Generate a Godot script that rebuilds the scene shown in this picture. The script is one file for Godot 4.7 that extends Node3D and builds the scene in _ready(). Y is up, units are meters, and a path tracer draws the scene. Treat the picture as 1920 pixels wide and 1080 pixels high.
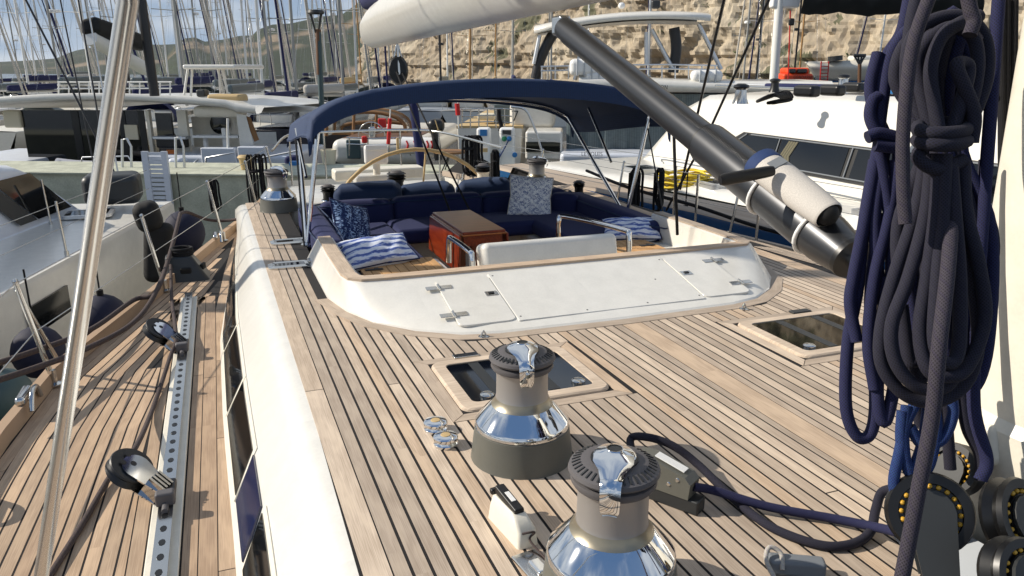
extends Node3D
const F := 1440.0
const HC := 1.4
var MT := {}
var TX := {}
var counts := {}
var cam: Camera3D
var camT: Transform3D
var PB: Transform3D
var rng := RandomNumberGenerator.new()

class G:
	var v := PackedVector3Array()
	var n := PackedVector3Array()
	var uv := PackedVector2Array()
	var col := PackedColorArray()
	var ix := PackedInt32Array()
	var t := Transform3D.IDENTITY
	var c := Color.WHITE
	func vert(p: Vector3, nn: Vector3, u: Vector2) -> int:
		v.append(t * p); n.append((t.basis * nn).normalized()); uv.append(u); col.append(c)
		return v.size() - 1
	func tri(a: Vector3, b: Vector3, d: Vector3):
		var nn := (b - a).cross(d - a)
		if nn.length_squared() < 1e-16: return
		nn = nn.normalized()
		var i := vert(a, nn, Vector2(a.x, a.z)); vert(b, nn, Vector2(b.x, b.z)); vert(d, nn, Vector2(d.x, d.z))
		ix.append_array(PackedInt32Array([i, i + 2, i + 1]))
	func quad(a: Vector3, b: Vector3, d: Vector3, e: Vector3, u0 := Vector2.ZERO, u1 := Vector2.ONE):
		var nn := (b - a).cross(d - a) + (d - a).cross(e - a)
		if nn.length_squared() < 1e-16: return
		nn = nn.normalized()
		var i := vert(a, nn, u0); vert(b, nn, Vector2(u1.x, u0.y)); vert(d, nn, u1); vert(e, nn, Vector2(u0.x, u1.y))
		ix.append_array(PackedInt32Array([i, i + 2, i + 1, i, i + 3, i + 2]))
	func grid(rows: Array, closed := false, us := 1.0, vs := 1.0, cols: Array = []):
		# rows: Array of PackedVector3Array, smooth sheet; rows run along v, columns along u
		var R := rows.size(); var C: int = rows[0].size()
		var base := v.size()
		for r in R:
			for k in C:
				var a: Vector3 = rows[max(r - 1, 0)][k]; var b: Vector3 = rows[min(r + 1, R - 1)][k]
				var k0 := k - 1; var k1 := k + 1
				if closed:
					if k0 < 0: k0 = C - 2
					if k1 > C - 1: k1 = 1
				else:
					k0 = max(k0, 0); k1 = min(k1, C - 1)
				var e: Vector3 = rows[r][k0]; var f: Vector3 = rows[r][k1]
				var nn := (f - e).cross(b - a)
				if nn.length_squared() < 1e-18: nn = Vector3.UP
				if cols.size(): c = cols[r][k]
				vert(rows[r][k], nn.normalized(), Vector2(us * k / float(C - 1), vs * r / float(R - 1)))
		for r in R - 1:
			for k in C - 1:
				var i := base + r * C + k
				ix.append_array(PackedInt32Array([i, i + C + 1, i + 1, i, i + C, i + C + 1]))
	func box(ctr: Vector3, s: Vector3, b := Basis.IDENTITY):
		var h := s * 0.5
		var P := []
		for i in 8:
			P.append(ctr + b * Vector3(h.x * (1 if i & 1 else -1), h.y * (1 if i & 2 else -1), h.z * (1 if i & 4 else -1)))
		quad(P[4], P[5], P[7], P[6]); quad(P[1], P[0], P[2], P[3]); quad(P[5], P[1], P[3], P[7]); quad(P[0], P[4], P[6], P[2]); quad(P[6], P[7], P[3], P[2]); quad(P[0], P[1], P[5], P[4])
	func rbox(ctr: Vector3, s: Vector3, r: float, b := Basis.IDENTITY, seg := 3, bulge := 0.0):
		var h := s * 0.5
		r = min(r, min(h.x, min(h.y, h.z)) * 0.999)
		var ax := [[0, 1, 2], [1, 2, 0], [2, 0, 1]]
		for a in ax:
			for sg in [-1.0, 1.0]:
				var cu := _rc(h[a[0]], r, seg); var cv := _rc(h[a[1]], r, seg)
				var base := v.size()
				for j in cv.size():
					for i in cu.size():
						var p := Vector3.ZERO
						p[a[0]] = cu[i]; p[a[1]] = cv[j]; p[a[2]] = h[a[2]] * sg
						var q := p.clamp(-h + Vector3(r, r, r), h - Vector3(r, r, r))
						var d := (p - q).normalized()
						var fp := q + d * r
						if bulge != 0.0:
							fp += d * bulge * (1.0 - pow(absf(cu[i]) / h[a[0]], 2.0)) * (1.0 - pow(absf(cv[j]) / h[a[1]], 2.0))
						vert(ctr + b * fp, b * d, Vector2(cu[i], cv[j]))
				var C := cu.size()
				for j in cv.size() - 1:
					for i in C - 1:
						var k := base + j * C + i
						if sg > 0: ix.append_array(PackedInt32Array([k, k + C + 1, k + 1, k, k + C, k + C + 1]))
						else: ix.append_array(PackedInt32Array([k, k + 1, k + C + 1, k, k + C + 1, k + C]))
	func _rc(h: float, r: float, seg: int) -> Array:
		var o := []
		for i in seg + 1: o.append(-h + r * (1.0 - cos(i * PI * 0.5 / seg)) if i < seg else -h + r)
		if h - r > r * 0.5 + 0.02: o.append(0.0)
		for i in range(seg, -1, -1): o.append(h - r * (1.0 - cos(i * PI * 0.5 / seg)) if i < seg else h - r)
		return o
	func tube(pts: Array, r, sides := 8, caps := true, vscale := 0.0):
		# r: float or Array of floats
		var N := pts.size()
		if N < 2: return
		var tg: Vector3 = (pts[1] - pts[0]).normalized()
		var nx := tg.cross(Vector3.UP)
		if nx.length() < 0.1: nx = tg.cross(Vector3.RIGHT)
		nx = nx.normalized()
		var base := v.size(); var len := 0.0
		for i in N:
			var a: Vector3 = pts[max(i - 1, 0)]; var b: Vector3 = pts[min(i + 1, N - 1)]
			var tn := (b - a).normalized()
			if tn.length() < 0.5: tn = tg
			nx = (nx - tn * nx.dot(tn)).normalized()
			var ny := tn.cross(nx)
			if i > 0: len += (pts[i] - pts[i - 1]).length()
			var rr: float = r[i] if r is Array else r
			for k in sides + 1:
				var an := TAU * k / sides
				var d := nx * cos(an) + ny * sin(an)
				vert(pts[i] + d * rr, d, Vector2(float(k) / sides, len * vscale if vscale > 0 else float(i) / (N - 1)))
			tg = tn
		var C := sides + 1
		for i in N - 1:
			for k in sides:
				var q := base + i * C + k
				ix.append_array(PackedInt32Array([q, q + 1, q + C + 1, q, q + C + 1, q + C]))
		if caps:
			for e in [0, N - 1]:
				var ctr: Vector3 = pts[e]
				var dn: Vector3 = ((pts[1] - pts[0]) if e == 0 else (pts[N - 1] - pts[N - 2])).normalized() * (-1.0 if e == 0 else 1.0)
				var ci := vert(ctr, dn, Vector2(0.5, 0.5))
				var s0 := v.size()
				for k in sides + 1: v.append(v[base + e * C + k]); n.append((t.basis * dn).normalized()); uv.append(Vector2(0.5, 0.5)); col.append(c)
				for k in sides:
					ix.append_array(PackedInt32Array([ci, s0 + k, s0 + k + 1] if e == 0 else [ci, s0 + k + 1, s0 + k]))
	func lathe(pr: Array, sides := 24, xf := Transform3D.IDENTITY, a0 := 0.0, a1 := TAU):
		# pr: Array of Vector2(radius, y), bottom to top, outward normals to the right
		var S := pr.size() - 1
		var ns := []
		for i in S:
			var d: Vector2 = (pr[i + 1] - pr[i]).normalized(); ns.append(Vector2(d.y, -d.x))
		for i in S:
			var na: Vector2 = ns[i]; var nb: Vector2 = ns[i]
			if i > 0 and ns[i - 1].dot(ns[i]) > 0.72: na = (ns[i - 1] + ns[i]).normalized()
			if i < S - 1 and ns[i + 1].dot(ns[i]) > 0.72: nb = (ns[i + 1] + ns[i]).normalized()
			var base := v.size()
			for k in sides + 1:
				var an := lerpf(a0, a1, float(k) / sides)
				var d := Vector3(cos(an), 0, sin(an))
				vert(xf * (d * pr[i].x + Vector3.UP * pr[i].y), xf.basis * (d * na.x + Vector3.UP * na.y), Vector2(float(k) / sides, 0.0))
				vert(xf * (d * pr[i + 1].x + Vector3.UP * pr[i + 1].y), xf.basis * (d * nb.x + Vector3.UP * nb.y), Vector2(float(k) / sides, 1.0))
			for k in sides:
				var q := base + k * 2
				ix.append_array(PackedInt32Array([q, q + 2, q + 3, q, q + 3, q + 1]))
	func prism(poly: PackedVector2Array, y0: float, y1: float, xf := Transform3D.IDENTITY):
		# polygon in (x,z) plane, extruded along y
		if Geometry2D.is_polygon_clockwise(poly): poly.reverse()
		var tr := Geometry2D.triangulate_polygon(poly)
		for i in range(0, tr.size(), 3):
			var a := poly[tr[i]]; var b := poly[tr[i + 1]]; var d := poly[tr[i + 2]]
			var A := Vector3(a.x, y1, a.y); var B := Vector3(b.x, y1, b.y); var D := Vector3(d.x, y1, d.y)
			if (B - A).cross(D - A).y < 0: var q := B; B = D; D = q
			tri(xf * A, xf * B, xf * D)
			A.y = y0; B.y = y0; D.y = y0
			tri(xf * A, xf * D, xf * B)
		for i in poly.size():
			var a := poly[i]; var b := poly[(i + 1) % poly.size()]
			quad(xf * Vector3(b.x, y0, b.y), xf * Vector3(a.x, y0, a.y), xf * Vector3(a.x, y1, a.y), xf * Vector3(b.x, y1, b.y))
	func ball(ctr: Vector3, r: float, sides := 10, sy := 1.0):
		var pr := []
		for i in sides / 2 + 1:
			var an := -PI / 2 + PI * i / (sides / 2)
			pr.append(Vector2(cos(an) * r, sin(an) * r * sy))
		lathe(pr, sides, Transform3D(Basis.IDENTITY, ctr))
	func mesh() -> ArrayMesh:
		for i in range(0, ix.size(), 3):
			var p := ix[i]; var q := ix[i + 1]; var r := ix[i + 2]
			if (v[q] - v[p]).cross(v[r] - v[p]).dot(n[p] + n[q] + n[r]) > 0.0:
				ix[i + 1] = r; ix[i + 2] = q
		var a := []
		a.resize(Mesh.ARRAY_MAX)
		a[Mesh.ARRAY_VERTEX] = v; a[Mesh.ARRAY_NORMAL] = n; a[Mesh.ARRAY_TEX_UV] = uv; a[Mesh.ARRAY_COLOR] = col; a[Mesh.ARRAY_INDEX] = ix
		var m := ArrayMesh.new(); m.add_surface_from_arrays(Mesh.PRIMITIVE_TRIANGLES, a)
		return m

# ---------- placing ----------
func ray(px: float, py: float) -> Vector3: return camT.basis * Vector3((px - 960.0) / F, -(py - 540.0) / F, -1.0)
func at(px: float, py: float, h := 0.0) -> Vector3:
	var r := ray(px, py); return camT.origin + r * ((h - HC) / r.y)
func atz(px: float, py: float, z: float) -> Vector3:
	var r := ray(px, py); return camT.origin + r * (z / r.z)
func atx(px: float, py: float, x: float) -> Vector3:
	var r := ray(px, py); return camT.origin + r * (x / r.x)
func pd(px: float, py: float, d: float) -> Vector3: return camT.origin + ray(px, py) * d
func pl(px: float, py: float, c: float) -> Vector3:   # pier frame: x along the pier, z = -distance
	var d := PB.basis.inverse() * ray(px, py); return Vector3(0, HC, 0) + d * (-c / d.z)
func cr(p: Array, sub := 6, closed := false) -> Array:
	var o := []; var N := p.size()
	var segs := N if closed else N - 1
	for i in segs:
		var a: Vector3; var b: Vector3 = p[i]; var c: Vector3 = p[(i + 1) % N]; var d: Vector3
		a = p[(i - 1 + N) % N] if (closed or i > 0) else b * 2.0 - c
		d = p[(i + 2) % N] if (closed or i < N - 2) else c * 2.0 - b
		for s in sub:
			o.append(b.cubic_interpolate(c, a, d, float(s) / sub))
	o.append(p[0] if closed else p[N - 1])
	return o
func lut(tab: Array, z: float) -> float:   # tab: [[z, x], ...] with falling z
	if z >= tab[0][0]: return tab[0][1]
	for i in tab.size() - 1:
		if z >= tab[i + 1][0]: return lerpf(tab[i][1], tab[i + 1][1], (z - tab[i][0]) / (tab[i + 1][0] - tab[i][0]))
	return tab[-1][1]
func numbered(n: String) -> String:
	if not counts.has(n): counts[n] = 0; return n
	counts[n] += 1
	return "%s_%03d" % [n, counts[n]]
func tag(o: Node, label: String, cat: String, group := ""):
	o.set_meta("label", label); o.set_meta("category", cat)
	if group: o.set_meta("group", group)
func thing(called: String, label: String, cat: String, pos := Vector3.ZERO, group := "", frame := Transform3D.IDENTITY) -> Node3D:
	var o := Node3D.new(); o.name = numbered(called); add_child(o)
	o.transform = frame * Transform3D(Basis.IDENTITY, pos); tag(o, label, cat, group)
	return o
func wt(o: Node) -> Transform3D:
	var t := Transform3D.IDENTITY
	while o != self and o is Node3D:
		t = o.transform * t; o = o.get_parent()
	return t
# commits g (vertices given in the coordinates of `frame`) as one mesh under parent
func obj(called: String, g, mat, parent: Node = self, frame := Transform3D.IDENTITY) -> MeshInstance3D:
	var o := MeshInstance3D.new()
	o.mesh = g.mesh() if g is G else g
	o.material_override = mat if mat is Material else MT[mat]
	o.name = called if parent != self else numbered(called)
	parent.add_child(o, true)
	o.transform = wt(parent).affine_inverse() * frame if parent != self else frame
	return o
func struct(called: String, g, mat, frame := Transform3D.IDENTITY) -> MeshInstance3D:
	var o := obj(called, g, mat, self, frame); o.set_meta("kind", "structure"); return o
func single(called: String, g, mat, label: String, cat: String, group := "", frame := Transform3D.IDENTITY) -> MeshInstance3D:
	var o := obj(called, g, mat, self, frame); tag(o, label, cat, group); return o
func copy(o: Node3D, t: Transform3D, label := "", group := "") -> Node3D:
	var base := String(o.name)
	if base.length() > 4 and base[-4] == "_" and base.right(3).is_valid_int(): base = base.left(-4)
	var c: Node3D = o.duplicate(); c.name = numbered(base); add_child(c); c.transform = t
	if label: c.set_meta("label", label)
	if group: c.set_meta("group", group)
	return c

# ---------- materials ----------
func sm(key: String, col: Color, rough := 0.5, metal := 0.0, tex := "", scale := 1.0, extra := {}) -> StandardMaterial3D:
	var m := StandardMaterial3D.new()
	m.albedo_color = col; m.roughness = rough; m.metallic = metal
	if tex:
		m.albedo_texture = TX[tex]; m.uv1_scale = Vector3(scale, scale, scale)
	for k in extra: m.set(k, extra[k])
	MT[key] = m
	return m
func img(key: String, w: int, h: int, f: Callable):
	var im := Image.create(w, h, true, Image.FORMAT_RGB8)
	for y in h:
		for x in w: im.set_pixel(x, y, f.call(x, y))
	im.generate_mipmaps()
	TX[key] = ImageTexture.create_from_image(im)
func nz(seed_: int, freq: float, oct := 3) -> FastNoiseLite:
	var f := FastNoiseLite.new(); f.seed = seed_; f.frequency = freq; f.noise_type = FastNoiseLite.TYPE_SIMPLEX_SMOOTH; f.fractal_octaves = oct
	return f
func make_materials():
	var na := nz(3, 0.05, 3); var nb := nz(9, 0.012, 3); var nc := nz(17, 0.2, 2)
	img("teak", 256, 1024, func(x, y):
		var g: float = na.get_noise_2d(x * 3.2, y * 0.10) * 0.55 + nc.get_noise_2d(x * 2.6, y * 0.06) * 0.45
		var p: float = nb.get_noise_2d(x * 0.7, y * 0.5)
		var t: float = clampf(0.5 + g * 0.75 + p * 0.25, 0, 1)
		var c := Color(0.73, 0.68, 0.62).lerp(Color(0.95, 0.91, 0.86), t)
		return c.lerp(Color(0.90, 0.855, 0.79), clampf(p * 1.2, 0, 0.6)))
	img("wood", 256, 512, func(x, y):
		var g: float = na.get_noise_2d(x * 1.6, y * 0.10) + nb.get_noise_2d(x, y * 0.3) * 0.8
		return Color(0.75, 0.62, 0.5).lerp(Color(1, 1, 1), clampf(0.5 + g * 0.7, 0, 1)))
	img("braid", 64, 64, func(x, y):
		var a := sin((x + y) * TAU / 16.0); var b := sin((x - y) * TAU / 16.0)
		var s: float = maxf(a, b)
		var k := 0.32 + 0.68 * clampf(0.5 + 0.5 * s, 0, 1)
		return Color(k, k, k) if int(floor((x + y) / 16.0)) % 3 else Color(k * 0.9, k * 0.88, k * 0.98))
	img("fabric", 128, 128, func(x, y):
		var k := 0.86 + 0.07 * sin(x * TAU / 4.0) + 0.07 * sin(y * TAU / 4.0) + 0.08 * na.get_noise_2d(x * 2, y * 2)
		return Color(k, k, k))
	img("ikat", 256, 256, func(x, y):
		var w: float = na.get_noise_2d(x * 0.8, y * 2.2) * 22.0
		var dx: float = absf(fposmod(x + w, 64.0) - 32.0) / 32.0
		var dy: float = absf(fposmod(y + 32.0 * (int((x + w) / 64.0) % 2), 84.0) - 42.0) / 42.0
		var d: float = dx + dy + na.get_noise_2d(x * 2, y * 0.7) * 0.16
		return Color(0.45, 0.50, 0.64) if (d > 0.62 and d < 0.92) or d < 0.22 else (Color(0.66, 0.69, 0.77) if d > 1.45 else Color(0.90, 0.91, 0.92)))
	img("ikat_dark", 256, 256, func(x, y):
		var w: float = na.get_noise_2d(x * 0.7, y * 1.4) * 40.0
		var d: float = sin((x + w) * TAU / 60.0) + sin((y * 0.5 + w * 2.0) * TAU / 70.0) + na.get_noise_2d(x * 3, y * 0.8)
		return Color(0.62, 0.72, 0.84) if d > 0.75 else (Color(0.10, 0.17, 0.34) if d < 0.25 else Color(0.28, 0.38, 0.56)))
	img("stripe", 256, 256, func(x, y):
		var w: float = na.get_noise_2d(x * 0.5, y * 1.5) * 9.0
		var d: float = sin((y + w) * TAU / 46.0) + na.get_noise_2d(x * 0.6, y * 3) * 0.9
		return Color(0.84, 0.86, 0.90) if d > 0.0 else (Color(0.30, 0.38, 0.62) if d < -0.5 else Color(0.55, 0.62, 0.80)))
	img("speck", 256, 256, func(x, y):
		var k: float = 0.975 + 0.035 * nb.get_noise_2d(x * 2, y * 2) + 0.02 * nc.get_noise_2d(x, y)
		return Color(k, k, k * 0.99))
	img("rough_metal", 256, 256, func(x, y):
		var k: float = 0.84 + 0.16 * na.get_noise_2d(x * 0.3, y * 2.0) + 0.14 * nb.get_noise_2d(x * 2, y * 2)
		return Color(k, k * 0.985, k * 0.95))
	img("concrete", 256, 256, func(x, y):
		var k: float = 0.86 + 0.12 * nb.get_noise_2d(x * 1.6, y * 1.6) + 0.08 * nc.get_noise_2d(x, y)
		return Color(k, k, k * 0.97))
	var i := 0
	for c in [Color(0.85, 0.81, 0.765), Color(0.80, 0.765, 0.73), Color(0.90, 0.865, 0.825), Color(0.86, 0.80, 0.735), Color(0.765, 0.735, 0.705)]:
		sm("teak%d" % i, c, 0.8, 0.0, "teak"); i += 1
	i = 0
	for c in [Color(0.81, 0.73, 0.645), Color(0.78, 0.71, 0.635), Color(0.85, 0.77, 0.685), Color(0.77, 0.69, 0.61)]:
		sm("side%d" % i, c, 0.78, 0.0, "teak"); i += 1
	sm("teak_gold", Color(0.90, 0.74, 0.54), 0.7, 0.0, "teak")
	sm("caulk", Color(0.06, 0.05, 0.055), 0.9)
	sm("gel", Color(0.865, 0.855, 0.83), 0.28, 0.0, "speck", 1.0, {"uv1_triplanar": true, "uv1_world_triplanar": true, "clearcoat_enabled": true, "clearcoat": 0.35, "clearcoat_roughness": 0.15})
	sm("gel_cream", Color(0.88, 0.86, 0.81), 0.35, 0.0, "speck", 1.3, {"uv1_triplanar": true, "uv1_world_triplanar": true})
	sm("gel_grey", Color(0.66, 0.68, 0.70), 0.35)
	sm("gel_blue_white", Color(0.82, 0.84, 0.88), 0.3, 0.0, "speck", 0.4, {"uv1_triplanar": true, "uv1_world_triplanar": true})
	sm("cream", Color(0.80, 0.77, 0.68), 0.55)
	sm("chrome", Color(0.86, 0.87, 0.88), 0.05, 1.0)
	sm("steel", Color(0.78, 0.78, 0.77), 0.16, 1.0)
	sm("tube_steel", Color(0.84, 0.84, 0.83), 0.24, 0.85)
	sm("drum", Color(0.62, 0.61, 0.60), 0.42, 0.6)
	sm("bronze", Color(0.60, 0.57, 0.50), 0.34, 0.8)
	sm("alu", Color(0.80, 0.81, 0.82), 0.4, 0.9)
	sm("skirt", Color(0.37, 0.37, 0.345), 0.45, 0.0, "speck", 2.0, {"uv1_triplanar": true})
	sm("rubber", Color(0.33, 0.32, 0.325), 0.6)
	sm("black", Color(0.045, 0.046, 0.05), 0.38)
	sm("black_matte", Color(0.04, 0.04, 0.045), 0.8)
	sm("charcoal", Color(0.16, 0.17, 0.175), 0.45)
	sm("vang", Color(0.27, 0.275, 0.285), 0.3, 0.75)
	sm("smoke", Color(0.03, 0.035, 0.04), 0.04, 0.0, "", 1.0, {"metallic_specular": 0.6})
	sm("window_dark", Color(0.035, 0.045, 0.055), 0.06, 0.0, "", 1.0, {"metallic_specular": 0.6})
	sm("sky_reflection_pane", Color(0.08, 0.11, 0.24), 0.12)  # sky reflection put into the pane colour as blue
	sm("canvas", Color(0.06, 0.185, 0.35), 0.8, 0.0, "fabric", 8.0, {"rim_enabled": true, "rim": 0.3})
	sm("cushion", Color(0.055, 0.11, 0.33), 0.85, 0.0, "fabric", 9.0, {"rim_enabled": true, "rim": 0.25})
	sm("ikat", Color(1, 1, 1), 0.9, 0.0, "ikat"); sm("ikat_dark", Color(1, 1, 1), 0.9, 0.0, "ikat_dark"); sm("stripe", Color(1, 1, 1), 0.9, 0.0, "stripe")
	sm("mahogany", Color(0.52, 0.20, 0.07), 0.32, 0.0, "wood", 1.0, {"clearcoat_enabled": true, "clearcoat": 0.35, "clearcoat_roughness": 0.15})
	sm("varnish", Color(0.72, 0.45, 0.20), 0.25, 0.0, "wood", 1.0, {"clearcoat_enabled": true, "clearcoat": 0.6})
	sm("rope_navy", Color(0.12, 0.135, 0.30), 0.9, 0.0, "braid", 1.0, {"uv1_scale": Vector3(3, 3, 3)})
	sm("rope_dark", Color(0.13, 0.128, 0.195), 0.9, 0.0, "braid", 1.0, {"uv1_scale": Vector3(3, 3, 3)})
	sm("rope_plum", Color(0.24, 0.22, 0.26), 0.9, 0.0, "braid", 1.0, {"uv1_scale": Vector3(3, 3, 3)})
	sm("rope_blue", Color(0.12, 0.24, 0.46), 0.9, 0.0, "braid", 1.0, {"uv1_scale": Vector3(3, 3, 3)})
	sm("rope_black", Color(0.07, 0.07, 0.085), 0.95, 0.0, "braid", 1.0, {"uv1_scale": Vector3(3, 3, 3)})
	sm("rope_brown", Color(0.34, 0.29, 0.27), 0.95, 0.0, "braid", 1.0, {"uv1_scale": Vector3(3, 3, 3)})
	sm("rope_white", Color(0.82, 0.80, 0.74), 0.9, 0.0, "braid", 1.0, {"uv1_scale": Vector3(3, 3, 3)})
	sm("rope_yellow", Color(0.84, 0.74, 0.22), 0.85)
	sm("yellow_ball", Color(0.78, 0.60, 0.18), 0.45)
	sm("white_paint", Color(0.90, 0.90, 0.88), 0.4)
	sm("white_plastic", Color(0.88, 0.88, 0.87), 0.35)
	sm("bag_white", Color(0.84, 0.82, 0.79), 0.8, 0.0, "fabric", 6.0)
	sm("bag_blue", Color(0.10, 0.22, 0.42), 0.8, 0.0, "fabric", 6.0)
	sm("fender_navy", Color(0.035, 0.06, 0.20), 0.75, 0.0, "fabric", 4.0)
	sm("fender_blue", Color(0.08, 0.20, 0.55), 0.6)
	sm("hull_navy", Color(0.03, 0.05, 0.14), 0.12, 0.0, "", 1.0, {"clearcoat_enabled": true, "clearcoat": 0.6})
	sm("teal_paint_and_sheen", Color(0.05, 0.27, 0.45), 0.2)  # antifouling paint; on the strake, reflected light put into the colour
	sm("red", Color(0.72, 0.07, 0.06), 0.5); sm("orange", Color(0.86, 0.27, 0.07), 0.5); sm("rust_orange", Color(0.70, 0.38, 0.12), 0.7); sm("green", Color(0.10, 0.45, 0.30), 0.6)
	sm("sky_blue", Color(0.10, 0.42, 0.66), 0.5); sm("curtain", Color(0.40, 0.385, 0.31), 0.9); sm("beige", Color(0.72, 0.62, 0.44), 0.7); sm("brown", Color(0.36, 0.24, 0.14), 0.6); sm("grey", Color(0.42, 0.44, 0.46), 0.6); sm("tarp", Color(0.40, 0.45, 0.46), 0.4, 0.0, "fabric", 2.0); sm("wood_mast", Color(0.66, 0.50, 0.30), 0.5); sm("alu_mast", Color(0.60, 0.60, 0.58), 0.45, 0.3); sm("white_mast", Color(0.86, 0.86, 0.84), 0.4); sm("dark_mast", Color(0.10, 0.10, 0.11), 0.4)
	sm("tan_trim", Color(0.50, 0.36, 0.22), 0.8); sm("sail_cover_black", Color(0.05, 0.065, 0.065), 0.75, 0.0, "fabric", 4.0); sm("sail_white", Color(0.84, 0.82, 0.78), 0.8, 0.0, "fabric", 4.0); sm("maroon", Color(0.35, 0.08, 0.07), 0.7); sm("cover_blue", Color(0.06, 0.10, 0.32), 0.85, 0.0, "fabric", 5.0)
	sm("hypalon", Color(0.66, 0.67, 0.70), 0.6)
	sm("quay_top", Color(0.78, 0.79, 0.73), 0.85, 0.0, "concrete", 0.5, {"uv1_triplanar": true, "uv1_world_triplanar": true})
	sm("lamp_green", Color(0.22, 0.30, 0.31), 0.6)
	sm("drum_dark", Color(0.45, 0.44, 0.43), 0.5, 0.5)
	sm("stone", Color(0.62, 0.56, 0.47), 0.9)
	sm("rock", Color(1, 1, 1), 0.95, 0.0, "concrete", 0.12, {"vertex_color_use_as_albedo": true, "uv1_triplanar": true, "uv1_world_triplanar": true})
	sm("leaf", Color(0.26, 0.32, 0.15), 0.9)
	var wn := NoiseTexture2D.new(); wn.width = 512; wn.height = 512; wn.seamless = true; wn.as_normal_map = true; wn.bump_strength = 5.0
	wn.noise = nz(5, 0.02, 4)
	sm("water", Color(0.03, 0.07, 0.075), 0.08, 0.0, "", 0.35, {"normal_enabled": true, "normal_texture": wn, "normal_scale": 0.7, "uv1_triplanar": true, "uv1_world_triplanar": true, "metallic_specular": 0.6})
	sm("pane", Color(0.75, 0.80, 0.80, 0.28), 0.05, 0.0, "", 1.0, {"transparency": BaseMaterial3D.TRANSPARENCY_ALPHA})
	sm("pane_green", Color(0.10, 0.16, 0.14, 0.72), 0.04, 0.0, "", 1.0, {"transparency": BaseMaterial3D.TRANSPARENCY_ALPHA})
# ================= own yacht =================
var SB := [[2.0, -0.95], [0.0, -1.10], [-2.0, -1.17], [-3.9, -1.12], [-4.83, -1.02], [-6.36, -0.60], [-8.68, 0.0], [-9.55, 0.24], [-11.0, 0.55], [-12.4, 0.8]]
var PS := [[2.0, 5.2], [-2.0, 5.42], [-3.66, 5.33], [-5.03, 5.12], [-6.43, 4.90], [-8.34, 4.50], [-10.5, 4.0], [-12.4, 3.4]]
var CB := [[2.0, -0.09], [-2.55, -0.105], [-3.83, -0.138], [-5.17, -0.143], [-6.85, -0.046], [-9.23, 0.15], [-10.0, 0.2]]
func E_(z: float) -> float: return 0.21 + 0.012 * (z + 3.5)
func board(parent: Node, called: String, a: Vector3, b: Vector3, c: Vector3, d: Vector3, mat, th := 0.012):
	# top corners a,b (front left/right), c,d (back right/left), wood grain runs along a->d
	var g := G.new()
	var L := (d - a).length(); var uo := rng.randf(); var vo := rng.randf()
	var w := (b - a).length()
	var nn := Vector3.UP
	var i := g.vert(a, nn, Vector2(uo, vo)); g.vert(b, nn, Vector2(uo + w / 0.16, vo)); g.vert(c, nn, Vector2(uo + w / 0.16, vo + L / 1.7)); g.vert(d, nn, Vector2(uo, vo + L / 1.7))
	g.ix.append_array(PackedInt32Array([i, i + 1, i + 2, i, i + 2, i + 3]))
	var dn := Vector3(0, -th, 0)
	for e in [[a, b], [b, c], [c, d], [d, a]]: g.quad(e[0], e[1], e[1] + dn, e[0] + dn)
	return obj(called, g, mat, parent)
func rrect(x0: float, x1: float, z0: float, z1: float, r: float, y: float, seg := 5) -> Array:
	var o := []
	for q in [[x1 - r, z1 - r, 0.0], [x0 + r, z1 - r, PI / 2], [x0 + r, z0 + r, PI], [x1 - r, z0 + r, PI * 1.5]]:
		for k in seg + 1:
			var an: float = q[2] + PI / 2 * k / seg
			o.append(Vector3(q[0] + cos(an) * r, y, q[1] + sin(an) * r))
	o.append(o[0])
	return o
func strip(g: G, loops: Array):
	for i in loops.size() - 1: g.grid([PackedVector3Array(loops[i]), PackedVector3Array(loops[i + 1])])
func flat(g: G, loop: Array):
	var p := PackedVector2Array()
	for q in loop.slice(0, loop.size() - 1): p.append(Vector2(q.x, q.z))
	if Geometry2D.is_polygon_clockwise(p): p.reverse()
	var y: float = loop[0].y
	var tr := Geometry2D.triangulate_polygon(p)
	for i in range(0, tr.size(), 3):
		var A := Vector3(p[tr[i]].x, y, p[tr[i]].y); var B := Vector3(p[tr[i + 1]].x, y, p[tr[i + 1]].y); var D := Vector3(p[tr[i + 2]].x, y, p[tr[i + 2]].y)
		if (B - A).cross(D - A).y < 0: var q := B; B = D; D = q
		g.tri(A, B, D)
func mir(p: Vector3) -> Vector3: return Vector3(4.16 - p.x, p.y, p.z)
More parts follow.
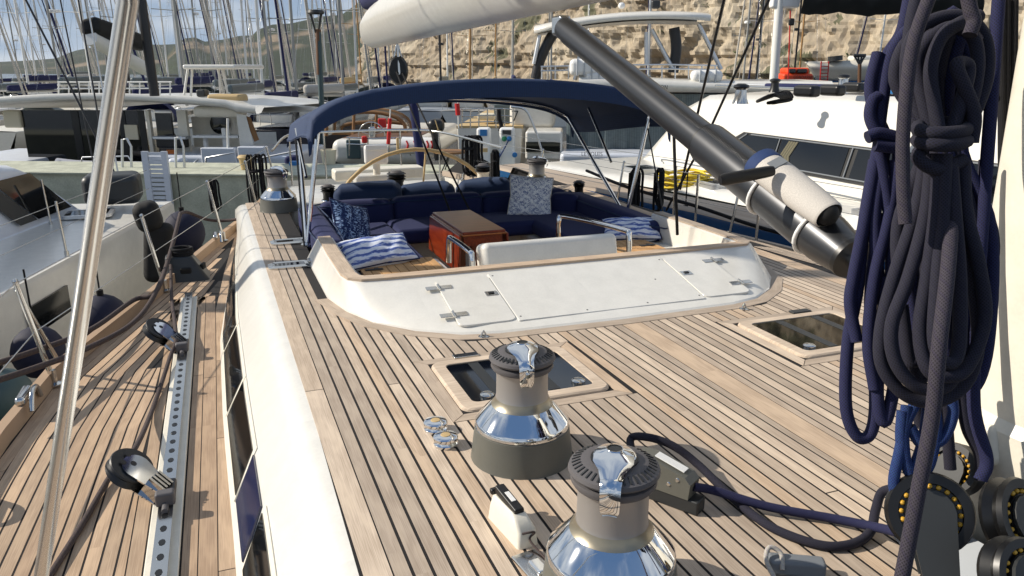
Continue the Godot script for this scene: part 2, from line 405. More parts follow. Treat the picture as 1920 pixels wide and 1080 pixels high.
func build_yacht():
	var Y := thing("sailing_yacht", "large sailing yacht with weathered teak deck, white coachroof and open cockpit", "yacht", Vector3(2.08, -2.0, -4.0))
	# hull and side decks
	var g := G.new()
	var zs := []
	for i in 37: zs.append(2.0 - i * 0.4)
	for side in 2:
		var rows := []
		for k in 6:
			var r := PackedVector3Array()
			for z in zs:
				var e: float = lut(SB if side == 0 else PS, z)
				var inn := (1.0 if side == 0 else -1.0)
				var q: Array = [[0.0, -0.31], [-0.01, -0.36], [0.03, -0.7], [0.12, -1.2], [0.3, -1.7], [0.6, -2.3]][k]
				r.append(Vector3(e + inn * q[0], q[1], z))
			rows.append(r)
		g.grid(rows)
	g.quad(Vector3(0.8, -2.3, -12.4), Vector3(3.4, -2.3, -12.4), Vector3(3.4, -0.31, -12.4), Vector3(0.8, -0.31, -12.4))
	obj("hull", g, "gel", Y)
	g = G.new()
	var ra := PackedVector3Array(); var rb := PackedVector3Array(); var rc := PackedVector3Array(); var rd := PackedVector3Array()
	for z in zs:
		ra.append(Vector3(lut(SB, z), -0.3512, z)); rb.append(Vector3(maxf(lut(CB, z) + 0.05, lut(SB, z) + 0.01), -0.3512, z))
		rc.append(Vector3(4.10 - lut(CB, z), -0.362, z)); rd.append(Vector3(maxf(lut(PS, z), 4.11 - lut(CB, z)), -0.362, z))
	g.grid([ra, rb])
	obj("side_deck_caulking", g, "caulk", Y)
	# starboard side deck planks, following the rail
	for i in 34:
		var segs := []
		for z in zs:
			if z > 0.0 or z < -10.2: continue
			var xl: float = lut(SB, z) + 0.075 + i * 0.057
			var lim: float = -0.475 if z > -6.3 else lut(CB, z) - 0.115
			var xr := minf(xl + 0.0485, lim)
			if xr - xl > 0.003: segs.append([z, xl, xr])
		if segs.size() < 2: continue
		var gp := G.new(); var uo := rng.randf(); var vo := rng.randf()
		for j in segs.size():
			var s: Array = segs[j]
			gp.vert(Vector3(s[1], -0.35, s[0]), Vector3.UP, Vector2(uo, vo - s[0] / 1.7)); gp.vert(Vector3(s[2], -0.35, s[0]), Vector3.UP, Vector2(uo + (s[2] - s[1]) / 0.16, vo - s[0] / 1.7))
			if j: gp.ix.append_array(PackedInt32Array([j * 2 - 2, j * 2 - 1, j * 2 + 1, j * 2 - 2, j * 2 + 1, j * 2]))
		for j in segs.size() - 1:
			for q in [1, 2]: gp.quad(Vector3(segs[j][q], -0.35, segs[j][0]), Vector3(segs[j + 1][q], -0.35, segs[j + 1][0]), Vector3(segs[j + 1][q], -0.362, segs[j + 1][0]), Vector3(segs[j][q], -0.362, segs[j][0]))
		obj("deck_plank", gp, "side%d" % rng.randi_range(0, 3), Y)
	# straight planks beside the track
	for q in [[-0.47, -0.418, -0.4], [-0.285, -0.232, -0.4], [-0.228, -0.162, -0.4]]:
		var z0: float = q[2]
		for zz in [[z0, -2.1 - q[0] * 2.0], [-2.106 - q[0] * 2.0, -4.3 + q[0]], [-4.306 + q[0], -6.3]]:
			board(Y, "deck_plank", Vector3(q[0], -0.35, zz[0]), Vector3(q[1], -0.35, zz[0]), Vector3(q[1], -0.35, zz[1]), Vector3(q[0], -0.35, zz[1]), "side%d" % rng.randi_range(0, 3))
	for k in 9:
		var za := -0.4 - k * 1.1; var zb := za - 1.095
		board(Y, "margin_plank", Vector3(lut(CB, za) - 0.055 if za < -6.3 else -0.158, -0.35, za), Vector3(lut(CB, za) + 0.02, -0.35, za), Vector3(lut(CB, zb) + 0.02, -0.35, zb), Vector3(lut(CB, zb) - 0.055 if zb < -6.3 else -0.158, -0.35, zb), "side%d" % (k % 4))
		board(Y, "margin_plank", Vector3(lut(SB, za) + 0.012, -0.349, za), Vector3(lut(SB, za) + 0.07, -0.349, za), Vector3(lut(SB, zb) + 0.07, -0.349, zb), Vector3(lut(SB, zb) + 0.012, -0.349, zb), "side%d" % ((k + 1) % 4))
	# port side deck planks, on the camber down to the rail
	for i in 26:
		var pa: Array = []
		for z in [-0.9, -2.4, -3.7, -5.0, -6.4, -8.3, -10.4]:
			var xr: float = lut(PS, z) - 0.06 - i * 0.0567
			var xl := maxf(xr - 0.0478, 3.955)
			if xr - xl > 0.008: pa.append([z, xl, xr])
		var gp := G.new(); var uo := rng.randf(); var vo := rng.randf()
		for j in pa.size():
			var s: Array = pa[j]
			var ex: float = lut(PS, s[0])
			for q in [1, 2]:
				var y := -0.35 * pow(clampf((s[q] - 3.95) / (ex - 3.95), 0, 1), 1.4)
				gp.vert(Vector3(s[q], y, s[0]), Vector3.UP, Vector2(uo + (0.0 if q == 1 else (s[2] - s[1]) / 0.16), vo - s[0] / 1.7))
			if j: gp.ix.append_array(PackedInt32Array([j * 2 - 2, j * 2 - 1, j * 2 + 1, j * 2 - 2, j * 2 + 1, j * 2]))
		if pa.size() > 1: obj("deck_plank", gp, "teak%d" % rng.randi_range(0, 4), Y)
	g = G.new()
	var cam_rows := []
	for k in 7:
		var r := PackedVector3Array()
		for z in zs:
			var x := lerpf(3.90, lut(PS, z), k / 6.0); r.append(Vector3(x, -0.0015 - 0.35 * pow(clampf((x - 3.95) / (lut(PS, z) - 3.95), 0, 1), 1.4), z))
		cam_rows.append(r)
	g.grid(cam_rows); obj("side_deck_caulking", g, "caulk", Y)
	# toe rails
	for side in 2:
		g = G.new()
		var T: Array = SB if side == 0 else PS
		var sg := 1.0 if side == 0 else -1.0
		var rows := [PackedVector3Array(), PackedVector3Array(), PackedVector3Array(), PackedVector3Array()]
		for z in zs:
			var e: float = lut(T, z)
			rows[0].append(Vector3(e + sg * 0.012, -0.35, z)); rows[1].append(Vector3(e + sg * 0.004, -0.27, z)); rows[2].append(Vector3(e - sg * 0.045, -0.268, z)); rows[3].append(Vector3(e - sg * 0.05, -0.38, z))
		for i in 3: g.grid([rows[i], rows[i + 1]], false, 1.0, 14.0)
		var tr := obj("toe_rail", g, "side3" if side == 0 else "teak4", Y)
		for zc in [-3.35, -4.35, -8.2] if side == 0 else [-4.6]:
			var gc := G.new(); var e2: float = lut(T, zc)
			gc.rbox(Vector3(e2 - sg * 0.02, -0.25, zc), Vector3(0.05, 0.05, 0.2), 0.02); gc.tube(cr([Vector3(e2 + sg * 0.03, -0.3, zc - 0.11), Vector3(e2 + sg * 0.03, -0.225, zc - 0.05), Vector3(e2 + sg * 0.03, -0.225, zc + 0.05), Vector3(e2 + sg * 0.03, -0.3, zc + 0.11)], 4), 0.014, 8)
			obj("cleat", gc, "steel", tr)
	# coachroof shell
	g = G.new()
	for side in 1:
		var rows := []
		for k in 7:
			var r := PackedVector3Array()
			for z in zs:
				if z < -9.7: continue
				var dr := 0.32 * smoothstep(8.55, 9.6, -z)
				var b := Vector3(lut(CB, z), -0.36, z); var tp := Vector3(E_(z) - 0.075, -0.055, z)
				var p: Vector3 = [b, b.lerp(tp, 0.02), b.lerp(tp, 0.5) + Vector3(-0.004, 0.006, 0), tp, Vector3(E_(z) - 0.035, -0.018, z), Vector3(E_(z) + 0.0, -0.003, z), Vector3(E_(z) + 0.045, -0.002, z)][k]
				if k > 1: p.y = maxf(p.y - dr, -0.355)
				r.append(p)
			rows.append(r)
		g.grid(rows)
	var shell := obj("coachroof", g, "gel", Y)
	g = G.new()
	g.box(Vector3(2.08, -0.0112, -2.5), Vector3(3.66, 0.02, 3.8)); g.box(Vector3(0.40, -0.0112, -6.5), Vector3(0.33, 0.02, 4.2)); g.box(Vector3(3.72, -0.0112, -6.9), Vector3(0.44, 0.02, 5.0))
	obj("coachroof_caulking", g, "caulk", shell)
	# cabin side windows
	for w in [[-7.3, -6.1, "window_dark"], [-6.04, -4.93, "window_dark"], [-4.87, -3.98, "window_dark"], [-3.92, -3.12, "window_dark"], [-3.07, -2.64, "sky_reflection_pane"], [-2.59, -1.6, "window_dark"]]:
		var z0: float = w[0]; var z1: float = w[1]
		var P := func(z: float, s: float, off: float) -> Vector3:
			var b := Vector3(lut(CB, z), -0.36, z); var tp := Vector3(E_(z) - 0.075, -0.055, z)
			return b.lerp(tp, s) + Vector3(-0.66, 0.75, 0) * off
		if w[2] == "frame": continue
		var panel := func(zb: float, zt: float, zb1: float, zt1: float, s0: float, s1: float, o: float) -> G:
			var gw := G.new(); var lo := PackedVector3Array(); var hi := PackedVector3Array(); var lo2 := PackedVector3Array(); var hi2 := PackedVector3Array()
			for k in 15:
				var f := k / 14.0
				lo.append(P.call(lerpf(zb, zb1, f), s0, o)); hi.append(P.call(lerpf(zt, zt1, f), s1, o)); lo2.append(P.call(lerpf(zb, zb1, f), s0, 0.0)); hi2.append(P.call(lerpf(zt, zt1, f), s1, 0.0))
			gw.grid([lo, hi]); gw.grid([lo2, lo]); gw.grid([hi, hi2]); gw.quad(lo[14], lo2[14], hi2[14], hi[14]); gw.quad(lo[0], hi[0], hi2[0], lo2[0])
			return gw
		var sk := 0.09
		var pane := obj("cabin_window", panel.call(z0 + sk, z0 - sk, z1 + sk, z1 - sk, 0.16, 0.50, 0.017), w[2], Y)
		if w[2] == "window_dark": obj("frame", panel.call(z0 + sk - 0.022, z0 - sk - 0.022, z1 + sk + 0.022, z1 - sk + 0.022, 0.12, 0.56, 0.012), "gel_cream", pane)
	# coachroof planks
	var cut := [[0.775, 1.615, -3.485, -2.765], [2.545, 3.385, -3.485, -2.765]]
	var zend := func(x: float) -> float:
		var xx := x if x < 2.08 else 4.16 - x
		if xx < 0.515: return -8.6
		if xx < 0.71: return lerpf(-4.6, -4.06, (xx - 0.515) / 0.195)
		if xx < 1.12: return lerpf(-4.06, -3.67, (xx - 0.71) / 0.41)
		return -3.66
	for side in 2:
		for i in range(-1, 33):
			var off := 0.116 + i * 0.0567
			var w := 0.0465
			if i == -1: off = 0.032; w = 0.079
			var zf := -0.9
			var x_mid := 0.21 + off + w * 0.5
			if x_mid > 2.05: continue
			var spans := []
			var zl: float = zend.call(x_mid)
			spans.append([zf, zl])
			for c in cut:
				var xm := x_mid if side == 0 else 4.16 - x_mid
				if xm > c[0] and xm < c[1]:
					var ns := []
					for s in spans:
						if s[0] > c[3] and s[1] < c[2]: ns.append([s[0], c[3]]); ns.append([c[2], s[1]])
						else: ns.append(s)
					spans = ns
			var fin := []
			for s in spans:
				if s[0] - s[1] > 2.0 and rng.randf() < (1.0 if i == -1 else 0.12):
					var zb: float = lerpf(s[0], s[1], rng.randf_range(0.3, 0.75)) if i >= 0 else -3.3
					fin.append([s[0], zb + 0.003]); fin.append([zb - 0.003, s[1]])
				else: fin.append(s)
			for s in fin:
				var q := []
				for z in [s[0], s[1]]:
					var xl: float = E_(z) + off; var xr: float = minf(xl + w, 2.016)
					if xl > 2.0: xl = 2.0
					for x in [xl, xr]:
						var zz: float = z
						if z == zl and z > -8.5: zz = zend.call(maxf(x, 0.516))
						q.append(Vector3(x, 0.0, zz))
				if side == 1:
					q = [mir(q[1]), mir(q[0]), mir(q[3]), mir(q[2])]
				board(Y, "deck_plank", q[0], q[1], q[3], q[2], "teak%d" % rng.randi_range(0, 4))
	board(Y, "king_plank", Vector3(2.021, 0, -0.9), Vector3(2.139, 0, -0.9), Vector3(2.139, 0, -3.66), Vector3(2.021, 0, -3.66), "teak3")
	# margin boards at the coaming foot
	var base := [Vector2(0.52, -5.8), Vector2(0.53, -4.72), Vector2(0.60, -4.40), Vector2(0.71, -4.14), Vector2(0.90, -3.92), Vector2(1.12, -3.77), Vector2(1.32, -3.72), Vector2(2.08, -3.70)]
	var top := [Vector2(0.60, -5.75), Vector2(0.595, -5.2), Vector2(0.60, -4.62), Vector2(0.625, -4.50), Vector2(0.70, -4.43), Vector2(0.84, -4.415), Vector2(1.3, -4.41), Vector2(2.08, -4.405)]
	for pth in [base, top]:
		for i in range(pth.size() - 2, -1, -1): pth.append(Vector2(4.16 - pth[i].x, pth[i].y))
	var off2 := func(p: Array, d: float) -> Array:
		var o := []
		for i in p.size():
			var tg: Vector2 = (p[min(i + 1, p.size() - 1)] - p[max(i - 1, 0)]).normalized()
			o.append(p[i] + Vector2(tg.y, -tg.x) * d)
		return o
	var b1: Array = off2.call(base, -0.075); var b0: Array = off2.call(base, 0.02)
	var cuts := [1, 2, 4, 7, 8, 10, 12, 13]
	for i in range(1, base.size() - 2):
		board(Y, "margin_plank", Vector3(b0[i].x, 0.003, b0[i].y), Vector3(b1[i].x, 0.003, b1[i].y), Vector3(b1[i + 1].x, 0.003, b1[i + 1].y), Vector3(b0[i + 1].x, 0.003, b0[i + 1].y), "teak%d" % (1 if i < 6 else 4))
	# coaming moulding
	g = G.new()
	var prof := [[0.0, 0.0, 0.0], [0.0, 0.012, 0.03], [0.0, 0.15, 0.9], [0.0, 0.163, 0.985], [0.012, 0.17, 1.0], [0.10, 0.171, 1.0], [0.115, 0.165, 1.0], [0.125, -0.16, 1.0]]
	var rows2 := []
	for pr in prof:
		var r := PackedVector3Array()
		var oo: Array = off2.call(top, pr[0])
		for i in base.size():
			var q: Vector2 = base[i].lerp(oo[i], pr[2])
			r.append(Vector3(q.x, pr[1], q.y))
		rows2.append(r)
	for i in rows2.size() - 1:
		g.grid([rows2[i], rows2[i + 1]])
	var coam := obj("cockpit_coaming", g, "gel", Y)
	var o1: Array = off2.call(top, 0.006); var o2: Array = off2.call(top, 0.095)
	for i in o1.size() - 1:
		board(coam, "cap_board", Vector3(o2[i].x, 0.183, o2[i].y), Vector3(o1[i].x, 0.183, o1[i].y), Vector3(o1[i + 1].x, 0.183, o1[i + 1].y), Vector3(o2[i + 1].x, 0.183, o2[i + 1].y), "teak%d" % (0 if i < 5 else (4 if i > 9 else 3)), 0.02)
	# locker lids on the sloping front
	var fp := func(x: float, s: float, h: float) -> Vector3:
		return Vector3(x, 0.0, -3.71).lerp(Vector3(x, 0.163, -4.40), s) + Vector3(0, 0.972, 0.233) * h
	for L in [[1.125, 1.46, 0.16, 0.93, 1], [1.465, 2.695, 0.14, 0.95, 0], [2.70, 3.04, 0.16, 0.93, -1]]:
		var gl := G.new()
		var pts := []
		var cx: float = (L[0] + L[1]) / 2; var cs: float = (L[2] + L[3]) / 2
		var rr := rrect(L[0], L[1], L[2], L[3], 0.05 if L[4] != 0 else 0.01, 0.0, 4)
		var lo := []; var l1 := []; var l2 := []
		for p in rr:
			lo.append(fp.call(p.x, p.z, 0.0)); l1.append(fp.call(p.x, p.z, 0.0085)); l2.append(fp.call(cx + (p.x - cx) * 0.99, cs + (p.z - cs) * 0.99, 0.0115))
		strip(gl, [lo, l1, l2])
		var ctr: Vector3 = fp.call(cx, cs, 0.011)
		for i in l2.size() - 1: gl.tri(ctr, l2[i + 1], l2[i])
		var lid := obj("locker_lid", gl, "gel", coam)
		var fb := Basis(Vector3.RIGHT, Vector3(0, 0.972, 0.233).normalized(), Vector3(0, -0.233, 0.972).normalized())
		if L[4] != 0:
			var hx: float = L[0] if L[4] == 1 else L[1]
			for s in [0.33, 0.78]:
				var gh := G.new(); var c0: Vector3 = fp.call(hx, s, 0.014)
				gh.rbox(c0 + fb * Vector3(-0.045, 0, 0), Vector3(0.07, 0.006, 0.04), 0.003, fb, 1); gh.rbox(c0 + fb * Vector3(0.045, 0, 0), Vector3(0.07, 0.006, 0.04), 0.003, fb, 1); gh.tube([c0 + fb * Vector3(0, 0.004, -0.03), c0 + fb * Vector3(0, 0.004, 0.03)], 0.008, 6)
				obj("hinge", gh, "steel", coam)
			var gk := G.new(); var lx: float = (L[1] - 0.05) if L[4] == 1 else (L[0] + 0.05)
			gk.rbox(fp.call(lx, 0.6, 0.013), Vector3(0.075, 0.006, 0.05), 0.003, fb, 1)
			obj("latch", gk, "steel", coam)
			gk = G.new(); gk.rbox(fp.call(lx, 0.6, 0.018), Vector3(0.035, 0.006, 0.022), 0.003, fb, 1); obj("latch_recess", gk, "black", coam)
		else:
			for sx in [[1.49, 0.9], [1.49, 0.2], [2.67, 0.9], [2.67, 0.2], [1.9, 0.18], [2.3, 0.18], [2.5, 0.55]]:
				var gs := G.new(); gs.lathe([Vector2(0.007, 0), Vector2(0.005, 0.002), Vector2(0, 0.002)], 8, Transform3D(fb, fp.call(sx[0], sx[1], 0.0105))); obj("screw", gs, "charcoal", lid)
	for px in [[907, 632], [1395, 580]]:
		var ge := G.new(); var p := at(px[0], px[1], 0.0)
		ge.lathe([Vector2(0.03, 0), Vector2(0.03, 0.006), Vector2(0.012, 0.01), Vector2(0, 0.01)], 12, Transform3D(Basis.IDENTITY, p)); ge.tube(cr([p + Vector3(-0.015, 0.005, 0), p + Vector3(0, 0.035, 0), p + Vector3(0.015, 0.005, 0)], 4), 0.005, 6)
		obj("deck_eye", ge, "steel", Y)
	# big deck hatches
	for side in 2:
		var f := func(p: Vector3) -> Vector3: return p if side == 0 else mir(p)
		var x0 := 0.845; var x1 := 1.545; var z0 := -3.415; var z1 := -2.835
		var H := G.new()
		var loops := [rrect(x0 - 0.004, x1 + 0.004, z0 - 0.004, z1 + 0.004, 0.06, -0.01), rrect(x0, x1, z0, z1, 0.06, 0.008), rrect(x0 + 0.008, x1 - 0.008, z0 + 0.008, z1 - 0.008, 0.05, 0.014), rrect(x0 + 0.06, x1 - 0.06, z0 + 0.06, z1 - 0.06, 0.03, 0.015), rrect(x0 + 0.063, x1 - 0.063, z0 + 0.063, z1 - 0.063, 0.03, 0.004)]
		for l in loops:
			for i in l.size(): l[i] = f.call(l[i])
		strip(H, loops)
		for i in H.uv.size(): H.uv[i] = Vector2(H.v[i].z * 3.0, H.v[i].x * 0.6)
		var hatch := obj("deck_hatch", H, "teak2", Y)
		var gp := G.new(); var gl := rrect(x0 + 0.062, x1 - 0.062, z0 + 0.062, z1 - 0.062, 0.03, 0.011)
		for i in gl.size(): gl[i] = f.call(gl[i])
		flat(gp, gl); obj("pane", gp, "smoke", hatch)
		for kx in [x0 + 0.14, x1 - 0.12]:
			var gk := G.new(); gk.lathe([Vector2(0.032, 0), Vector2(0.032, 0.01), Vector2(0.024, 0.016), Vector2(0, 0.017)], 16, Transform3D(Basis.IDENTITY, f.call(Vector3(kx, 0.011, z1 - 0.11)))); obj("knob", gk, "steel", hatch)
		for kx in [x0 + 0.2, x1 - 0.25]:
			var gs := G.new(); gs.box(f.call(Vector3(kx, 0.0112, (z0 + z1) / 2)), Vector3(0.05, 0.003, z1 - z0 - 0.15)); obj("support_strip", gs, "charcoal", hatch)
		var gh := G.new(); gh.rbox(f.call(Vector3(x0 + 0.2, 0.006, z0 - 0.045)), Vector3(0.13, 0.012, 0.05), 0.004, Basis.IDENTITY, 1); obj("hinge_cover", gh, "steel" if side == 0 else "charcoal", hatch)
		for bd in [[[x0 - 0.065, z1 + 0.065], [x0 - 0.006, z1 + 0.006], [x0 - 0.006, z0 - 0.006], [x0 - 0.065, z0 - 0.065]], [[x1 + 0.006, z1 + 0.006], [x1 + 0.065, z1 + 0.065], [x1 + 0.065, z0 - 0.065], [x1 + 0.006, z0 - 0.006]], [[x1 + 0.062, z1 + 0.067], [x1 + 0.003, z1 + 0.008], [x0 - 0.003, z1 + 0.008], [x0 - 0.062, z1 + 0.067]], [[x0 - 0.062, z0 - 0.067], [x0 - 0.003, z0 - 0.008], [x1 + 0.003, z0 - 0.008], [x1 + 0.062, z0 - 0.067]]]:
			var q := []
			for e in bd: q.append(f.call(Vector3(e[0], 0.001, e[1])))
			if side == 1: q = [q[1], q[0], q[3], q[2]]
			board(hatch, "margin_board", q[0], q[1], q[2], q[3], "teak%d" % rng.randi_range(0, 4))
	# small portlights in the deck beside the cockpit
	for c in [at(540, 455, 0.0), at(540, 499, 0.0)]:
		var gq := G.new()
		var l := [rrect(c.x - 0.14, c.x + 0.17, c.z - 0.09, c.z + 0.09, 0.05, 0.0), rrect(c.x - 0.14, c.x + 0.17, c.z - 0.09, c.z + 0.09, 0.05, 0.012), rrect(c.x - 0.11, c.x + 0.14, c.z - 0.065, c.z + 0.065, 0.03, 0.022), rrect(c.x - 0.09, c.x + 0.12, c.z - 0.05, c.z + 0.05, 0.02, 0.016)]
		strip(gq, l)
		var fr := obj("deck_portlight", gq, "steel", Y)
		gq = G.new(); flat(gq, l[3]); obj("pane", gq, "smoke", fr)
		gq = G.new(); gq.rbox(c + Vector3(0.155, 0.03, 0), Vector3(0.03, 0.02, 0.08), 0.006, Basis.IDENTITY, 1); obj("catch", gq, "steel", fr)
	# genoa track
	g = G.new()
	g.rbox(Vector3(-0.351, -0.346, -3.3), Vector3(0.118, 0.016, 6.0), 0.006, Basis.IDENTITY, 1)
	var tb := obj("genoa_track", g, "gel_cream", Y)
	g = G.new(); g.box(Vector3(-0.351, -0.326, -3.3), Vector3(0.046, 0.026, 6.0)); g.box(Vector3(-0.351, -0.309, -3.3), Vector3(0.056, 0.01, 6.0))
	obj("rail", g, "steel", tb)
	g = G.new()
	for i in 60: g.lathe([Vector2(0.013, 0), Vector2(0.013, 0.0015), Vector2(0, 0.0015)], 8, Transform3D(Basis.from_scale(Vector3(1, 1, 1.6)), Vector3(-0.351, -0.304, -0.6 - i * 0.095)))
	var hl := obj("pin_holes", g, "black", tb); hl.set_meta("kind", "stuff")
	# cockpit well
	g = G.new()
	g.box(Vector3(2.08, -0.68, -6.9), Vector3(3.1, 0.04, 6.0))
	obj("cockpit_sole", g, "teak_gold", Y)
	g = G.new()
	for s in [0, 1]:
		var x0c := 0.66 if s == 0 else 3.5
		g.box(Vector3(x0c + (0.06 if s == 0 else -0.06), -0.36, -6.2), Vector3(0.04, 0.6, 3.2))
		g.rbox(Vector3(1.08 if s == 0 else 3.08, -0.46, -6.3), Vector3(0.76, 0.58, 3.9), 0.03, Basis.IDENTITY, 2)
	g.rbox(Vector3(2.08, -0.46, -7.35), Vector3(2.4, 0.55, 0.7), 0.03, Basis.IDENTITY, 2)
	g.box(Vector3(2.08, -0.25, -4.5), Vector3(2.5, 0.7, 0.04))
	g.rbox(Vector3(2.08, -0.06, -8.15), Vector3(3.0, 0.24, 0.35), 0.06, Basis.IDENTITY, 3)
	g.rbox(Vector3(2.08, -0.5, -10.6), Vector3(2.5, 0.24, 3.4), 0.06, Basis.IDENTITY, 3)
	obj("cockpit_moulding", g, "gel", Y)
	# teak seat panels each side just behind the coaming
	for s in [0, 1]:
		var sx0 := 0.86; var sx1 := 1.44
		for i in 9:
			var xa := sx0 + i * 0.0655; var xb := xa + 0.0595
			var q := [Vector3(xa, -0.02, -4.72), Vector3(xb, -0.02, -4.72), Vector3(xb, -0.02, -5.65), Vector3(xa, -0.02, -5.65)]
			if s == 1: q = [mir(q[1]), mir(q[0]), mir(q[3]), mir(q[2])]
			board(Y, "seat_slat", q[0], q[1], q[2], q[3], "teak_gold", 0.02)
		var gg := G.new(); var mx := func(x: float) -> float: return x if s == 0 else 4.16 - x
		gg.box(Vector3(mx.call(1.15), -0.036, -5.2), Vector3(0.6, 0.01, 0.98)); obj("seat_caulking", gg, "caulk", Y)
		gg = G.new(); gg.rbox(Vector3(mx.call(1.1), -0.085, -5.05), Vector3(0.82, 0.085, 1.3), 0.03, Basis.IDENTITY, 2); obj("seat_moulding", gg, "gel", Y)
		for h in [Vector3(0.95, -0.016, -5.4), Vector3(1.02, -0.016, -4.8), Vector3(1.33, -0.016, -5.15)]:
			gg = G.new(); gg.box(Vector3(mx.call(h.x), h.y, h.z), Vector3(0.13, 0.006, 0.035)); gg.box(Vector3(mx.call(h.x) + 0.02, h.y + 0.003, h.z), Vector3(0.03, 0.006, 0.06)); obj("seat_hinge", gg, "charcoal", Y)
		# grab rail
		gg = G.new()
		var ga := at(833 if s == 0 else 1082, 468 if s == 0 else 442, 0.16); var gb := at(848 if s == 0 else 1150, 500 if s == 0 else 455, 0.02)
		if s == 0: gg.tube(cr([Vector3(1.50, 0.0, -5.35), Vector3(1.50, 0.17, -5.33), Vector3(1.50, 0.2, -5.25), Vector3(1.50, 0.2, -4.85), Vector3(1.50, 0.17, -4.78), Vector3(1.50, 0.0, -4.76)], 5), 0.021, 10)
		else: gg.tube(cr([Vector3(2.50, 0.05, -5.6), Vector3(2.50, 0.2, -5.6), Vector3(2.54, 0.24, -5.55), Vector3(2.72, 0.24, -4.95), Vector3(2.73, 0.2, -4.86), Vector3(2.73, 0.0, -4.85)], 5), 0.021, 10)
		obj("grab_rail", gg, "chrome", Y)
	# companionway hood behind the coaming
	g = G.new()
	var hb := Basis(Vector3.RIGHT, deg_to_rad(-14))
	g.rbox(Vector3(2.05, 0.12, -4.76), Vector3(1.0, 0.28, 0.2), 0.045, hb, 3)
	obj("companionway_hood", g, "gel", Y)
	# stanchions and lifelines, starboard then port
	for s in 2:
		var T: Array = SB if s == 0 else PS
		var sg := 1.0 if s == 0 else -1.0
		var tops := []; var mids := []
		for z in [-2.6, -4.7, -6.55, -8.35, -10.0, -11.8]:
			var e: float = lut(T, z) + sg * 0.015
			var gs := G.new()
			var b := Vector3(e, -0.34, z); var tp := Vector3(e - sg * 0.10, 0.28, z + 0.0)
			gs.tube([b, tp], 0.0145, 10); gs.tube([b, b + Vector3(0, 0.09, 0)], 0.02, 10)
			gs.lathe([Vector2(0.045, 0), Vector2(0.045, 0.01), Vector2(0.02, 0.02)], 12, Transform3D(Basis.IDENTITY, b)); gs.ball(tp, 0.017, 8)
			if z == -4.7 or z == -2.6: gs.tube([Vector3(e + sg * 0.01, -0.34, z - 0.22), tp - Vector3(0, 0.05, 0)], 0.0125, 8)
			obj("stanchion", gs, "steel", Y)
			tops.append(tp - Vector3(0, 0.012, 0)); mids.append(b.lerp(tp, 0.52))
		for a in [tops, mids]:
			var gl := G.new()
			for i in a.size() - 1: gl.tube([a[i], a[i + 1]], 0.0035, 5, false)
			obj("lifeline", gl, "steel", Y)
	# pushpit rail
	g = G.new()
	g.tube(cr([Vector3(0.6, 0.36, -10.4), Vector3(0.95, 0.42, -12.0), Vector3(1.5, 0.42, -12.35), Vector3(2.7, 0.42, -12.35), Vector3(3.25, 0.40, -12.0), Vector3(3.7, 0.3, -10.3)], 6), 0.018, 8)
	for p in [Vector3(0.95, 0.42, -12.0), Vector3(1.5, 0.42, -12.35), Vector3(2.7, 0.42, -12.35), Vector3(3.25, 0.40, -12.0)]: g.tube([p, p - Vector3(0, 0.75, 0)], 0.014, 8)
	obj("pushpit", g, "steel", Y)
	# steering wheel
	g = G.new(); var pts := []
	var wc := Vector3(2.22, -0.72, -9.3)
	for i in 41:
		var an := TAU * i / 40
		pts.append(wc + Vector3(cos(an) * 1.14, sin(an) * 1.14, -0.05 * sin(an)))
	g.tube(pts, 0.024, 8, false)
	for i in 6:
		var an := TAU * i / 6 + 0.4
		g.tube([wc, wc + Vector3(cos(an) * 1.13, sin(an) * 1.13, -0.05 * sin(an))], 0.012, 6)
	var wh := obj("steering_wheel", g, "beige", Y)
	g = G.new(); g.rbox(Vector3(1.75, -0.2, -9.7), Vector3(0.5, 0.62, 0.35), 0.05); obj("helm_pedestal", g, "gel", Y)
	g = G.new(); g.rbox(Vector3(1.86, 0.08, -9.9), Vector3(1.15, 0.14, 0.3), 0.03); obj("helm_bench", g, "gel_cream", Y)
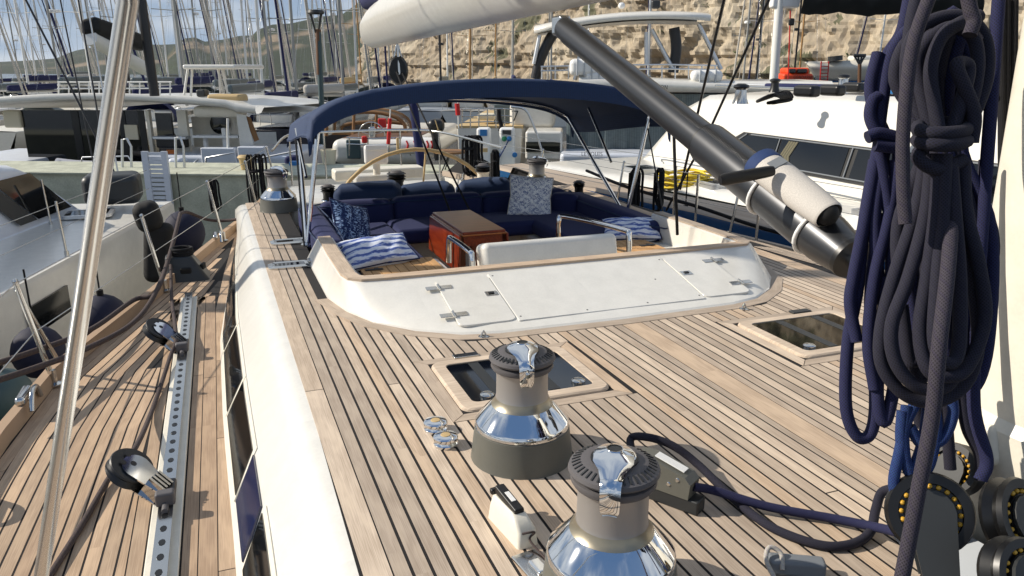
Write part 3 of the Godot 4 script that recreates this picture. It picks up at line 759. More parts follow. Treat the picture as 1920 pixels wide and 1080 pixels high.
# ================= mast, boom, vang, ropes =================
func px_rope(g: G, pts: Array, d, r: float, sub := 7, sides := 10):
	# pts: [px, py] or [px, py, depth]; a rope hanging beside the mast
	var p := []
	for q in pts: p.append(pd(q[0], q[1], q[2] if q.size() > 2 else d))
	g.tube(cr(p, sub), r, sides, true, 1.0 / (TAU * r) / 1.0)
func bolt_rope(g: G, p: Array, r: float, sub := 7, sides := 10): g.tube(cr(p, sub), r, sides, true, 1.0 / (TAU * r))
func build_rig():
	# mast
	var mp := Vector3(2.13, 0.0, -1.33)
	var M := thing("mast", "white painted aluminium mast rising beside the coiled halyards", "mast", mp)
	var g := G.new()
	var rows := []
	for y in [0.0, 0.15, 0.42, 0.45, 1.5, 3.0, 5.0]:
		var r := PackedVector3Array()
		var fx := 0.155 if y > 0.43 else 0.175
		var fz := 0.25 if y > 0.43 else 0.265
		for k in 33:
			var an := TAU * k / 32
			r.append(mp + Vector3(cos(an) * fx, y, sin(an) * fz - y * 0.012))
		rows.append(r)
	for i in [0, 1]: g.grid([rows[i], rows[i + 1]], true)
	g.grid([rows[2], rows[3]], true); g.grid(rows.slice(3), true)
	obj("mast_tube", g, "gel_cream", M)
	g = G.new(); g.lathe([Vector2(0.34, 0.0), Vector2(0.34, 0.03), Vector2(0.27, 0.07), Vector2(0.22, 0.1)], 32, Transform3D(Basis.from_scale(Vector3(1, 1, 1.2)), mp)); obj("mast_collar", g, "gel_grey", M)
	g = G.new(); g.rbox(pd(1862, 650, 2.25), Vector3(0.03, 0.36, 0.14), 0.012, camT.basis, 2); obj("mast_track_box", g, "black", M)
	g = G.new(); g.rbox(pd(1866, 830, 2.2), Vector3(0.10, 0.12, 0.10), 0.025, camT.basis, 3); obj("deck_pod", g, "gel_cream", M)
	g = G.new()
	g.box(pd(1876, 175, 2.3), Vector3(0.14, 0.012, 0.16), camT.basis); g.box(pd(1880, 165, 2.3), Vector3(0.10, 0.02, 0.10), camT.basis)
	for q in [[1858, 120], [1884, 60], [1866, 60]]: g.rbox(pd(q[0], q[1], 2.28), Vector3(0.03, 0.11, 0.03), 0.01, camT.basis, 2)
	g.tube([pd(1840, 168, 2.2), pd(1905, 150, 2.3)], 0.014, 8)
	obj("mast_winch_bracket", g, "charcoal", M)
	for q in [[1888, 0, 1885, 330], [1878, 0, 1880, 880], [1895, 330, 1876, 900], [1902, 0, 1898, 300]]:
		g = G.new(); var p0 := pd(q[0], q[1], 2.2); var p1 := pd(q[2], q[3], 2.2); g.tube([p0, p1], 0.011, 8); obj("halyard", g, "rope_black", M)
	# boom
	var B := thing("boom", "thick white glossy boom overhead with its open end cut at an angle", "boom", Vector3(2.08, 1.7, -6.0))
	g = G.new(); rows = []
	var cols := []
	for st in [[-1.5, 1.80, 0.24, 0.55], [-4.0, 1.75, 0.26, 0.58], [-7.0, 1.70, 0.27, 0.6], [-9.3, 1.66, 0.27, 0.6], [-10.7, 1.64, 0.26, 0.58], [-11.05, 1.635, 0.255, 0.57]]:
		var r := PackedVector3Array()
		for k in 29:
			var an := -PI / 2 + TAU * k / 28
			var cx := cos(an); var sy := sin(an)
			var w: float = st[2] * (1.0 if sy > 0 else (1.0 - 0.35 * -sy))
			var p := Vector3(2.08 + cx * w, st[1] + st[3] * (0.5 + 0.5 * sy), st[0])
			var hh := 0.5 + 0.5 * sy
			if st[0] < -10.0: p.z += 1.5 * maxf(0.0, hh - 0.14) + 1.2 * maxf(0.0, 0.14 - hh)
			r.append(p)
		rows.append(r)
	g.grid(rows, true)
	var ctr := Vector3.ZERO
	for k in 28: ctr += rows[-1][k] / 28.0
	for k in 28: g.tri(ctr, rows[-1][k], rows[-1][k + 1])
	obj("boom_tube", g, "gel", B)
	g = G.new(); g.rbox(Vector3(2.08, 2.33, -6.5), Vector3(0.36, 0.3, 8.9), 0.11, Basis(Vector3.RIGHT, deg_to_rad(-0.8)), 3); obj("sail_cover", g, "cover_blue", B)
	# hanging block under the boom end
	var hbp := atx(747, 132, 2.08)
	var K := thing("hanging_block", "black mainsheet block hanging under the boom end", "block", hbp)
	g = G.new(); var fb := Basis(Vector3.UP, deg_to_rad(-20)) * Basis(Vector3.RIGHT, PI / 2)
	g.lathe([Vector2(0.0, -0.04), Vector2(0.1, -0.04), Vector2(0.115, -0.02), Vector2(0.09, 0.0), Vector2(0.115, 0.02), Vector2(0.1, 0.04), Vector2(0, 0.04)], 20, Transform3D(fb * Basis.from_scale(Vector3(1, 1, 1.5)), hbp)); obj("cheek", g, "black", K)
	g = G.new(); g.tube(cr([hbp + Vector3(-0.05, 0.12, 0), hbp + Vector3(0, 0.3, 0), hbp + Vector3(0.05, 0.12, 0)], 4), 0.01, 6); g.tube([hbp + Vector3(0, -0.05, 0.05), hbp + Vector3(0.0, 0.3, 0.0)], 0.016, 6); obj("shackle", g, "steel", K)
	for q in [[0.03, 0.05], [-0.03, -0.05]]:
		g = G.new(); var e := Vector3(2.08 + q[0] * 3, 0.0, hbp.z + 2.6 + q[1]); g.tube([hbp + Vector3(q[0], 0, 0), e], 0.011, 6)
		single("mainsheet", g, "rope_black", "thin black mainsheet line running down through the blue bimini", "rope", "mainsheet lines under the bimini")
	# vang
	var va := atx(1052, 48, 2.08); var vb := atx(1590, 480, 2.08); var vc := Vector3(2.08, 0.44, -1.5)
	var V := thing("boom_vang", "dark grey metallic hydraulic vang tube slanting from mast to boom", "vang", vb)
	var dir := (vb - va).normalized(); var L := (vb - va).length()
	g = G.new()
	g.tube([va + dir * 0.06, va + dir * 0.16], 0.07, 20); g.tube([va + dir * 0.16, va + dir * (L * 0.645)], 0.076, 24)
	g.tube([va + dir * (L * 0.645), va + dir * (L * 0.65), va + dir * (L * 0.955), va + dir * L], [0.09, 0.096, 0.096, 0.076], 24)
	obj("outer_tube", g, "vang", V)
	g = G.new(); g.tube([va + dir * (L * 0.642), va + dir * (L * 0.646)], 0.0905, 24); obj("seal_ring", g, "black", V); g = G.new(); g.tube([va + dir * L, va + dir * (L + 0.02)], 0.078, 24); obj("end_cap", g, "black", V)
	g = G.new(); g.tube([va + dir * L, vc], 0.028, 14); obj("piston_rod", g, "chrome", V); g = G.new(); g.rbox(va, Vector3(0.08, 0.12, 0.14), 0.02, Basis.IDENTITY, 2); obj("boom_bracket", g, "steel", V)
	g = G.new(); g.tube([va + dir * (L * 0.962), va + dir * (L * 0.995)], [0.094, 0.0785], 24); obj("end_sleeve", g, "vang", V)
	# winch handle pocket strapped on the vang
	var side := Vector3(-0.35, 0.75, -0.1); side = (side - dir * side.dot(dir)).normalized()
	var w2 := dir.cross(side).normalized()
	var pb := Basis(w2, side, dir)
	var pc := va + dir * (L * 0.893) + side * 0.134
	var W := thing("winch_handle_pocket", "off white winch handle holster with blue edge strapped to the vang", "holster", pc)
	g = G.new(); rows = []
	for q in [[-0.22, 0.05], [-0.21, 0.056], [-0.08, 0.057], [0.08, 0.053], [0.19, 0.048], [0.2, 0.043]]:
		var r := PackedVector3Array()
		for k in 25:
			var an := TAU * k / 24
			var f := Vector2(cos(an), sin(an))
			r.append(pc + pb * Vector3(f.x * q[1] * 1.25, f.y * q[1] * 1.0, q[0]))
		rows.append(r)
	g.grid(rows, true); obj("sleeve", g, "bag_white", W)
	g = G.new(); rows = []
	for q in [[-0.232, 0.052], [-0.23, 0.0595], [-0.18, 0.0595], [-0.175, 0.055]]:
		var r := PackedVector3Array()
		for k in 25:
			var an := TAU * k / 24
			r.append(pc + pb * Vector3(cos(an) * q[1] * 1.25, sin(an) * q[1], q[0]))
		rows.append(r)
	g.grid(rows, true); g.rbox(pc + pb * Vector3(0, -0.05, -0.02), Vector3(0.08, 0.02, 0.38), 0.008, pb, 1); obj("blue_binding", g, "bag_blue", W)
	g = G.new(); g.rbox(pc + pb * Vector3(-0.01, 0.0575, -0.12), Vector3(0.06, 0.004, 0.05), 0.001, pb, 1); obj("label_patch", g, "grey", W)
	g = G.new(); g.ball(pc + pb * Vector3(0, 0, 0.185), 0.044, 14); obj("pocket_mouth", g, "black_matte", W)
	for s: float in [0.822, 0.935]:
		g = G.new(); var c0 := va + dir * (L * s); var pts := []
		for k in 25:
			var an := TAU * k / 24; pts.append(c0 + (side * sin(an) + w2 * cos(an)) * 0.1 + dir * 0.01 * sin(an))
		g.tube(pts, 0.009, 6, false); obj("strap", g, "white_plastic", W)
	var hp := pd(1352, 338, proj_depth(pc) - 0.02); var hq := pd(1450, 320, proj_depth(pc))
	g = G.new(); g.tube(cr([hq, hq.lerp(hp, 0.15), hq.lerp(hp, 0.5), hq.lerp(hp, 0.9), hp], 3), [0.018, 0.02, 0.021, 0.022, 0.022, 0.023, 0.023, 0.024, 0.024, 0.024, 0.023, 0.022, 0.019], 14); g.tube([hp, hp + (hp - hq).normalized() * 0.004], 0.0185, 12)
	var hd := single("cranking_lever", g, "black", "black gripped winch crank poking from the white holster", "winch handle")
	# stainless lower shroud tube close by
	g = G.new(); g.tube([pd(238, -60, 1.05), pd(240, 0, 1.07), pd(70, 1130, 2.05)], [0.0142, 0.0145, 0.0175], 20)
	single("shroud_tube", g, "tube_steel", "polished stainless tube slanting up from the side deck", "shroud")
	# ---- coils hanging by the mast ----
	var R := 0.0155
	var C1 := thing("halyard_coil", "dark plum grey braided rope coil with a double turn round its waist", "rope coil", pd(1760, 760, 1.8))
	var loops := [
		[[1742, 262], [1716, 190], [1700, 120], [1716, 62], [1760, 34], [1812, 34], [1846, 70], [1852, 130], [1836, 190], [1800, 262]],
		[[1752, 262, 1.78], [1732, 190, 1.78], [1720, 120, 1.78], [1738, 78, 1.77], [1780, 52, 1.77], [1822, 66, 1.78], [1834, 120, 1.78], [1822, 190, 1.78], [1796, 262, 1.78]],
		[[1764, 262, 1.76], [1752, 200, 1.76], [1745, 130, 1.75], [1765, 70, 1.75], [1800, 44, 1.76], [1836, 30, 1.78]],
		[[1776, 262, 1.77], [1800, 200, 1.76], [1816, 130, 1.76], [1800, 118, 1.75], [1796, 132, 1.74], [1826, 210, 1.75], [1822, 268, 1.76]],
		[[1730, 268, 1.8], [1700, 170, 1.82], [1706, 60, 1.83], [1722, -20, 1.84]]]
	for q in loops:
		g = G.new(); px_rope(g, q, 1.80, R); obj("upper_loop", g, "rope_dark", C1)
	for q in [240, 262]:
		g = G.new(); var pts := []
		for k in 25:
			var an := TAU * k / 24
			pts.append(pd(1767 + 47 * cos(an), q + 10 * sin(an), 1.765 + 0.055 * sin(-an)))
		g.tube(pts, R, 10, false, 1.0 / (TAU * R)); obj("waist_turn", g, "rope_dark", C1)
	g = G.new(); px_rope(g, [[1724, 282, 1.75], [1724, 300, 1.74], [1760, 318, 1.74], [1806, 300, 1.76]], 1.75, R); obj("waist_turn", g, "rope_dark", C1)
	var low := [
		[[1738, 290], [1716, 400], [1676, 520], [1652, 620], [1656, 690], [1700, 742], [1760, 752], [1812, 716], [1834, 640], [1826, 540], [1806, 400], [1800, 300]],
		[[1748, 290, 1.77], [1736, 400, 1.77], [1704, 520, 1.77], [1672, 610, 1.77], [1680, 680, 1.77], [1722, 726, 1.77], [1776, 722, 1.77], [1800, 660, 1.77], [1796, 540, 1.77], [1784, 400, 1.77], [1788, 300, 1.77]],
		[[1760, 290, 1.75], [1754, 400, 1.75], [1738, 520, 1.75], [1724, 620, 1.75], [1738, 690, 1.74], [1772, 706, 1.74], [1812, 690, 1.75], [1846, 600, 1.76], [1836, 500, 1.76], [1812, 400, 1.76], [1806, 300, 1.77]],
		[[1772, 290, 1.74], [1768, 400, 1.74], [1756, 540, 1.73], [1752, 640, 1.73], [1772, 680, 1.73], [1796, 660, 1.74], [1800, 540, 1.74], [1790, 400, 1.74], [1782, 300, 1.75]]]
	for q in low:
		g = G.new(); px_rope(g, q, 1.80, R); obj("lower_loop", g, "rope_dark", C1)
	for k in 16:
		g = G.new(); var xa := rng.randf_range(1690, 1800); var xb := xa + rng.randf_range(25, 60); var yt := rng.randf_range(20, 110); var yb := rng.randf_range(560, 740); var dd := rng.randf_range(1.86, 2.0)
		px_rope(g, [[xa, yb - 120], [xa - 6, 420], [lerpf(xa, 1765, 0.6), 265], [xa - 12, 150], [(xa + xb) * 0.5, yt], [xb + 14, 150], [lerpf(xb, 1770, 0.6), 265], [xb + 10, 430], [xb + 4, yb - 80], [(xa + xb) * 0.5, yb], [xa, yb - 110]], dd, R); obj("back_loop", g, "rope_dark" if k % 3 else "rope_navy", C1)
	var C2 := thing("halyard_coil", "deep navy braided rope coil knotted at the middle, hanging beside the plum grey coil", "rope coil", pd(1650, 820, 1.95))
	for q in [[[1706, -10], [1690, 60], [1660, 110], [1646, 170], [1650, 250], [1636, 330], [1618, 430], [1600, 520], [1594, 570], [1606, 640]],
		[[1716, 40], [1690, 70], [1668, 110], [1656, 180], [1648, 260], [1658, 340], [1672, 440], [1672, 560], [1690, 640]],
		[[1648, 180], [1636, 190], [1632, 220], [1648, 250], [1680, 262], [1684, 300], [1668, 400], [1640, 520], [1628, 640], [1640, 730]],
		[[1646, 100], [1632, 160], [1640, 210], [1660, 260], [1652, 320], [1640, 420], [1650, 540], [1668, 600]],
		[[1640, 300], [1620, 420], [1608, 540], [1590, 640], [1586, 760], [1604, 815], [1628, 818], [1640, 780], [1640, 700], [1632, 560], [1650, 400]],
		[[1676, 300], [1686, 420], [1690, 560], [1680, 700], [1660, 790], [1646, 750], [1650, 640], [1664, 520]]]:
		g = G.new(); px_rope(g, q, 1.95 + rng.randf_range(-0.02, 0.02), 0.0155); obj("loop", g, "rope_navy", C2)
	for q in [[[1626, 258], [1650, 250], [1690, 262], [1680, 276], [1640, 272]]]:
		g = G.new(); px_rope(g, q, 1.91, 0.0155); obj("knot", g, "rope_navy", C2)
	var C3 := thing("halyard_coil", "lighter blue rope loops dangling above the black turning blocks", "rope coil", pd(1720, 900, 2.1))
	for q in [[[1726, 740], [1700, 790], [1686, 850], [1676, 900], [1680, 930]], [[1700, 760], [1694, 820], [1702, 880], [1722, 894], [1744, 868], [1756, 800], [1750, 750]], [[1706, 800], [1730, 834], [1766, 824], [1786, 780], [1784, 740]], [[1740, 760], [1730, 830], [1708, 880], [1690, 830], [1692, 770]]]:
		g = G.new(); px_rope(g, q, 2.05, 0.0145); obj("loop", g, "rope_blue", C3)
	for r in [["plum grey halyard hanging straight down in front of the coils", "rope_plum", 1.62, 0.0155, [[1786, 380, 1.78], [1778, 500, 1.68], [1762, 640], [1748, 780], [1722, 920], [1690, 1090]]],
		["dark navy halyard running straight up beside the mast, outermost of the hanging ropes", "rope_navy", 1.85, 0.0155, [[1874, -20], [1858, 200], [1842, 420], [1832, 580], [1826, 760], [1850, 860], [1838, 900]]],
		["brownish halyard rising in front of the dark coil with a whipped end", "rope_plum", 1.72, 0.0150, [[1748, -20], [1716, 70], [1702, 150], [1693, 260], [1694, 360], [1698, 420]]],
		["short grey rope tail hanging over the top of the dark coil", "rope_plum", 1.70, 0.0155, [[1812, -20], [1820, 20], [1826, 40], [1818, 66]]]]:
		g = G.new(); px_rope(g, r[4], r[2], r[3]); single("halyard", g, r[1], r[0], "rope")
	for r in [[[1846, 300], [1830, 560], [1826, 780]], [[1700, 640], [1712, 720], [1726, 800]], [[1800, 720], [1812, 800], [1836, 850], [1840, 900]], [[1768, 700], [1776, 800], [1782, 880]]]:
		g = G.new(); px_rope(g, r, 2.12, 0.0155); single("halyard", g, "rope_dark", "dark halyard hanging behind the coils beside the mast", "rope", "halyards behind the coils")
func proj_depth(p: Vector3) -> float: return -(camT.affine_inverse() * p).z
# ================= fittings, cockpit =================
func winch(pos: Vector3, s: float, turn: float, label: String, lettered := false, group := "") -> Node3D:
	var W := thing("winch", label, "winch", pos, group)
	var xf := Transform3D(Basis(Vector3.UP, turn) * Basis.from_scale(Vector3(s, s * 0.99, s)), pos)
	var g := G.new(); g.lathe([Vector2(0.192, 0.0), Vector2(0.19, 0.006), Vector2(0.176, 0.122), Vector2(0.168, 0.126)], 40, xf); obj("skirt", g, "skirt", W)
	g = G.new(); g.lathe([Vector2(0.168, 0.124), Vector2(0.174, 0.127), Vector2(0.174, 0.146), Vector2(0.170, 0.151), Vector2(0.152, 0.172), Vector2(0.130, 0.196), Vector2(0.116, 0.21), Vector2(0.106, 0.218)], 48, xf); obj("base_cone", g, "chrome", W)
	g = G.new(); g.lathe([Vector2(0.114, 0.212), Vector2(0.104, 0.222), Vector2(0.098, 0.24)], 40, xf); obj("drum_foot", g, "bronze", W)
	g = G.new(); g.lathe([Vector2(0.098, 0.239), Vector2(0.095, 0.25), Vector2(0.094, 0.32), Vector2(0.096, 0.345), Vector2(0.1, 0.355)], 40, xf); obj("drum", g, "drum", W)
	xf = xf * Transform3D(Basis.IDENTITY, Vector3(0, 0.04, 0))
	g = G.new()
	g.lathe([Vector2(0.085, 0.310), Vector2(0.108, 0.312), Vector2(0.114, 0.322), Vector2(0.112, 0.333), Vector2(0.092, 0.338)], 48, xf)
	g.lathe([Vector2(0.092, 0.337), Vector2(0.092, 0.342)], 40, xf)
	g.lathe([Vector2(0.092, 0.341), Vector2(0.115, 0.344), Vector2(0.121, 0.352), Vector2(0.118, 0.362), Vector2(0.085, 0.378), Vector2(0.062, 0.380)], 48, xf)
	var tail := obj("self_tailing_jaw", g, "rubber", W)
	g = G.new()
	for i in 40:
		if i > 26 and i < 34: continue
		var an := TAU * i / 40
		g.t = xf * Transform3D(Basis(Vector3.UP, -an), Vector3.ZERO)
		g.box(Vector3(0.100, 0.3715, 0), Vector3(0.024, 0.004, 0.0045), Basis(Vector3.BACK, -0.45))
	g.t = Transform3D.IDENTITY
	var rb := obj("ribs", g, "charcoal", tail); rb.set_meta("kind", "stuff")
	g = G.new(); g.lathe([Vector2(0.062, 0.372), Vector2(0.062, 0.384), Vector2(0.056, 0.386)], 32, xf); obj("inner_ring", g, "black", W)
	g = G.new(); g.lathe([Vector2(0.056, 0.384), Vector2(0.056, 0.392), Vector2(0.048, 0.400), Vector2(0.024, 0.408), Vector2(0.022, 0.411), Vector2(0.019, 0.411)], 32, xf)
	obj("top_cap", g, "chrome", W)
	g = G.new(); g.lathe([Vector2(0.02, 0.409), Vector2(0.0, 0.4075)], 8, xf); obj("handle_socket", g, "charcoal", W)
	g = G.new()
	var rows := []
	for q in [[0.02, 0.402, 0.052], [0.05, 0.396, 0.052], [0.075, 0.386, 0.036], [0.105, 0.377, 0.028], [0.126, 0.366, 0.026], [0.133, 0.345, 0.026], [0.131, 0.300, 0.024], [0.118, 0.278, 0.017]]:
		var r := PackedVector3Array()
		for k in 9:
			var w: float = q[2] * (k / 4.0 - 1.0)
			r.append(xf * Vector3(w, q[1] + 0.007 * (1.0 - pow(k / 4.0 - 1.0, 2.0)), q[0] + 0.005 * (1.0 - pow(k / 4.0 - 1.0, 2.0))))
		rows.append(r)
	g.grid(rows)
	obj("feeder_arm", g, "chrome", W)
	if lettered:
		var tm := TextMesh.new(); tm.text = "LEWMAR"; tm.font_size = 12; tm.pixel_size = 0.0011; tm.depth = 0.002
		var f := SystemFont.new(); f.font_names = PackedStringArray(["Droid Sans"]); tm.font = f
		var o := MeshInstance3D.new(); o.name = "lettering"; o.mesh = tm; o.material_override = MT["charcoal"]
		W.add_child(o); o.transform = Transform3D(Basis.IDENTITY, -W.position) * xf * Transform3D(Basis(Vector3.UP, deg_to_rad(-38)) * Basis(Vector3.RIGHT, deg_to_rad(-62)), Basis(Vector3.UP, deg_to_rad(-38)) * Vector3(0, 0.3735, 0.102))
	return W
func pillow(called: String, label: String, c: Vector3, b: Basis, w: float, h: float, t: float, mat: String):
	var g := G.new(); var N := 18
	for sg in [1.0, -1.0]:
		var rows := []
		for j in N + 1:
			var r := PackedVector3Array()
			for i in N + 1:
				var u := 2.0 * i / N - 1.0; var v := 2.0 * j / N - 1.0
				var e := pow(maxf(0.0, (1.0 - pow(absf(u), 2.6)) * (1.0 - pow(absf(v), 2.6))), 0.55)
				var pin := 1.0 - 0.10 * (1.0 - pow(absf(u * v), 0.8)) * maxf(absf(u), absf(v))
				var wr := 0.012 * sin(u * 7.0 + v * 4.0) * sin(v * 9.0 - u * 3.0) * e
				r.append(c + b * Vector3(u * w * 0.5 * pin, v * h * 0.5 * pin - 0.02 * e * (1.0 - v), sg * (t * 0.5 * e) + wr))
			rows.append(r)
		g.grid(rows)
	var o := thing(called, label, "pillow", c - Vector3(0, h * 0.3, 0))
	obj("pillow_cover", g, mat, o)
	var e2 := G.new(); var pts := []
	for k in 4 * N:
		var s := k / N; var f := 2.0 * (k % N) / N - 1.0
		var u: float = [f, 1.0, -f, -1.0][s]; var v: float = [-1.0, f, 1.0, -f][s]
		var pin := 1.0 - 0.10 * (1.0 - pow(absf(u * v), 0.8)) * maxf(absf(u), absf(v))
		pts.append(c + b * Vector3(u * w * 0.5 * pin, v * h * 0.5 * pin, 0))
	pts.append(pts[0]); e2.tube(pts, 0.006, 6, false); obj("piping", e2, "bag_white" if mat == "ikat" else "cushion", o)
func build_fittings():
	var face := Basis(Vector3.UP, deg_to_rad(-20.5))
	var w1 := at(979, 676, 0.375); w1.y = 0.0
	var w2 := at(1151, 886, 0.375); w2.y = 0.0
	winch(w1, 1.0, deg_to_rad(-14), "chrome and grey self tailing winch in front of the deck hatch", true)
	winch(w2, 1.0, deg_to_rad(-32), "chrome and grey self tailing winch with the black rope clutch beside it")
	winch(at(524, 394, 0.0), 1.0, 0.6, "chrome winch on the teak side deck beside the deck portlights")
	winch(at(1006, 362, 0.0), 0.95, 0.9, "chrome winch rising behind the settee beside the white patterned pillow")
	for q in [[617, 386, 0.62, "small black topped winch by the rim of the steering wheel"], [745, 372, 0.85, "black covered winch behind the navy folded bags"], [906, 352, 0.8, "pale drum winch beside the black rope hank on the stern rail"], [688 + 397, 372, 0.55, "small dark winch half hidden at the settee corner"]]:
		var p := at(q[0], q[1], 0.0)
		var W := thing("winch", q[3], "winch", p)
		var xf := Transform3D(Basis.from_scale(Vector3.ONE * q[2]), p)
		var g0 := G.new(); g0.lathe([Vector2(0.15, -0.2), Vector2(0.15, 0.06), Vector2(0.11, 0.11)], 24, xf); obj("base_cone", g0, "chrome", W)
		g0 = G.new(); g0.lathe([Vector2(0.09, 0.10), Vector2(0.085, 0.2), Vector2(0.1, 0.24)], 24, xf); obj("drum", g0, "black" if q[2] != 0.8 else "gel_cream", W)
		for k in 3:
			g0 = G.new(); g0.lathe([Vector2(0.1, 0.24 + k * 0.035), Vector2(0.125, 0.25 + k * 0.035), Vector2(0.1, 0.268 + k * 0.035)], 24, xf); obj("jaw_disc", g0, "black", W)
		g0 = G.new(); g0.lathe([Vector2(0.09, 0.33), Vector2(0.06, 0.36), Vector2(0.0, 0.365)], 20, xf); obj("top_cap", g0, "rubber", W)
	# genoa cars
	for q in [[305, 925, 246, 842, "genoa car on the track with black sheave, the one lying flat beside the rope shadow"], [336, 650, 308, 622, "genoa car on the track next to the black deck fairlead"]]:
		var p0 := Vector3(-0.351, -0.305, at(q[0], q[1], -0.30).z)
		var K := thing("genoa_car", q[4], "block", p0)
		var g := G.new(); g.rbox(p0 + Vector3(0, 0.012, 0), Vector3(0.07, 0.035, 0.16), 0.01, Basis.IDENTITY, 2); obj("slider", g, "black", K)
		g = G.new(); g.tube([p0 + Vector3(0, 0.01, 0.06), p0 + Vector3(0, 0.01, 0.16)], 0.013, 8); g.rbox(p0 + Vector3(0, 0.03, 0.085), Vector3(0.075, 0.06, 0.05), 0.012, Basis.IDENTITY, 2); obj("plunger", g, "rubber", K)
		var wc := p0 + Vector3(-0.135, 0.10, -0.08)
		var ax := Vector3(0.55, 0.78, 0.30).normalized(); var dx := (wc - p0).normalized(); dx = (dx - ax * dx.dot(ax)).normalized()
		var b := Basis(dx, ax, dx.cross(ax))
		g = G.new(); g.lathe([Vector2(0, -0.026), Vector2(0.088, -0.026), Vector2(0.092, -0.02), Vector2(0.076, 0.0), Vector2(0.092, 0.02), Vector2(0.088, 0.026), Vector2(0, 0.026)], 32, Transform3D(b, wc)); obj("sheave", g, "black", K)
		for sd in [1.0, -1.0]:
			g = G.new()
			var poly := PackedVector2Array()
			for k in 15:
				var an := PI / 2 + PI * k / 14 - PI
				poly.append(Vector2(0.02 + cos(an) * 0.062, sin(an) * 0.062))
			poly.append(Vector2(-0.15, 0.035)); poly.append(Vector2(-0.15, -0.035))
			for k in poly.size(): poly[k].x = 0.02 - (poly[k].x - 0.02)
			for k in poly.size(): poly[k].x = -poly[k].x
			g.prism(poly, 0.028 * sd, 0.034 * sd, Transform3D(b, wc)); obj("cheek_plate", g, "chrome", K)
			for hq in [Vector2(0.045, 0.02), Vector2(0.03, -0.03), Vector2(0.0, 0.0)]:
				g = G.new(); g.lathe([Vector2(0.013, 0.0345 * sd), Vector2(0, 0.0346 * sd)], 10, Transform3D(b, wc + b * Vector3(hq.x, 0, hq.y))); obj("cheek_hole", g, "black", K)
		for k in 4:
			g = G.new(); g.box(wc.lerp(p0, 0.72) + b * Vector3(0, 0.0, -0.03 + k * 0.02), Vector3(0.075, 0.085, 0.011), b); obj("spring_leaf", g, "steel", K)
	# sheets along the side deck
	var gs := G.new(); bolt_rope(gs, [at(320, 492, -0.2), at(322, 560, -0.28), at(330, 632, -0.25), at(318, 672, -0.3), at(285, 770, -0.33), at(250, 846, -0.24), at(215, 880, -0.32), at(150, 990, -0.335), at(80, 1100, -0.335)], 0.0125)
	single("jib_sheet", gs, "rope_brown", "brown black jib sheet running along the side deck through the cars", "rope")
	for q in [[0.0, "upper brown mooring line sagging along the toe rail", 668], [0.0, "lower brown mooring line sagging along the toe rail", 700]]:
		gs = G.new(); bolt_rope(gs, [at(-60, q[2] + 30, -0.1), at(60, q[2] - 8, -0.15), at(170, q[2] - 50, -0.2), at(250, q[2] - 105 + (q[2] - 668) * 0.3, -0.24), at(292, 548, -0.22), at(318, 478, -0.12), at(338, 400, 0.0)], 0.017)
		single("mooring_line", gs, "rope_brown", q[1], "rope")
	gs = G.new(); bolt_rope(gs, [at(338, 400, 0.0), at(352, 398, -0.05), at(390, 412, -0.18), at(430, 413, -0.2), at(482, 404, -0.1)], 0.016); single("mooring_line", gs, "rope_brown", "brown mooring line drooping between the stanchion and the chrome winch", "rope")
	# black fairlead
	var fl := at(347, 520, -0.35)
	var FL := thing("deck_fairlead", "black tapered fairlead with cut out holes on the side deck", "fairlead", fl)
	gs = G.new(); var r2 := []
	for q in [[0.0, 0.30, 0.17], [0.19, 0.19, 0.10], [0.2, 0.17, 0.085]]:
		var r := PackedVector3Array()
		for p in rrect(-q[1] * 0.5, q[1] * 0.5, -q[2], q[2], 0.04, 0.0): r.append(fl + Vector3(p.x * 1.15 + 0.03 - q[0] * 0.3, q[0], p.z))
		r2.append(r)
	gs.grid(r2, true); var tp := []
	for p in r2[2]: tp.append(p)
	flat(gs, tp); obj("body", gs, "charcoal", FL)
	for k in 3:
		gs = G.new(); var pts := []
		for i in 17:
			var an := TAU * i / 16; pts.append(fl + Vector3(0.0 + cos(an) * 0.08, 0.21 + k * 0.022, sin(an) * 0.075))
		gs.tube(pts, 0.014, 8, false); obj("rope_turn", gs, "rope_black", FL)
	for q in [Vector3(0.02, 0.09, 0.136), Vector3(0.155, 0.1, 0.05)]:
		gs = G.new(); gs.rbox(fl + q, Vector3(0.09, 0.055, 0.03), 0.014, Basis(Vector3.UP, 0.0 if q.x < 0.1 else 1.3), 2); obj("hole", gs, "black_matte", FL)
	# rope clutch
	var ca := at(1213, 925, 0.0); var cb := at(1314, 962, 0.0); var cd := (cb - ca).normalized(); var cl := (cb - ca).length()
	var cbas := Basis(cd, Vector3.UP, cd.cross(Vector3.UP))
	var cc := (ca + cb) * 0.5
	var CL := thing("rope_clutch", "dark grey rope clutch on a raised bar with navy rope coming out", "rope clutch", cc)
	gs = G.new(); gs.rbox(cc + Vector3(0, 0.025, 0), Vector3(cl, 0.05, 0.06), 0.006, cbas, 2); obj("raised_bar", gs, "charcoal", CL)
	gs = G.new(); var bo := cc + Vector3(0, 0.05, 0) - cd * 0.035
	var sd2 := PackedVector2Array([Vector2(-0.10, 0), Vector2(0.10, 0), Vector2(0.105, 0.055), Vector2(0.085, 0.075), Vector2(-0.04, 0.105), Vector2(-0.10, 0.10)])
	gs.prism(sd2, -0.035, 0.035, Transform3D(Basis(cd, cbas.z, Vector3.UP), bo)); obj("body", gs, "skirt", CL)
	gs = G.new(); gs.rbox(bo + cd * 0.02 + Vector3(0, 0.097, 0), Vector3(0.11, 0.004, 0.034), 0.001, Basis(cbas.z, -0.235) * cbas, 1); obj("label_strip", gs, "white_plastic", CL)
	var tm := TextMesh.new(); tm.text = "MAIN"; tm.font_size = 10; tm.pixel_size = 0.0018; tm.depth = 0.001
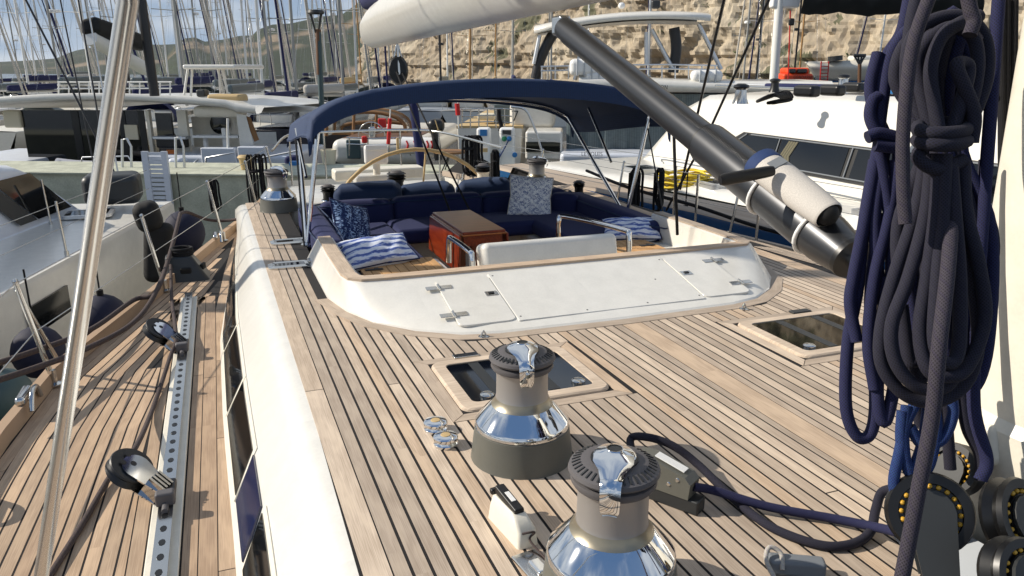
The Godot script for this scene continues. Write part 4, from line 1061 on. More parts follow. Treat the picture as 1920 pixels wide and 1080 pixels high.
	var sf := SystemFont.new(); sf.font_names = PackedStringArray(["Droid Sans"]); tm.font = sf
	var to := MeshInstance3D.new(); to.name = "lettering"; to.mesh = tm; to.material_override = MT["black"]; CL.add_child(to)
	to.transform = Transform3D(Basis.IDENTITY, -cc) * Transform3D(Basis(cbas.z, -0.235) * cbas * Basis(Vector3.RIGHT, -PI / 2), bo + Vector3(0, 0.1005, 0) + cd * 0.005)
	for q in [Vector3(0.06, 0.04, 0), Vector3(0.03, 0.015, 0), Vector3(-0.02, 0.03, 0)]:
		for sg in [1.0, -1.0]:
			gs = G.new(); gs.lathe([Vector2(0.008, 0), Vector2(0.006, 0.003), Vector2(0, 0.003)], 10, Transform3D(Basis(cd, cbas.z * sg, Vector3.UP * sg), bo + cd * q.x + Vector3(0, q.y + 0.02, 0) + cbas.z * 0.035 * sg)); obj("screw", gs, "steel", CL)
	var R := 0.0145
	gs = G.new(); bolt_rope(gs, [bo + cd * 0.1 + Vector3(0, 0.035, 0), at(1340, 920, 0.06), at(1440, 950, 0.03), at(1560, 972, 0.02), at(1640, 988, 0.04), at(1690, 1000, 0.10)], R); single("halyard", gs, "rope_navy", "navy rope lying straight from the clutch to the turning block", "rope")
	gs = G.new(); bolt_rope(gs, [bo - cd * 0.1 + Vector3(0, 0.03, 0), at(1182, 824, 0.08), at(1215, 820, 0.12), at(1262, 836, 0.10), at(1310, 872, 0.05), at(1370, 930, 0.016), at(1440, 985, 0.015), at(1530, 1020, 0.015), at(1590, 1022, 0.015), at(1630, 1000, 0.02), at(1642, 955, 0.05), at(1655, 922, 0.10), at(1690, 915, 0.14)], R); single("halyard", gs, "rope_dark", "dark rope making a loose curved loop on the deck", "rope")
	# jammer
	var jp := at(978, 1012, 0.0); var jb := Basis(Vector3.UP, deg_to_rad(8))
	var J := thing("line_jammer", "small white jammer with black lever and thin cord on deck", "jammer", jp)
	gs = G.new(); r2 = []
	for q in [[0.0, 0.036, 0.105, 0.0], [0.05, 0.032, 0.098, 0.0], [0.08, 0.024, 0.075, -0.02], [0.085, 0.018, 0.06, -0.025]]:
		var r := PackedVector3Array()
		for p in rrect(-q[1], q[1], -q[2], q[2], 0.012, 0.0): r.append(jp + jb * Vector3(p.x, q[0], p.z - 0.06 + q[3]))
		r2.append(r)
	gs.grid(r2, true); tp = []
	for p in r2[3]: tp.append(p)
	flat(gs, tp); obj("body", gs, "gel_cream", J)
	gs = G.new(); gs.rbox(jp + jb * Vector3(0.002, 0.092, -0.085), Vector3(0.034, 0.028, 0.14), 0.006, jb * Basis(Vector3.RIGHT, 0.12), 2); gs.rbox(jp + jb * Vector3(0.002, 0.086, -0.165), Vector3(0.05, 0.02, 0.02), 0.006, jb, 2); obj("lever", gs, "black", J)
	gs = G.new(); gs.rbox(jp + jb * Vector3(0.004, 0.107, -0.08), Vector3(0.016, 0.002, 0.05), 0.001, jb * Basis(Vector3.RIGHT, 0.12), 1); obj("label_strip", gs, "white_plastic", J)
	gs = G.new(); bolt_rope(gs, [jp + jb * Vector3(-0.02, 0.05, 0.04), jp + jb * Vector3(0.0, 0.055, 0.05), jp + jb * Vector3(0.02, 0.045, 0.045), jp + jb * Vector3(0.0, 0.03, 0.05), jp + jb * Vector3(0.006, 0.015, 0.11), jp + jb * Vector3(0.01, 0.012, 0.22)], 0.0035, 5, 6); obj("cord", gs, "rope_brown", J)
	var pp := at(1003, 1062, 0.0)
	var PL := thing("deck_plate", "polished steel pad plate screwed to the deck by the jammer", "plate", pp)
	gs = G.new(); gs.rbox(pp + Vector3(0, 0.005, 0), Vector3(0.09, 0.01, 0.13), 0.004, jb, 2); obj("plate", gs, "steel", PL)
	gs = G.new(); gs.rbox(pp + Vector3(0, 0.018, 0.03), Vector3(0.04, 0.02, 0.07), 0.008, jb, 2); obj("bridge", gs, "chrome", PL)
	for q in [[817, 806, "chrome deck cap with a pale disc, the one nearer the hatch"], [836, 834, "chrome deck cap with a copper disc, the one nearer the winches"]]:
		var cp := at(q[0], q[1], 0.0)
		var DC := thing("chrome_filler", q[2], "deck cap", cp)
		gs = G.new(); gs.lathe([Vector2(0.046, 0), Vector2(0.047, 0.01), Vector2(0.040, 0.018), Vector2(0.040, 0.022), Vector2(0.048, 0.028), Vector2(0.048, 0.036), Vector2(0.042, 0.042), Vector2(0.02, 0.043)], 28, Transform3D(Basis.IDENTITY, cp)); obj("spool", gs, "chrome", DC)
		gs = G.new(); gs.lathe([Vector2(0.02, 0.0428), Vector2(0.018, 0.045), Vector2(0, 0.046)], 16, Transform3D(Basis.IDENTITY, cp)); obj("disc", gs, "beige", DC)
	var ep := at(1450, 1075, 0.0)
	var EC := thing("cam_cleat", "grey cleat with knotted white cord at the mast foot", "cleat", ep)
	gs = G.new(); gs.rbox(ep + Vector3(0.06, 0.025, 0.02), Vector3(0.16, 0.05, 0.05), 0.012, Basis(Vector3.UP, -0.5), 2); obj("cleat_body", gs, "grey", EC)
	gs = G.new(); bolt_rope(gs, [ep + Vector3(-0.03, 0.01, 0.06), ep + Vector3(-0.03, 0.05, 0.0), ep + Vector3(-0.005, 0.075, -0.02), ep + Vector3(0.02, 0.06, 0.0), ep + Vector3(0.005, 0.03, 0.03)], 0.007, 5, 7); obj("cord", gs, "rope_white", EC)
	# turning blocks at the mast foot
	for q in [[1742, 962, 2.02, 0.106, -0.35, "black turning block with yellow balls, navy rope running into it"], [1900, 970, 1.95, 0.10, 0.5, "black turning block with yellow balls against the white mast foot"], [1905, 1078, 1.75, 0.085, 0.3, "black turning block lowest of the group at the mast foot"], [1792, 880, 2.2, 0.075, -1.0, "small black block behind the hanging blue rope loops"]]:
		var c := pd(q[0], q[1], q[2]); var rr: float = q[3]
		var TB := thing("turning_block", q[5], "block", Vector3(c.x, 0.0, c.z))
		var b := camT.basis * Basis(Vector3.UP, q[4]) * Basis(Vector3.RIGHT, PI / 2 - 0.25)
		gs = G.new(); gs.lathe([Vector2(rr * 0.42, -0.03), Vector2(rr * 0.95, -0.03), Vector2(rr, -0.018), Vector2(rr * 0.86, 0.0), Vector2(rr, 0.018), Vector2(rr * 0.95, 0.03), Vector2(rr * 0.72, 0.03), Vector2(rr * 0.70, 0.022), Vector2(rr * 0.6, 0.022), Vector2(rr * 0.58, 0.03), Vector2(rr * 0.42, 0.03), Vector2(rr * 0.42, -0.03)], 36, Transform3D(b, c)); obj("sheave", gs, "black", TB)
		for k in 20:
			if k % 7 == 6: continue
			var an := TAU * k / 20
			gs = G.new(); gs.ball(c + b * Vector3(cos(an) * rr * 0.65, 0.025, sin(an) * rr * 0.65), rr * 0.066, 8); obj("ball", gs, "yellow_ball", TB)
		var foot := Vector3(c.x + 0.05, 0.0, c.z + 0.02)
		var dn := b.inverse() * (foot - c); var fl2 := Vector2(dn.x, dn.z).normalized()
		for sg in [-1.0, 1.0]:
			gs = G.new(); var poly := PackedVector2Array(); var px2 := Vector2(-fl2.y, fl2.x)
			for k in 9:
				var an := PI * k / 8; poly.append((px2 * cos(an) - fl2 * sin(an)) * rr * 0.55)
			poly.append(fl2 * rr * 1.45 - px2 * rr * 0.4); poly.append(fl2 * rr * 1.45 + px2 * rr * 0.4)
			gs.prism(poly, 0.031 * sg, 0.04 * sg, Transform3D(b, c)); obj("cheek_plate", gs, "charcoal", TB)
		gs = G.new(); var nk := c + b * Vector3(fl2.x, 0, fl2.y) * rr * 1.4
		gs.tube([nk, nk.lerp(foot, 0.5), foot], [0.035, 0.045, 0.055], 14); obj("swivel_boot", gs, "black_matte", TB)
	# ---- cockpit furniture ----
	var S := thing("cockpit_settee", "U shaped navy blue cushioned settee around the cockpit table", "settee", Vector3(2.08, -0.6, -6.8))
	for q in [[Vector3(1.10, -0.10, -6.45), Vector3(0.64, 0.14, 1.6)], [Vector3(1.75, -0.10, -7.05), Vector3(0.66, 0.14, 0.6)], [Vector3(2.45, -0.10, -7.05), Vector3(0.72, 0.14, 0.6)], [Vector3(3.06, -0.10, -6.45), Vector3(0.64, 0.14, 1.75)]]:
		gs = G.new(); gs.rbox(q[0], q[1], 0.05, Basis.IDENTITY, 4, 0.015); obj("seat_cushion", gs, "cushion", S)
	for q in [[Vector3(0.71, -0.0, -6.55), Vector3(0.2, 0.3, 1.7), 0.0], [Vector3(1.17, 0.0, -7.45), Vector3(0.70, 0.30, 0.2), 0.0], [Vector3(1.985, 0.01, -7.47), Vector3(0.92, 0.30, 0.2), 0.0], [Vector3(2.92, 0.0, -7.47), Vector3(0.94, 0.30, 0.2), 0.0], [Vector3(3.46, -0.02, -6.5), Vector3(0.22, 0.28, 1.8), 0.0]]:
		gs = G.new(); gs.rbox(q[0], q[1], 0.07, Basis(Vector3.UP, q[2]), 4, 0.012); var bc := obj("back_cushion", gs, "cushion", S)
		var hs: Vector3 = q[1] * 0.5; gs = G.new()
		for sy in [1.0, -1.0]: gs.tube(cr([q[0] + Vector3(-hs.x * 0.93, hs.y * 0.8 * sy, hs.z * 0.93), q[0] + Vector3(hs.x * 0.93, hs.y * 0.8 * sy, hs.z * 0.93), q[0] + Vector3(hs.x * 0.93, hs.y * 0.8 * sy, -hs.z * 0.93), q[0] + Vector3(-hs.x * 0.93, hs.y * 0.8 * sy, -hs.z * 0.93)], 3, true), 0.007, 5, false)
		obj("piping", gs, "canvas", bc)
	gs = G.new(); gs.rbox(Vector3(3.28, 0.0, -7.2), Vector3(0.3, 0.28, 0.2), 0.06, Basis(Vector3.UP, -0.7), 4, 0.01); obj("corner_cushion", gs, "cushion", S)
	var TT := thing("folding_table", "varnished mahogany drop leaf cockpit table with folded leaves", "table", Vector3(1.9, -0.66, -6.1))
	gs = G.new(); gs.rbox(Vector3(1.908, 0.12, -6.205), Vector3(0.36, 0.028, 0.95), 0.008, Basis.IDENTITY, 2); obj("table_top", gs, "mahogany", TT)
	gs = G.new(); gs.rbox(Vector3(1.908, 0.106, -6.205), Vector3(0.375, 0.012, 0.965), 0.004, Basis.IDENTITY, 1); obj("edge_moulding", gs, "varnish", TT)
	for sg in [-1.0, 1.0]:
		gs = G.new(); gs.rbox(Vector3(1.908 + sg * 0.208, -0.05, -6.205), Vector3(0.022, 0.31, 0.93), 0.01, Basis(Vector3.BACK, sg * 0.06), 2); obj("drop_leaf", gs, "mahogany", TT)
		gs = G.new(); gs.tube([Vector3(1.908 + sg * 0.19, 0.105, -5.78), Vector3(1.908 + sg * 0.19, 0.105, -6.63)], 0.007, 6); obj("leaf_hinge", gs, "varnish", TT)
	gs = G.new(); gs.box(Vector3(1.908, 0.055, -5.78), Vector3(0.33, 0.09, 0.022)); obj("apron", gs, "mahogany", TT)
	for z in [-5.95, -6.45]:
		gs = G.new(); gs.box(Vector3(1.908, -0.29, z), Vector3(0.10, 0.74, 0.05)); obj("leg", gs, "mahogany", TT)
	var ub := func(yaw: float, pitch: float, roll: float) -> Basis: return Basis.from_euler(Vector3(deg_to_rad(pitch), deg_to_rad(yaw), deg_to_rad(roll)))
	pillow("patterned_pillow", "dark blue ikat pillow leaning in the settee corner", Vector3(0.985, 0.09, -6.55), ub.call(40, -28, -22), 0.42, 0.42, 0.15, "ikat_dark")
	pillow("patterned_pillow", "blue and white striped pillow lying flat on the teak seat", Vector3(1.02, 0.07, -5.62), ub.call(8, -62, 4), 0.56, 0.32, 0.14, "stripe")
	pillow("patterned_pillow", "white and grey blue ikat pillow propped upright on the settee", Vector3(2.86, 0.14, -7.12), ub.call(-14, -18, -6), 0.44, 0.42, 0.14, "ikat")
	pillow("patterned_pillow", "blue striped pillow lying at the end of the settee by the grab rail", Vector3(3.25, 0.05, -5.75), ub.call(-30, -64, 5), 0.5, 0.3, 0.13, "stripe")
	for q in [[690, 364, 0.66, "navy canvas bag with a raised corner behind the settee"], [800, 364, 0.56, "navy canvas bag between two others behind the settee"], [908, 356, 0.58, "navy canvas bag beside the chrome winch behind the settee"]]:
		var c := atz(q[0], q[1], -8.0)
		gs = G.new(); gs.rbox(c, Vector3(q[2], 0.21, 0.26), 0.075, Basis.from_euler(Vector3(0.1, -0.2, 0.06)), 4, 0.03)
		for i in gs.v.size(): gs.v[i].y += 0.02 * sin(gs.v[i].x * 14.0) * sin(gs.v[i].z * 11.0)
		var o := thing("canvas_bag", q[3], "bag", c - Vector3(0, 0.1, 0)); obj("bag_cover", gs, "canvas", o)
	var cp2 := atz(705, 290, -9.5)
	var CP := thing("chart_plotter", "white chart plotter pod on its stalk above the helm", "chart plotter", cp2 - Vector3(0, 0.25, 0))
	gs = G.new(); gs.rbox(cp2, Vector3(0.29, 0.24, 0.1), 0.04, Basis(Vector3.UP, -0.2), 3); obj("cover", gs, "white_plastic", CP)
	gs = G.new(); gs.rbox(cp2 + Vector3(0.0, 0.09, 0.05), Vector3(0.27, 0.07, 0.03), 0.014, Basis(Vector3.UP, -0.2), 2); obj("sun_lid", gs, "white_plastic", CP)
	gs = G.new(); gs.tube([cp2 - Vector3(0, 0.1, 0), cp2 - Vector3(0, 0.24, 0)], 0.045, 12); obj("stalk", gs, "gel_cream", CP)
	# ---- bimini ----
	var BM := thing("bimini", "navy blue canvas bimini arched over the cockpit on stainless hoops", "bimini", Vector3(2.08, 0.0, -6.4))
	var cy := func(x: float, z: float) -> float:
		var u := (x - 2.25) / 1.58
		return 1.305 - 0.16 * u * u - 0.13 * pow(absf(u), 9.0) - 0.10 * (-6.3 - z)
	gs = G.new()
	var sheets := []
	for sh in 2:
		var rows := []
		for z in [-6.20, -6.205, -6.24, -6.32, -6.7, -7.2, -7.7, -8.1, -8.28, -8.3]:
			var r := PackedVector3Array()
			for k in 41:
				var u := sin((k / 20.0 - 1.0) * PI / 2)
				var x := 2.25 + u * 1.62
				var y: float = cy.call(x, z)
				if z > -6.21: y -= 0.15 if z == -6.20 else 0.045
				elif z > -6.25: y -= 0.01
				if z == -8.3: y -= 0.07
				if absf(u) > 0.985: y -= 0.10
				y -= sh * 0.012
				y -= 0.012 * sin((z + 6.3) / 2.0 * PI * 2.0) * (1.0 if z < -6.33 else 0.0)
				r.append(Vector3(x, y, z + (0.01 if sh and z > -6.3 else 0.0)))
			rows.append(r)
		gs.grid(rows)
	obj("canopy", gs, "canvas", BM)
	for hz in [[-6.36, 0], [-8.2, 1]]:
		gs = G.new(); var pts := [Vector3(0.575, 0.0, -6.3)]
		for k in 15:
			var u := k / 7.0 - 1.0; var x := 2.25 + u * 1.5
			pts.append(Vector3(x, float(cy.call(x, hz[0])) - 0.045, hz[0]))
		pts.append(Vector3(3.585, 0.0, -6.45))
		gs.tube([pts[0], pts[1].lerp(pts[0], 0.12)] + cr(pts.slice(1, 16), 3) + [pts[15].lerp(pts[16], 0.12), pts[16]], 0.0185, 10); obj("hoop", gs, "chrome", BM)
	for s in 2:
		gs = G.new(); var f0 := Vector3(0.575, 0.0, -6.3) if s == 0 else Vector3(3.585, 0.0, -6.45)
		gs.lathe([Vector2(0.05, 0), Vector2(0.05, 0.012), Vector2(0.025, 0.03)], 14, Transform3D(Basis.IDENTITY, f0)); obj("foot", gs, "steel", BM)
		gs = G.new(); var tx := 0.66 if s == 0 else 3.64
		gs.tube([Vector3(tx, 0.48, -6.9 if s else -6.85), Vector3(tx, float(cy.call(tx, -7.4)) - 0.05, -7.45)], 0.014, 8); obj("brace", gs, "steel", BM)
		gs = G.new(); var bx := 0.55 if s == 0 else 3.7; gs.tube([Vector3(bx, 0.85, -6.32), Vector3(bx + (0.06 if s else -0.02), 0.05, -6.05)], 0.007, 6); obj("tie_down", gs, "black", BM)
# ================= setting: water, quay, hills, cliff =================
func hill(called: String, prof: Array, c: float, run: float, seed_: int, rocky: float, nu := 150, nv := 26):
	# prof: [px, py] skyline; a slope that falls from the skyline towards the camera over `run` metres
	var n1 := nz(seed_, 0.012, 5); var n2 := nz(seed_ + 5, 0.05, 4)
	var rows := []; var cols := []
	var tab := []
	for i in range(prof.size() - 1, -1, -1): tab.append([prof[i][0], prof[i][1]])
	for j in nv:
		var r := PackedVector3Array(); var cc := []
		var t := j / float(nv - 1)
		for i in nu:
			var px := lerpf(prof[0][0], prof[-1][0], i / float(nu - 1))
			var py := lut(tab, px)
			var top := pl(px, py, c)
			var x := top.x * (1.0 - run * t / c); var z := top.z + run * t
			var hgt := top.y * pow(1.0 - t, 1.15) - 3.0 * t
			var a := n1.get_noise_2d(x * 3.0 / run * 60.0, z * 3.0 / run * 60.0); var b := n2.get_noise_2d(x * 60.0 / run, z * 60.0 / run)
			hgt += top.y * (0.13 * a + 0.06 * b - 0.10) * minf(1.0, t * 4.0) * (1.0 - t * 0.7)
			if t > 0.0: x += run * 0.03 * b
			r.append(Vector3(x, hgt, z))
			var k := clampf(0.5 + 2.4 * (a * 0.5 + b * 0.6) + rocky - 0.5 * t, 0, 1)
			k = smoothstep(0.35, 0.65, k)
			cc.append(Color(0.028, 0.045, 0.02).lerp(Color(0.30, 0.23, 0.165), k) * (0.85 + 0.3 * n2.get_noise_2d(x * 3, z * 3)))
		rows.append(r); cols.append(cc)
	var g := G.new(); g.grid(rows, false, 1, 1, cols)
	struct(called, g, "rock", PB)
func build_setting():
	var g := G.new()
	g.quad(Vector3(-3000, -2.0, 400), Vector3(3000, -2.0, 400), Vector3(3000, -2.0, -4000), Vector3(-3000, -2.0, -4000))
	struct("water", g, "water")
	g = G.new(); g.box(Vector3(0, -1.32, -15.2), Vector3(90, 1.42, 1.7)); var q := struct("quay", g, "quay_top", PB)
	g = G.new(); g.box(Vector3(0, -0.6, -15.18), Vector3(90, 0.03, 1.78)); obj("quay_coping", g, "quay_top", q, PB)
	for p in [[552, 345, 606, 362], [1144, 315, 1170, 331]]:
		g = G.new(); var a := pl(p[0], p[1], 14.3); var b := pl(p[2], p[3], 14.3); g.box(Vector3((a.x + b.x) / 2, (a.y + b.y) / 2, -14.335), Vector3(b.x - a.x, a.y - b.y, 0.06)); obj("orange_plate", g, "rust_orange", q, PB)
	hill("far_hill", [[-300, 118], [-60, 118], [0, 116], [60, 113], [110, 109], [150, 93], [190, 86], [240, 82], [300, 84], [380, 80], [440, 82], [520, 84], [700, 70]], 900, 640, 3, -0.75)
	hill("rocky_hill", [[290, 150], [312, 112], [328, 84], [346, 72], [366, 70], [384, 78], [420, 74], [450, 67], [480, 66], [488, 54], [510, 46], [545, 44], [572, 38], [600, 31], [640, 28], [668, 8], [700, -30], [760, -90]], 460, 270, 11, -0.22)
	# quarry cliff: a broken wall of rock, running away from right to left
	var nk := nz(61, 0.16, 3); nk.noise_type = FastNoiseLite.TYPE_CELLULAR; nk.cellular_return_type = FastNoiseLite.RETURN_DISTANCE2_SUB
	var n1 := nz(41, 0.03, 5); var n2 := nz(47, 0.11, 4); var n3 := nz(52, 0.35, 3)
	var rows := []; var cols := []
	var A := pl(2300, 140, 70.0); var B := pl(655, 140, 190.0)
	for j in 150:
		var r := PackedVector3Array(); var cc := []
		var y := -2.5 + j * 0.33
		for i in 400:
			var t := i / 399.0
			var p := A.lerp(B, t)
			var nrm := Vector3(-0.75, 0, 0.66)
			var ty := y * lerpf(1.0, 1.6, t)
			var bedf := ty * 0.85 + n1.get_noise_2d(p.x * 0.6, ty * 0.5) * 3.0
			var bed := floorf(bedf); var led := fposmod(sin(bed * 12.9898) * 43758.5453, 1.0) - 0.5
			var dsp := n1.get_noise_3d(p.x * 1.1, ty * 1.4, p.z * 1.1) * 4.0 - absf(n2.get_noise_3d(p.x * 1.3, ty * 1.1, p.z * 1.3)) * 2.4 + n3.get_noise_3d(p.x, ty * 1.6, p.z) * 0.8 + nk.get_noise_3d(p.x * 0.6, ty * 0.7, p.z * 0.6) * 1.3 + led * lerpf(1.5, 0.7, t)
			var pos := Vector3(p.x, ty, p.z) + nrm * (dsp - ty * 0.42)
			if t > 0.93: pos += Vector3(-0.3, 0, -1.0) * (t - 0.93) * ty * 12.0
			r.append(pos)
			var m := clampf(0.5 + n1.get_noise_3d(p.x * 2.0, ty * 2.0 + 50.0, p.z) * 0.9 + n2.get_noise_3d(p.x, ty * 3.0, p.z) * 0.5, 0, 1)
			var c := Color(0.40, 0.32, 0.235).lerp(Color(0.58, 0.50, 0.40), m)
			c *= 1.0 + 0.35 * n3.get_noise_3d(p.x * 2.0, ty * 2.0, p.z * 2.0)
			if n1.get_noise_3d(p.x * 1.7, ty * 1.2 + 90.0, p.z * 1.7) + 0.4 * n3.get_noise_3d(p.x, ty, p.z) > 0.36: c = c.lerp(Color(0.075, 0.09, 0.04), 0.8)
			cc.append(c)
		rows.append(r); cols.append(cc)
	g = G.new()
	for j in rows.size() - 1:
		for i in 399:
			g.c = cols[j][i]; g.tri(rows[j][i], rows[j][i + 1], rows[j + 1][i + 1]); g.c = cols[j + 1][i]; g.tri(rows[j][i], rows[j + 1][i + 1], rows[j + 1][i])
	struct("cliff", g, "rock", PB)
	# scrub on the cliff
	g = G.new()
	for k in 260:
		var i := rng.randi_range(20, 385); var j := rng.randi_range(6, 100)
		var p: Vector3 = rows[j][i]; var s := rng.randf_range(0.25, 0.8)
		for m in 10:
			var d := Vector3(rng.randfn(), rng.randfn() * 0.6, rng.randfn()) * s * 0.5
			var a := Vector3(rng.randfn(), rng.randfn(), rng.randfn()).normalized() * s * 0.45; var b := Vector3(rng.randfn(), rng.randfn(), rng.randfn()).normalized() * s * 0.45
			g.tri(p + d, p + d + a, p + d + b)
	var sc := obj("scrub", g, "leaf", self, PB); sc.set_meta("kind", "stuff"); tag(sc, "low green scrub growing on the tan quarry cliff", "bushes")
	# old viaduct in the valley
	var V := thing("viaduct", "old stone viaduct with a row of arches below the rocky hill", "viaduct", pl(440, 158, 480.0), "", PB)
	var v0 := pl(384, 141, 480.0); var v1 := pl(496, 136, 480.0); var n := 8; var w := (v1.x - v0.x) / n
	for i in n + 1:
		g = G.new(); g.box(Vector3(v0.x + i * w, v0.y - 5.0, -480), Vector3(w * 0.24, 9.0, 3.0)); obj("arch_pier", g, "stone", V, PB)
	for i in n:
		g = G.new(); var cx := v0.x + (i + 0.5) * w; var rr := w * 0.39
		for k in 8:
			var a0 := PI * k / 8; var a1 := PI * (k + 1) / 8
			var p0 := Vector3(cx + cos(a0) * rr, v0.y - 3.2 + sin(a0) * rr * 0.8, -478.4); var p1 := Vector3(cx + cos(a1) * rr, v0.y - 3.2 + sin(a1) * rr * 0.8, -478.4)
			g.quad(p1, p0, Vector3(p0.x, v0.y, p0.z), Vector3(p1.x, v0.y, p1.z)); g.quad(p0, p1, p1 + Vector3(0, 0, -3), p0 + Vector3(0, 0, -3))
		obj("arch", g, "stone", V, PB)
	g = G.new(); g.box(Vector3((v0.x + v1.x) / 2, v0.y + 0.5, -480), Vector3(v1.x - v0.x + 6, 1.2, 3.6)); obj("parapet", g, "stone", V, PB)
# ================= neighbouring boats =================
func pbox(g: G, x0: float, y0: float, x1: float, y1: float, c: float, depth: float, r := 0.0):
	var a := pl(x0, y0, c); var b := pl(x1, y1, c)
	var ct := Vector3((a.x + b.x) / 2, (a.y + b.y) / 2, -c - depth / 2); var s := Vector3(absf(b.x - a.x), absf(a.y - b.y), depth)
	if r > 0: g.rbox(ct, s, r, Basis.IDENTITY, 3)
	else: g.box(ct, s)
func ptube(pts: Array, c: float, r: float, smooth_ := false, sides := 6) -> G:
	var g := G.new(); var p := []
	for q in pts: p.append(pl(q[0], q[1], q[2] if q.size() > 2 else c))
	g.tube(cr(p, 4) if smooth_ else p, r, sides); return g
func part(T: Node, called: String, x0: float, y0: float, x1: float, y1: float, c: float, depth: float, mat: String, r := 0.0) -> MeshInstance3D:
	var g := G.new(); pbox(g, x0, y0, x1, y1, c, depth, r); return obj(called, g, mat, T, PB)
func pthing(called: String, label: String, cat: String, px: float, py: float, c: float, group := "") -> Node3D:
	return thing(called, label, cat, pl(px, py, c), group, PB)
func lettering(T: Node, text: String, px: float, py: float, c: float, hpx: float, mat: String):
	var tm := TextMesh.new(); tm.text = text; tm.font_size = 32; tm.depth = 0.01
	tm.pixel_size = hpx / F * c / 23.0
	var f := SystemFont.new(); f.font_names = PackedStringArray(["Droid Sans"]); tm.font = f
	var o := MeshInstance3D.new(); o.name = "lettering"; o.mesh = tm; o.material_override = MT[mat]; T.add_child(o, true)
	o.transform = wt(T).affine_inverse() * PB * Transform3D(Basis.IDENTITY, pl(px, py, c - 0.02))
func hank(label: String, top: Vector3, w: float, h: float, mat := "rope_black", r := 0.014):
	var T := thing("rope_hank", label, "rope", top - Vector3(0, h, 0))
	for k in 7:
		var g := G.new(); var a := rng.randf_range(-0.5, 0.5) * w; var b := a + rng.randf_range(0.25, 0.7) * w
		var hh := h * rng.randf_range(0.7, 1.0); var dz := rng.randf_range(-0.06, 0.06)
		bolt_rope(g, [top + Vector3(a * 0.9, 0.0, dz), top + Vector3(a, -hh * 0.5, dz), top + Vector3(a * 0.9, -hh * 0.9, dz), top + Vector3((a + b) * 0.5, -hh, dz), top + Vector3(b, -hh * 0.85, -dz), top + Vector3(b * 0.9, -hh * 0.4, -dz), top + Vector3(b * 0.9, 0.0, -dz), top + Vector3((a + b) * 0.45, 0.05, 0), top + Vector3(a * 0.9, -0.02, dz)], r, 5, 7)
		obj("loop", g, mat, T)
	var g2 := G.new(); var pts := []
	for k in 13: pts.append(top + Vector3(cos(TAU * k / 12) * w * 0.32, -h * 0.22, sin(TAU * k / 12) * 0.07))
	g2.tube(pts, r * 1.1, 7, false); obj("waist_turn", g2, mat, T)
func fender(label: String, c: Vector3, r: float, mat: String):
	var T := thing("ball_fender", label, "fender", c - Vector3(0, r, 0))
	var g := G.new(); g.ball(c, r, 22, 1.1); obj("cover", g, mat, T)
	g = G.new(); g.tube([c + Vector3(0, r, 0), c + Vector3(0, r + 0.07, 0)], 0.03, 8); g.tube([c + Vector3(0, r + 0.05, 0), c + Vector3(0.0, r + 0.5, 0)], 0.008, 6); obj("lanyard", g, "rope_black", T)
func loft(sections: Array, closed := false) -> G:
	var g := G.new(); var rows := []
	for s in sections: rows.append(PackedVector3Array(s))
	g.grid(rows, closed); return g
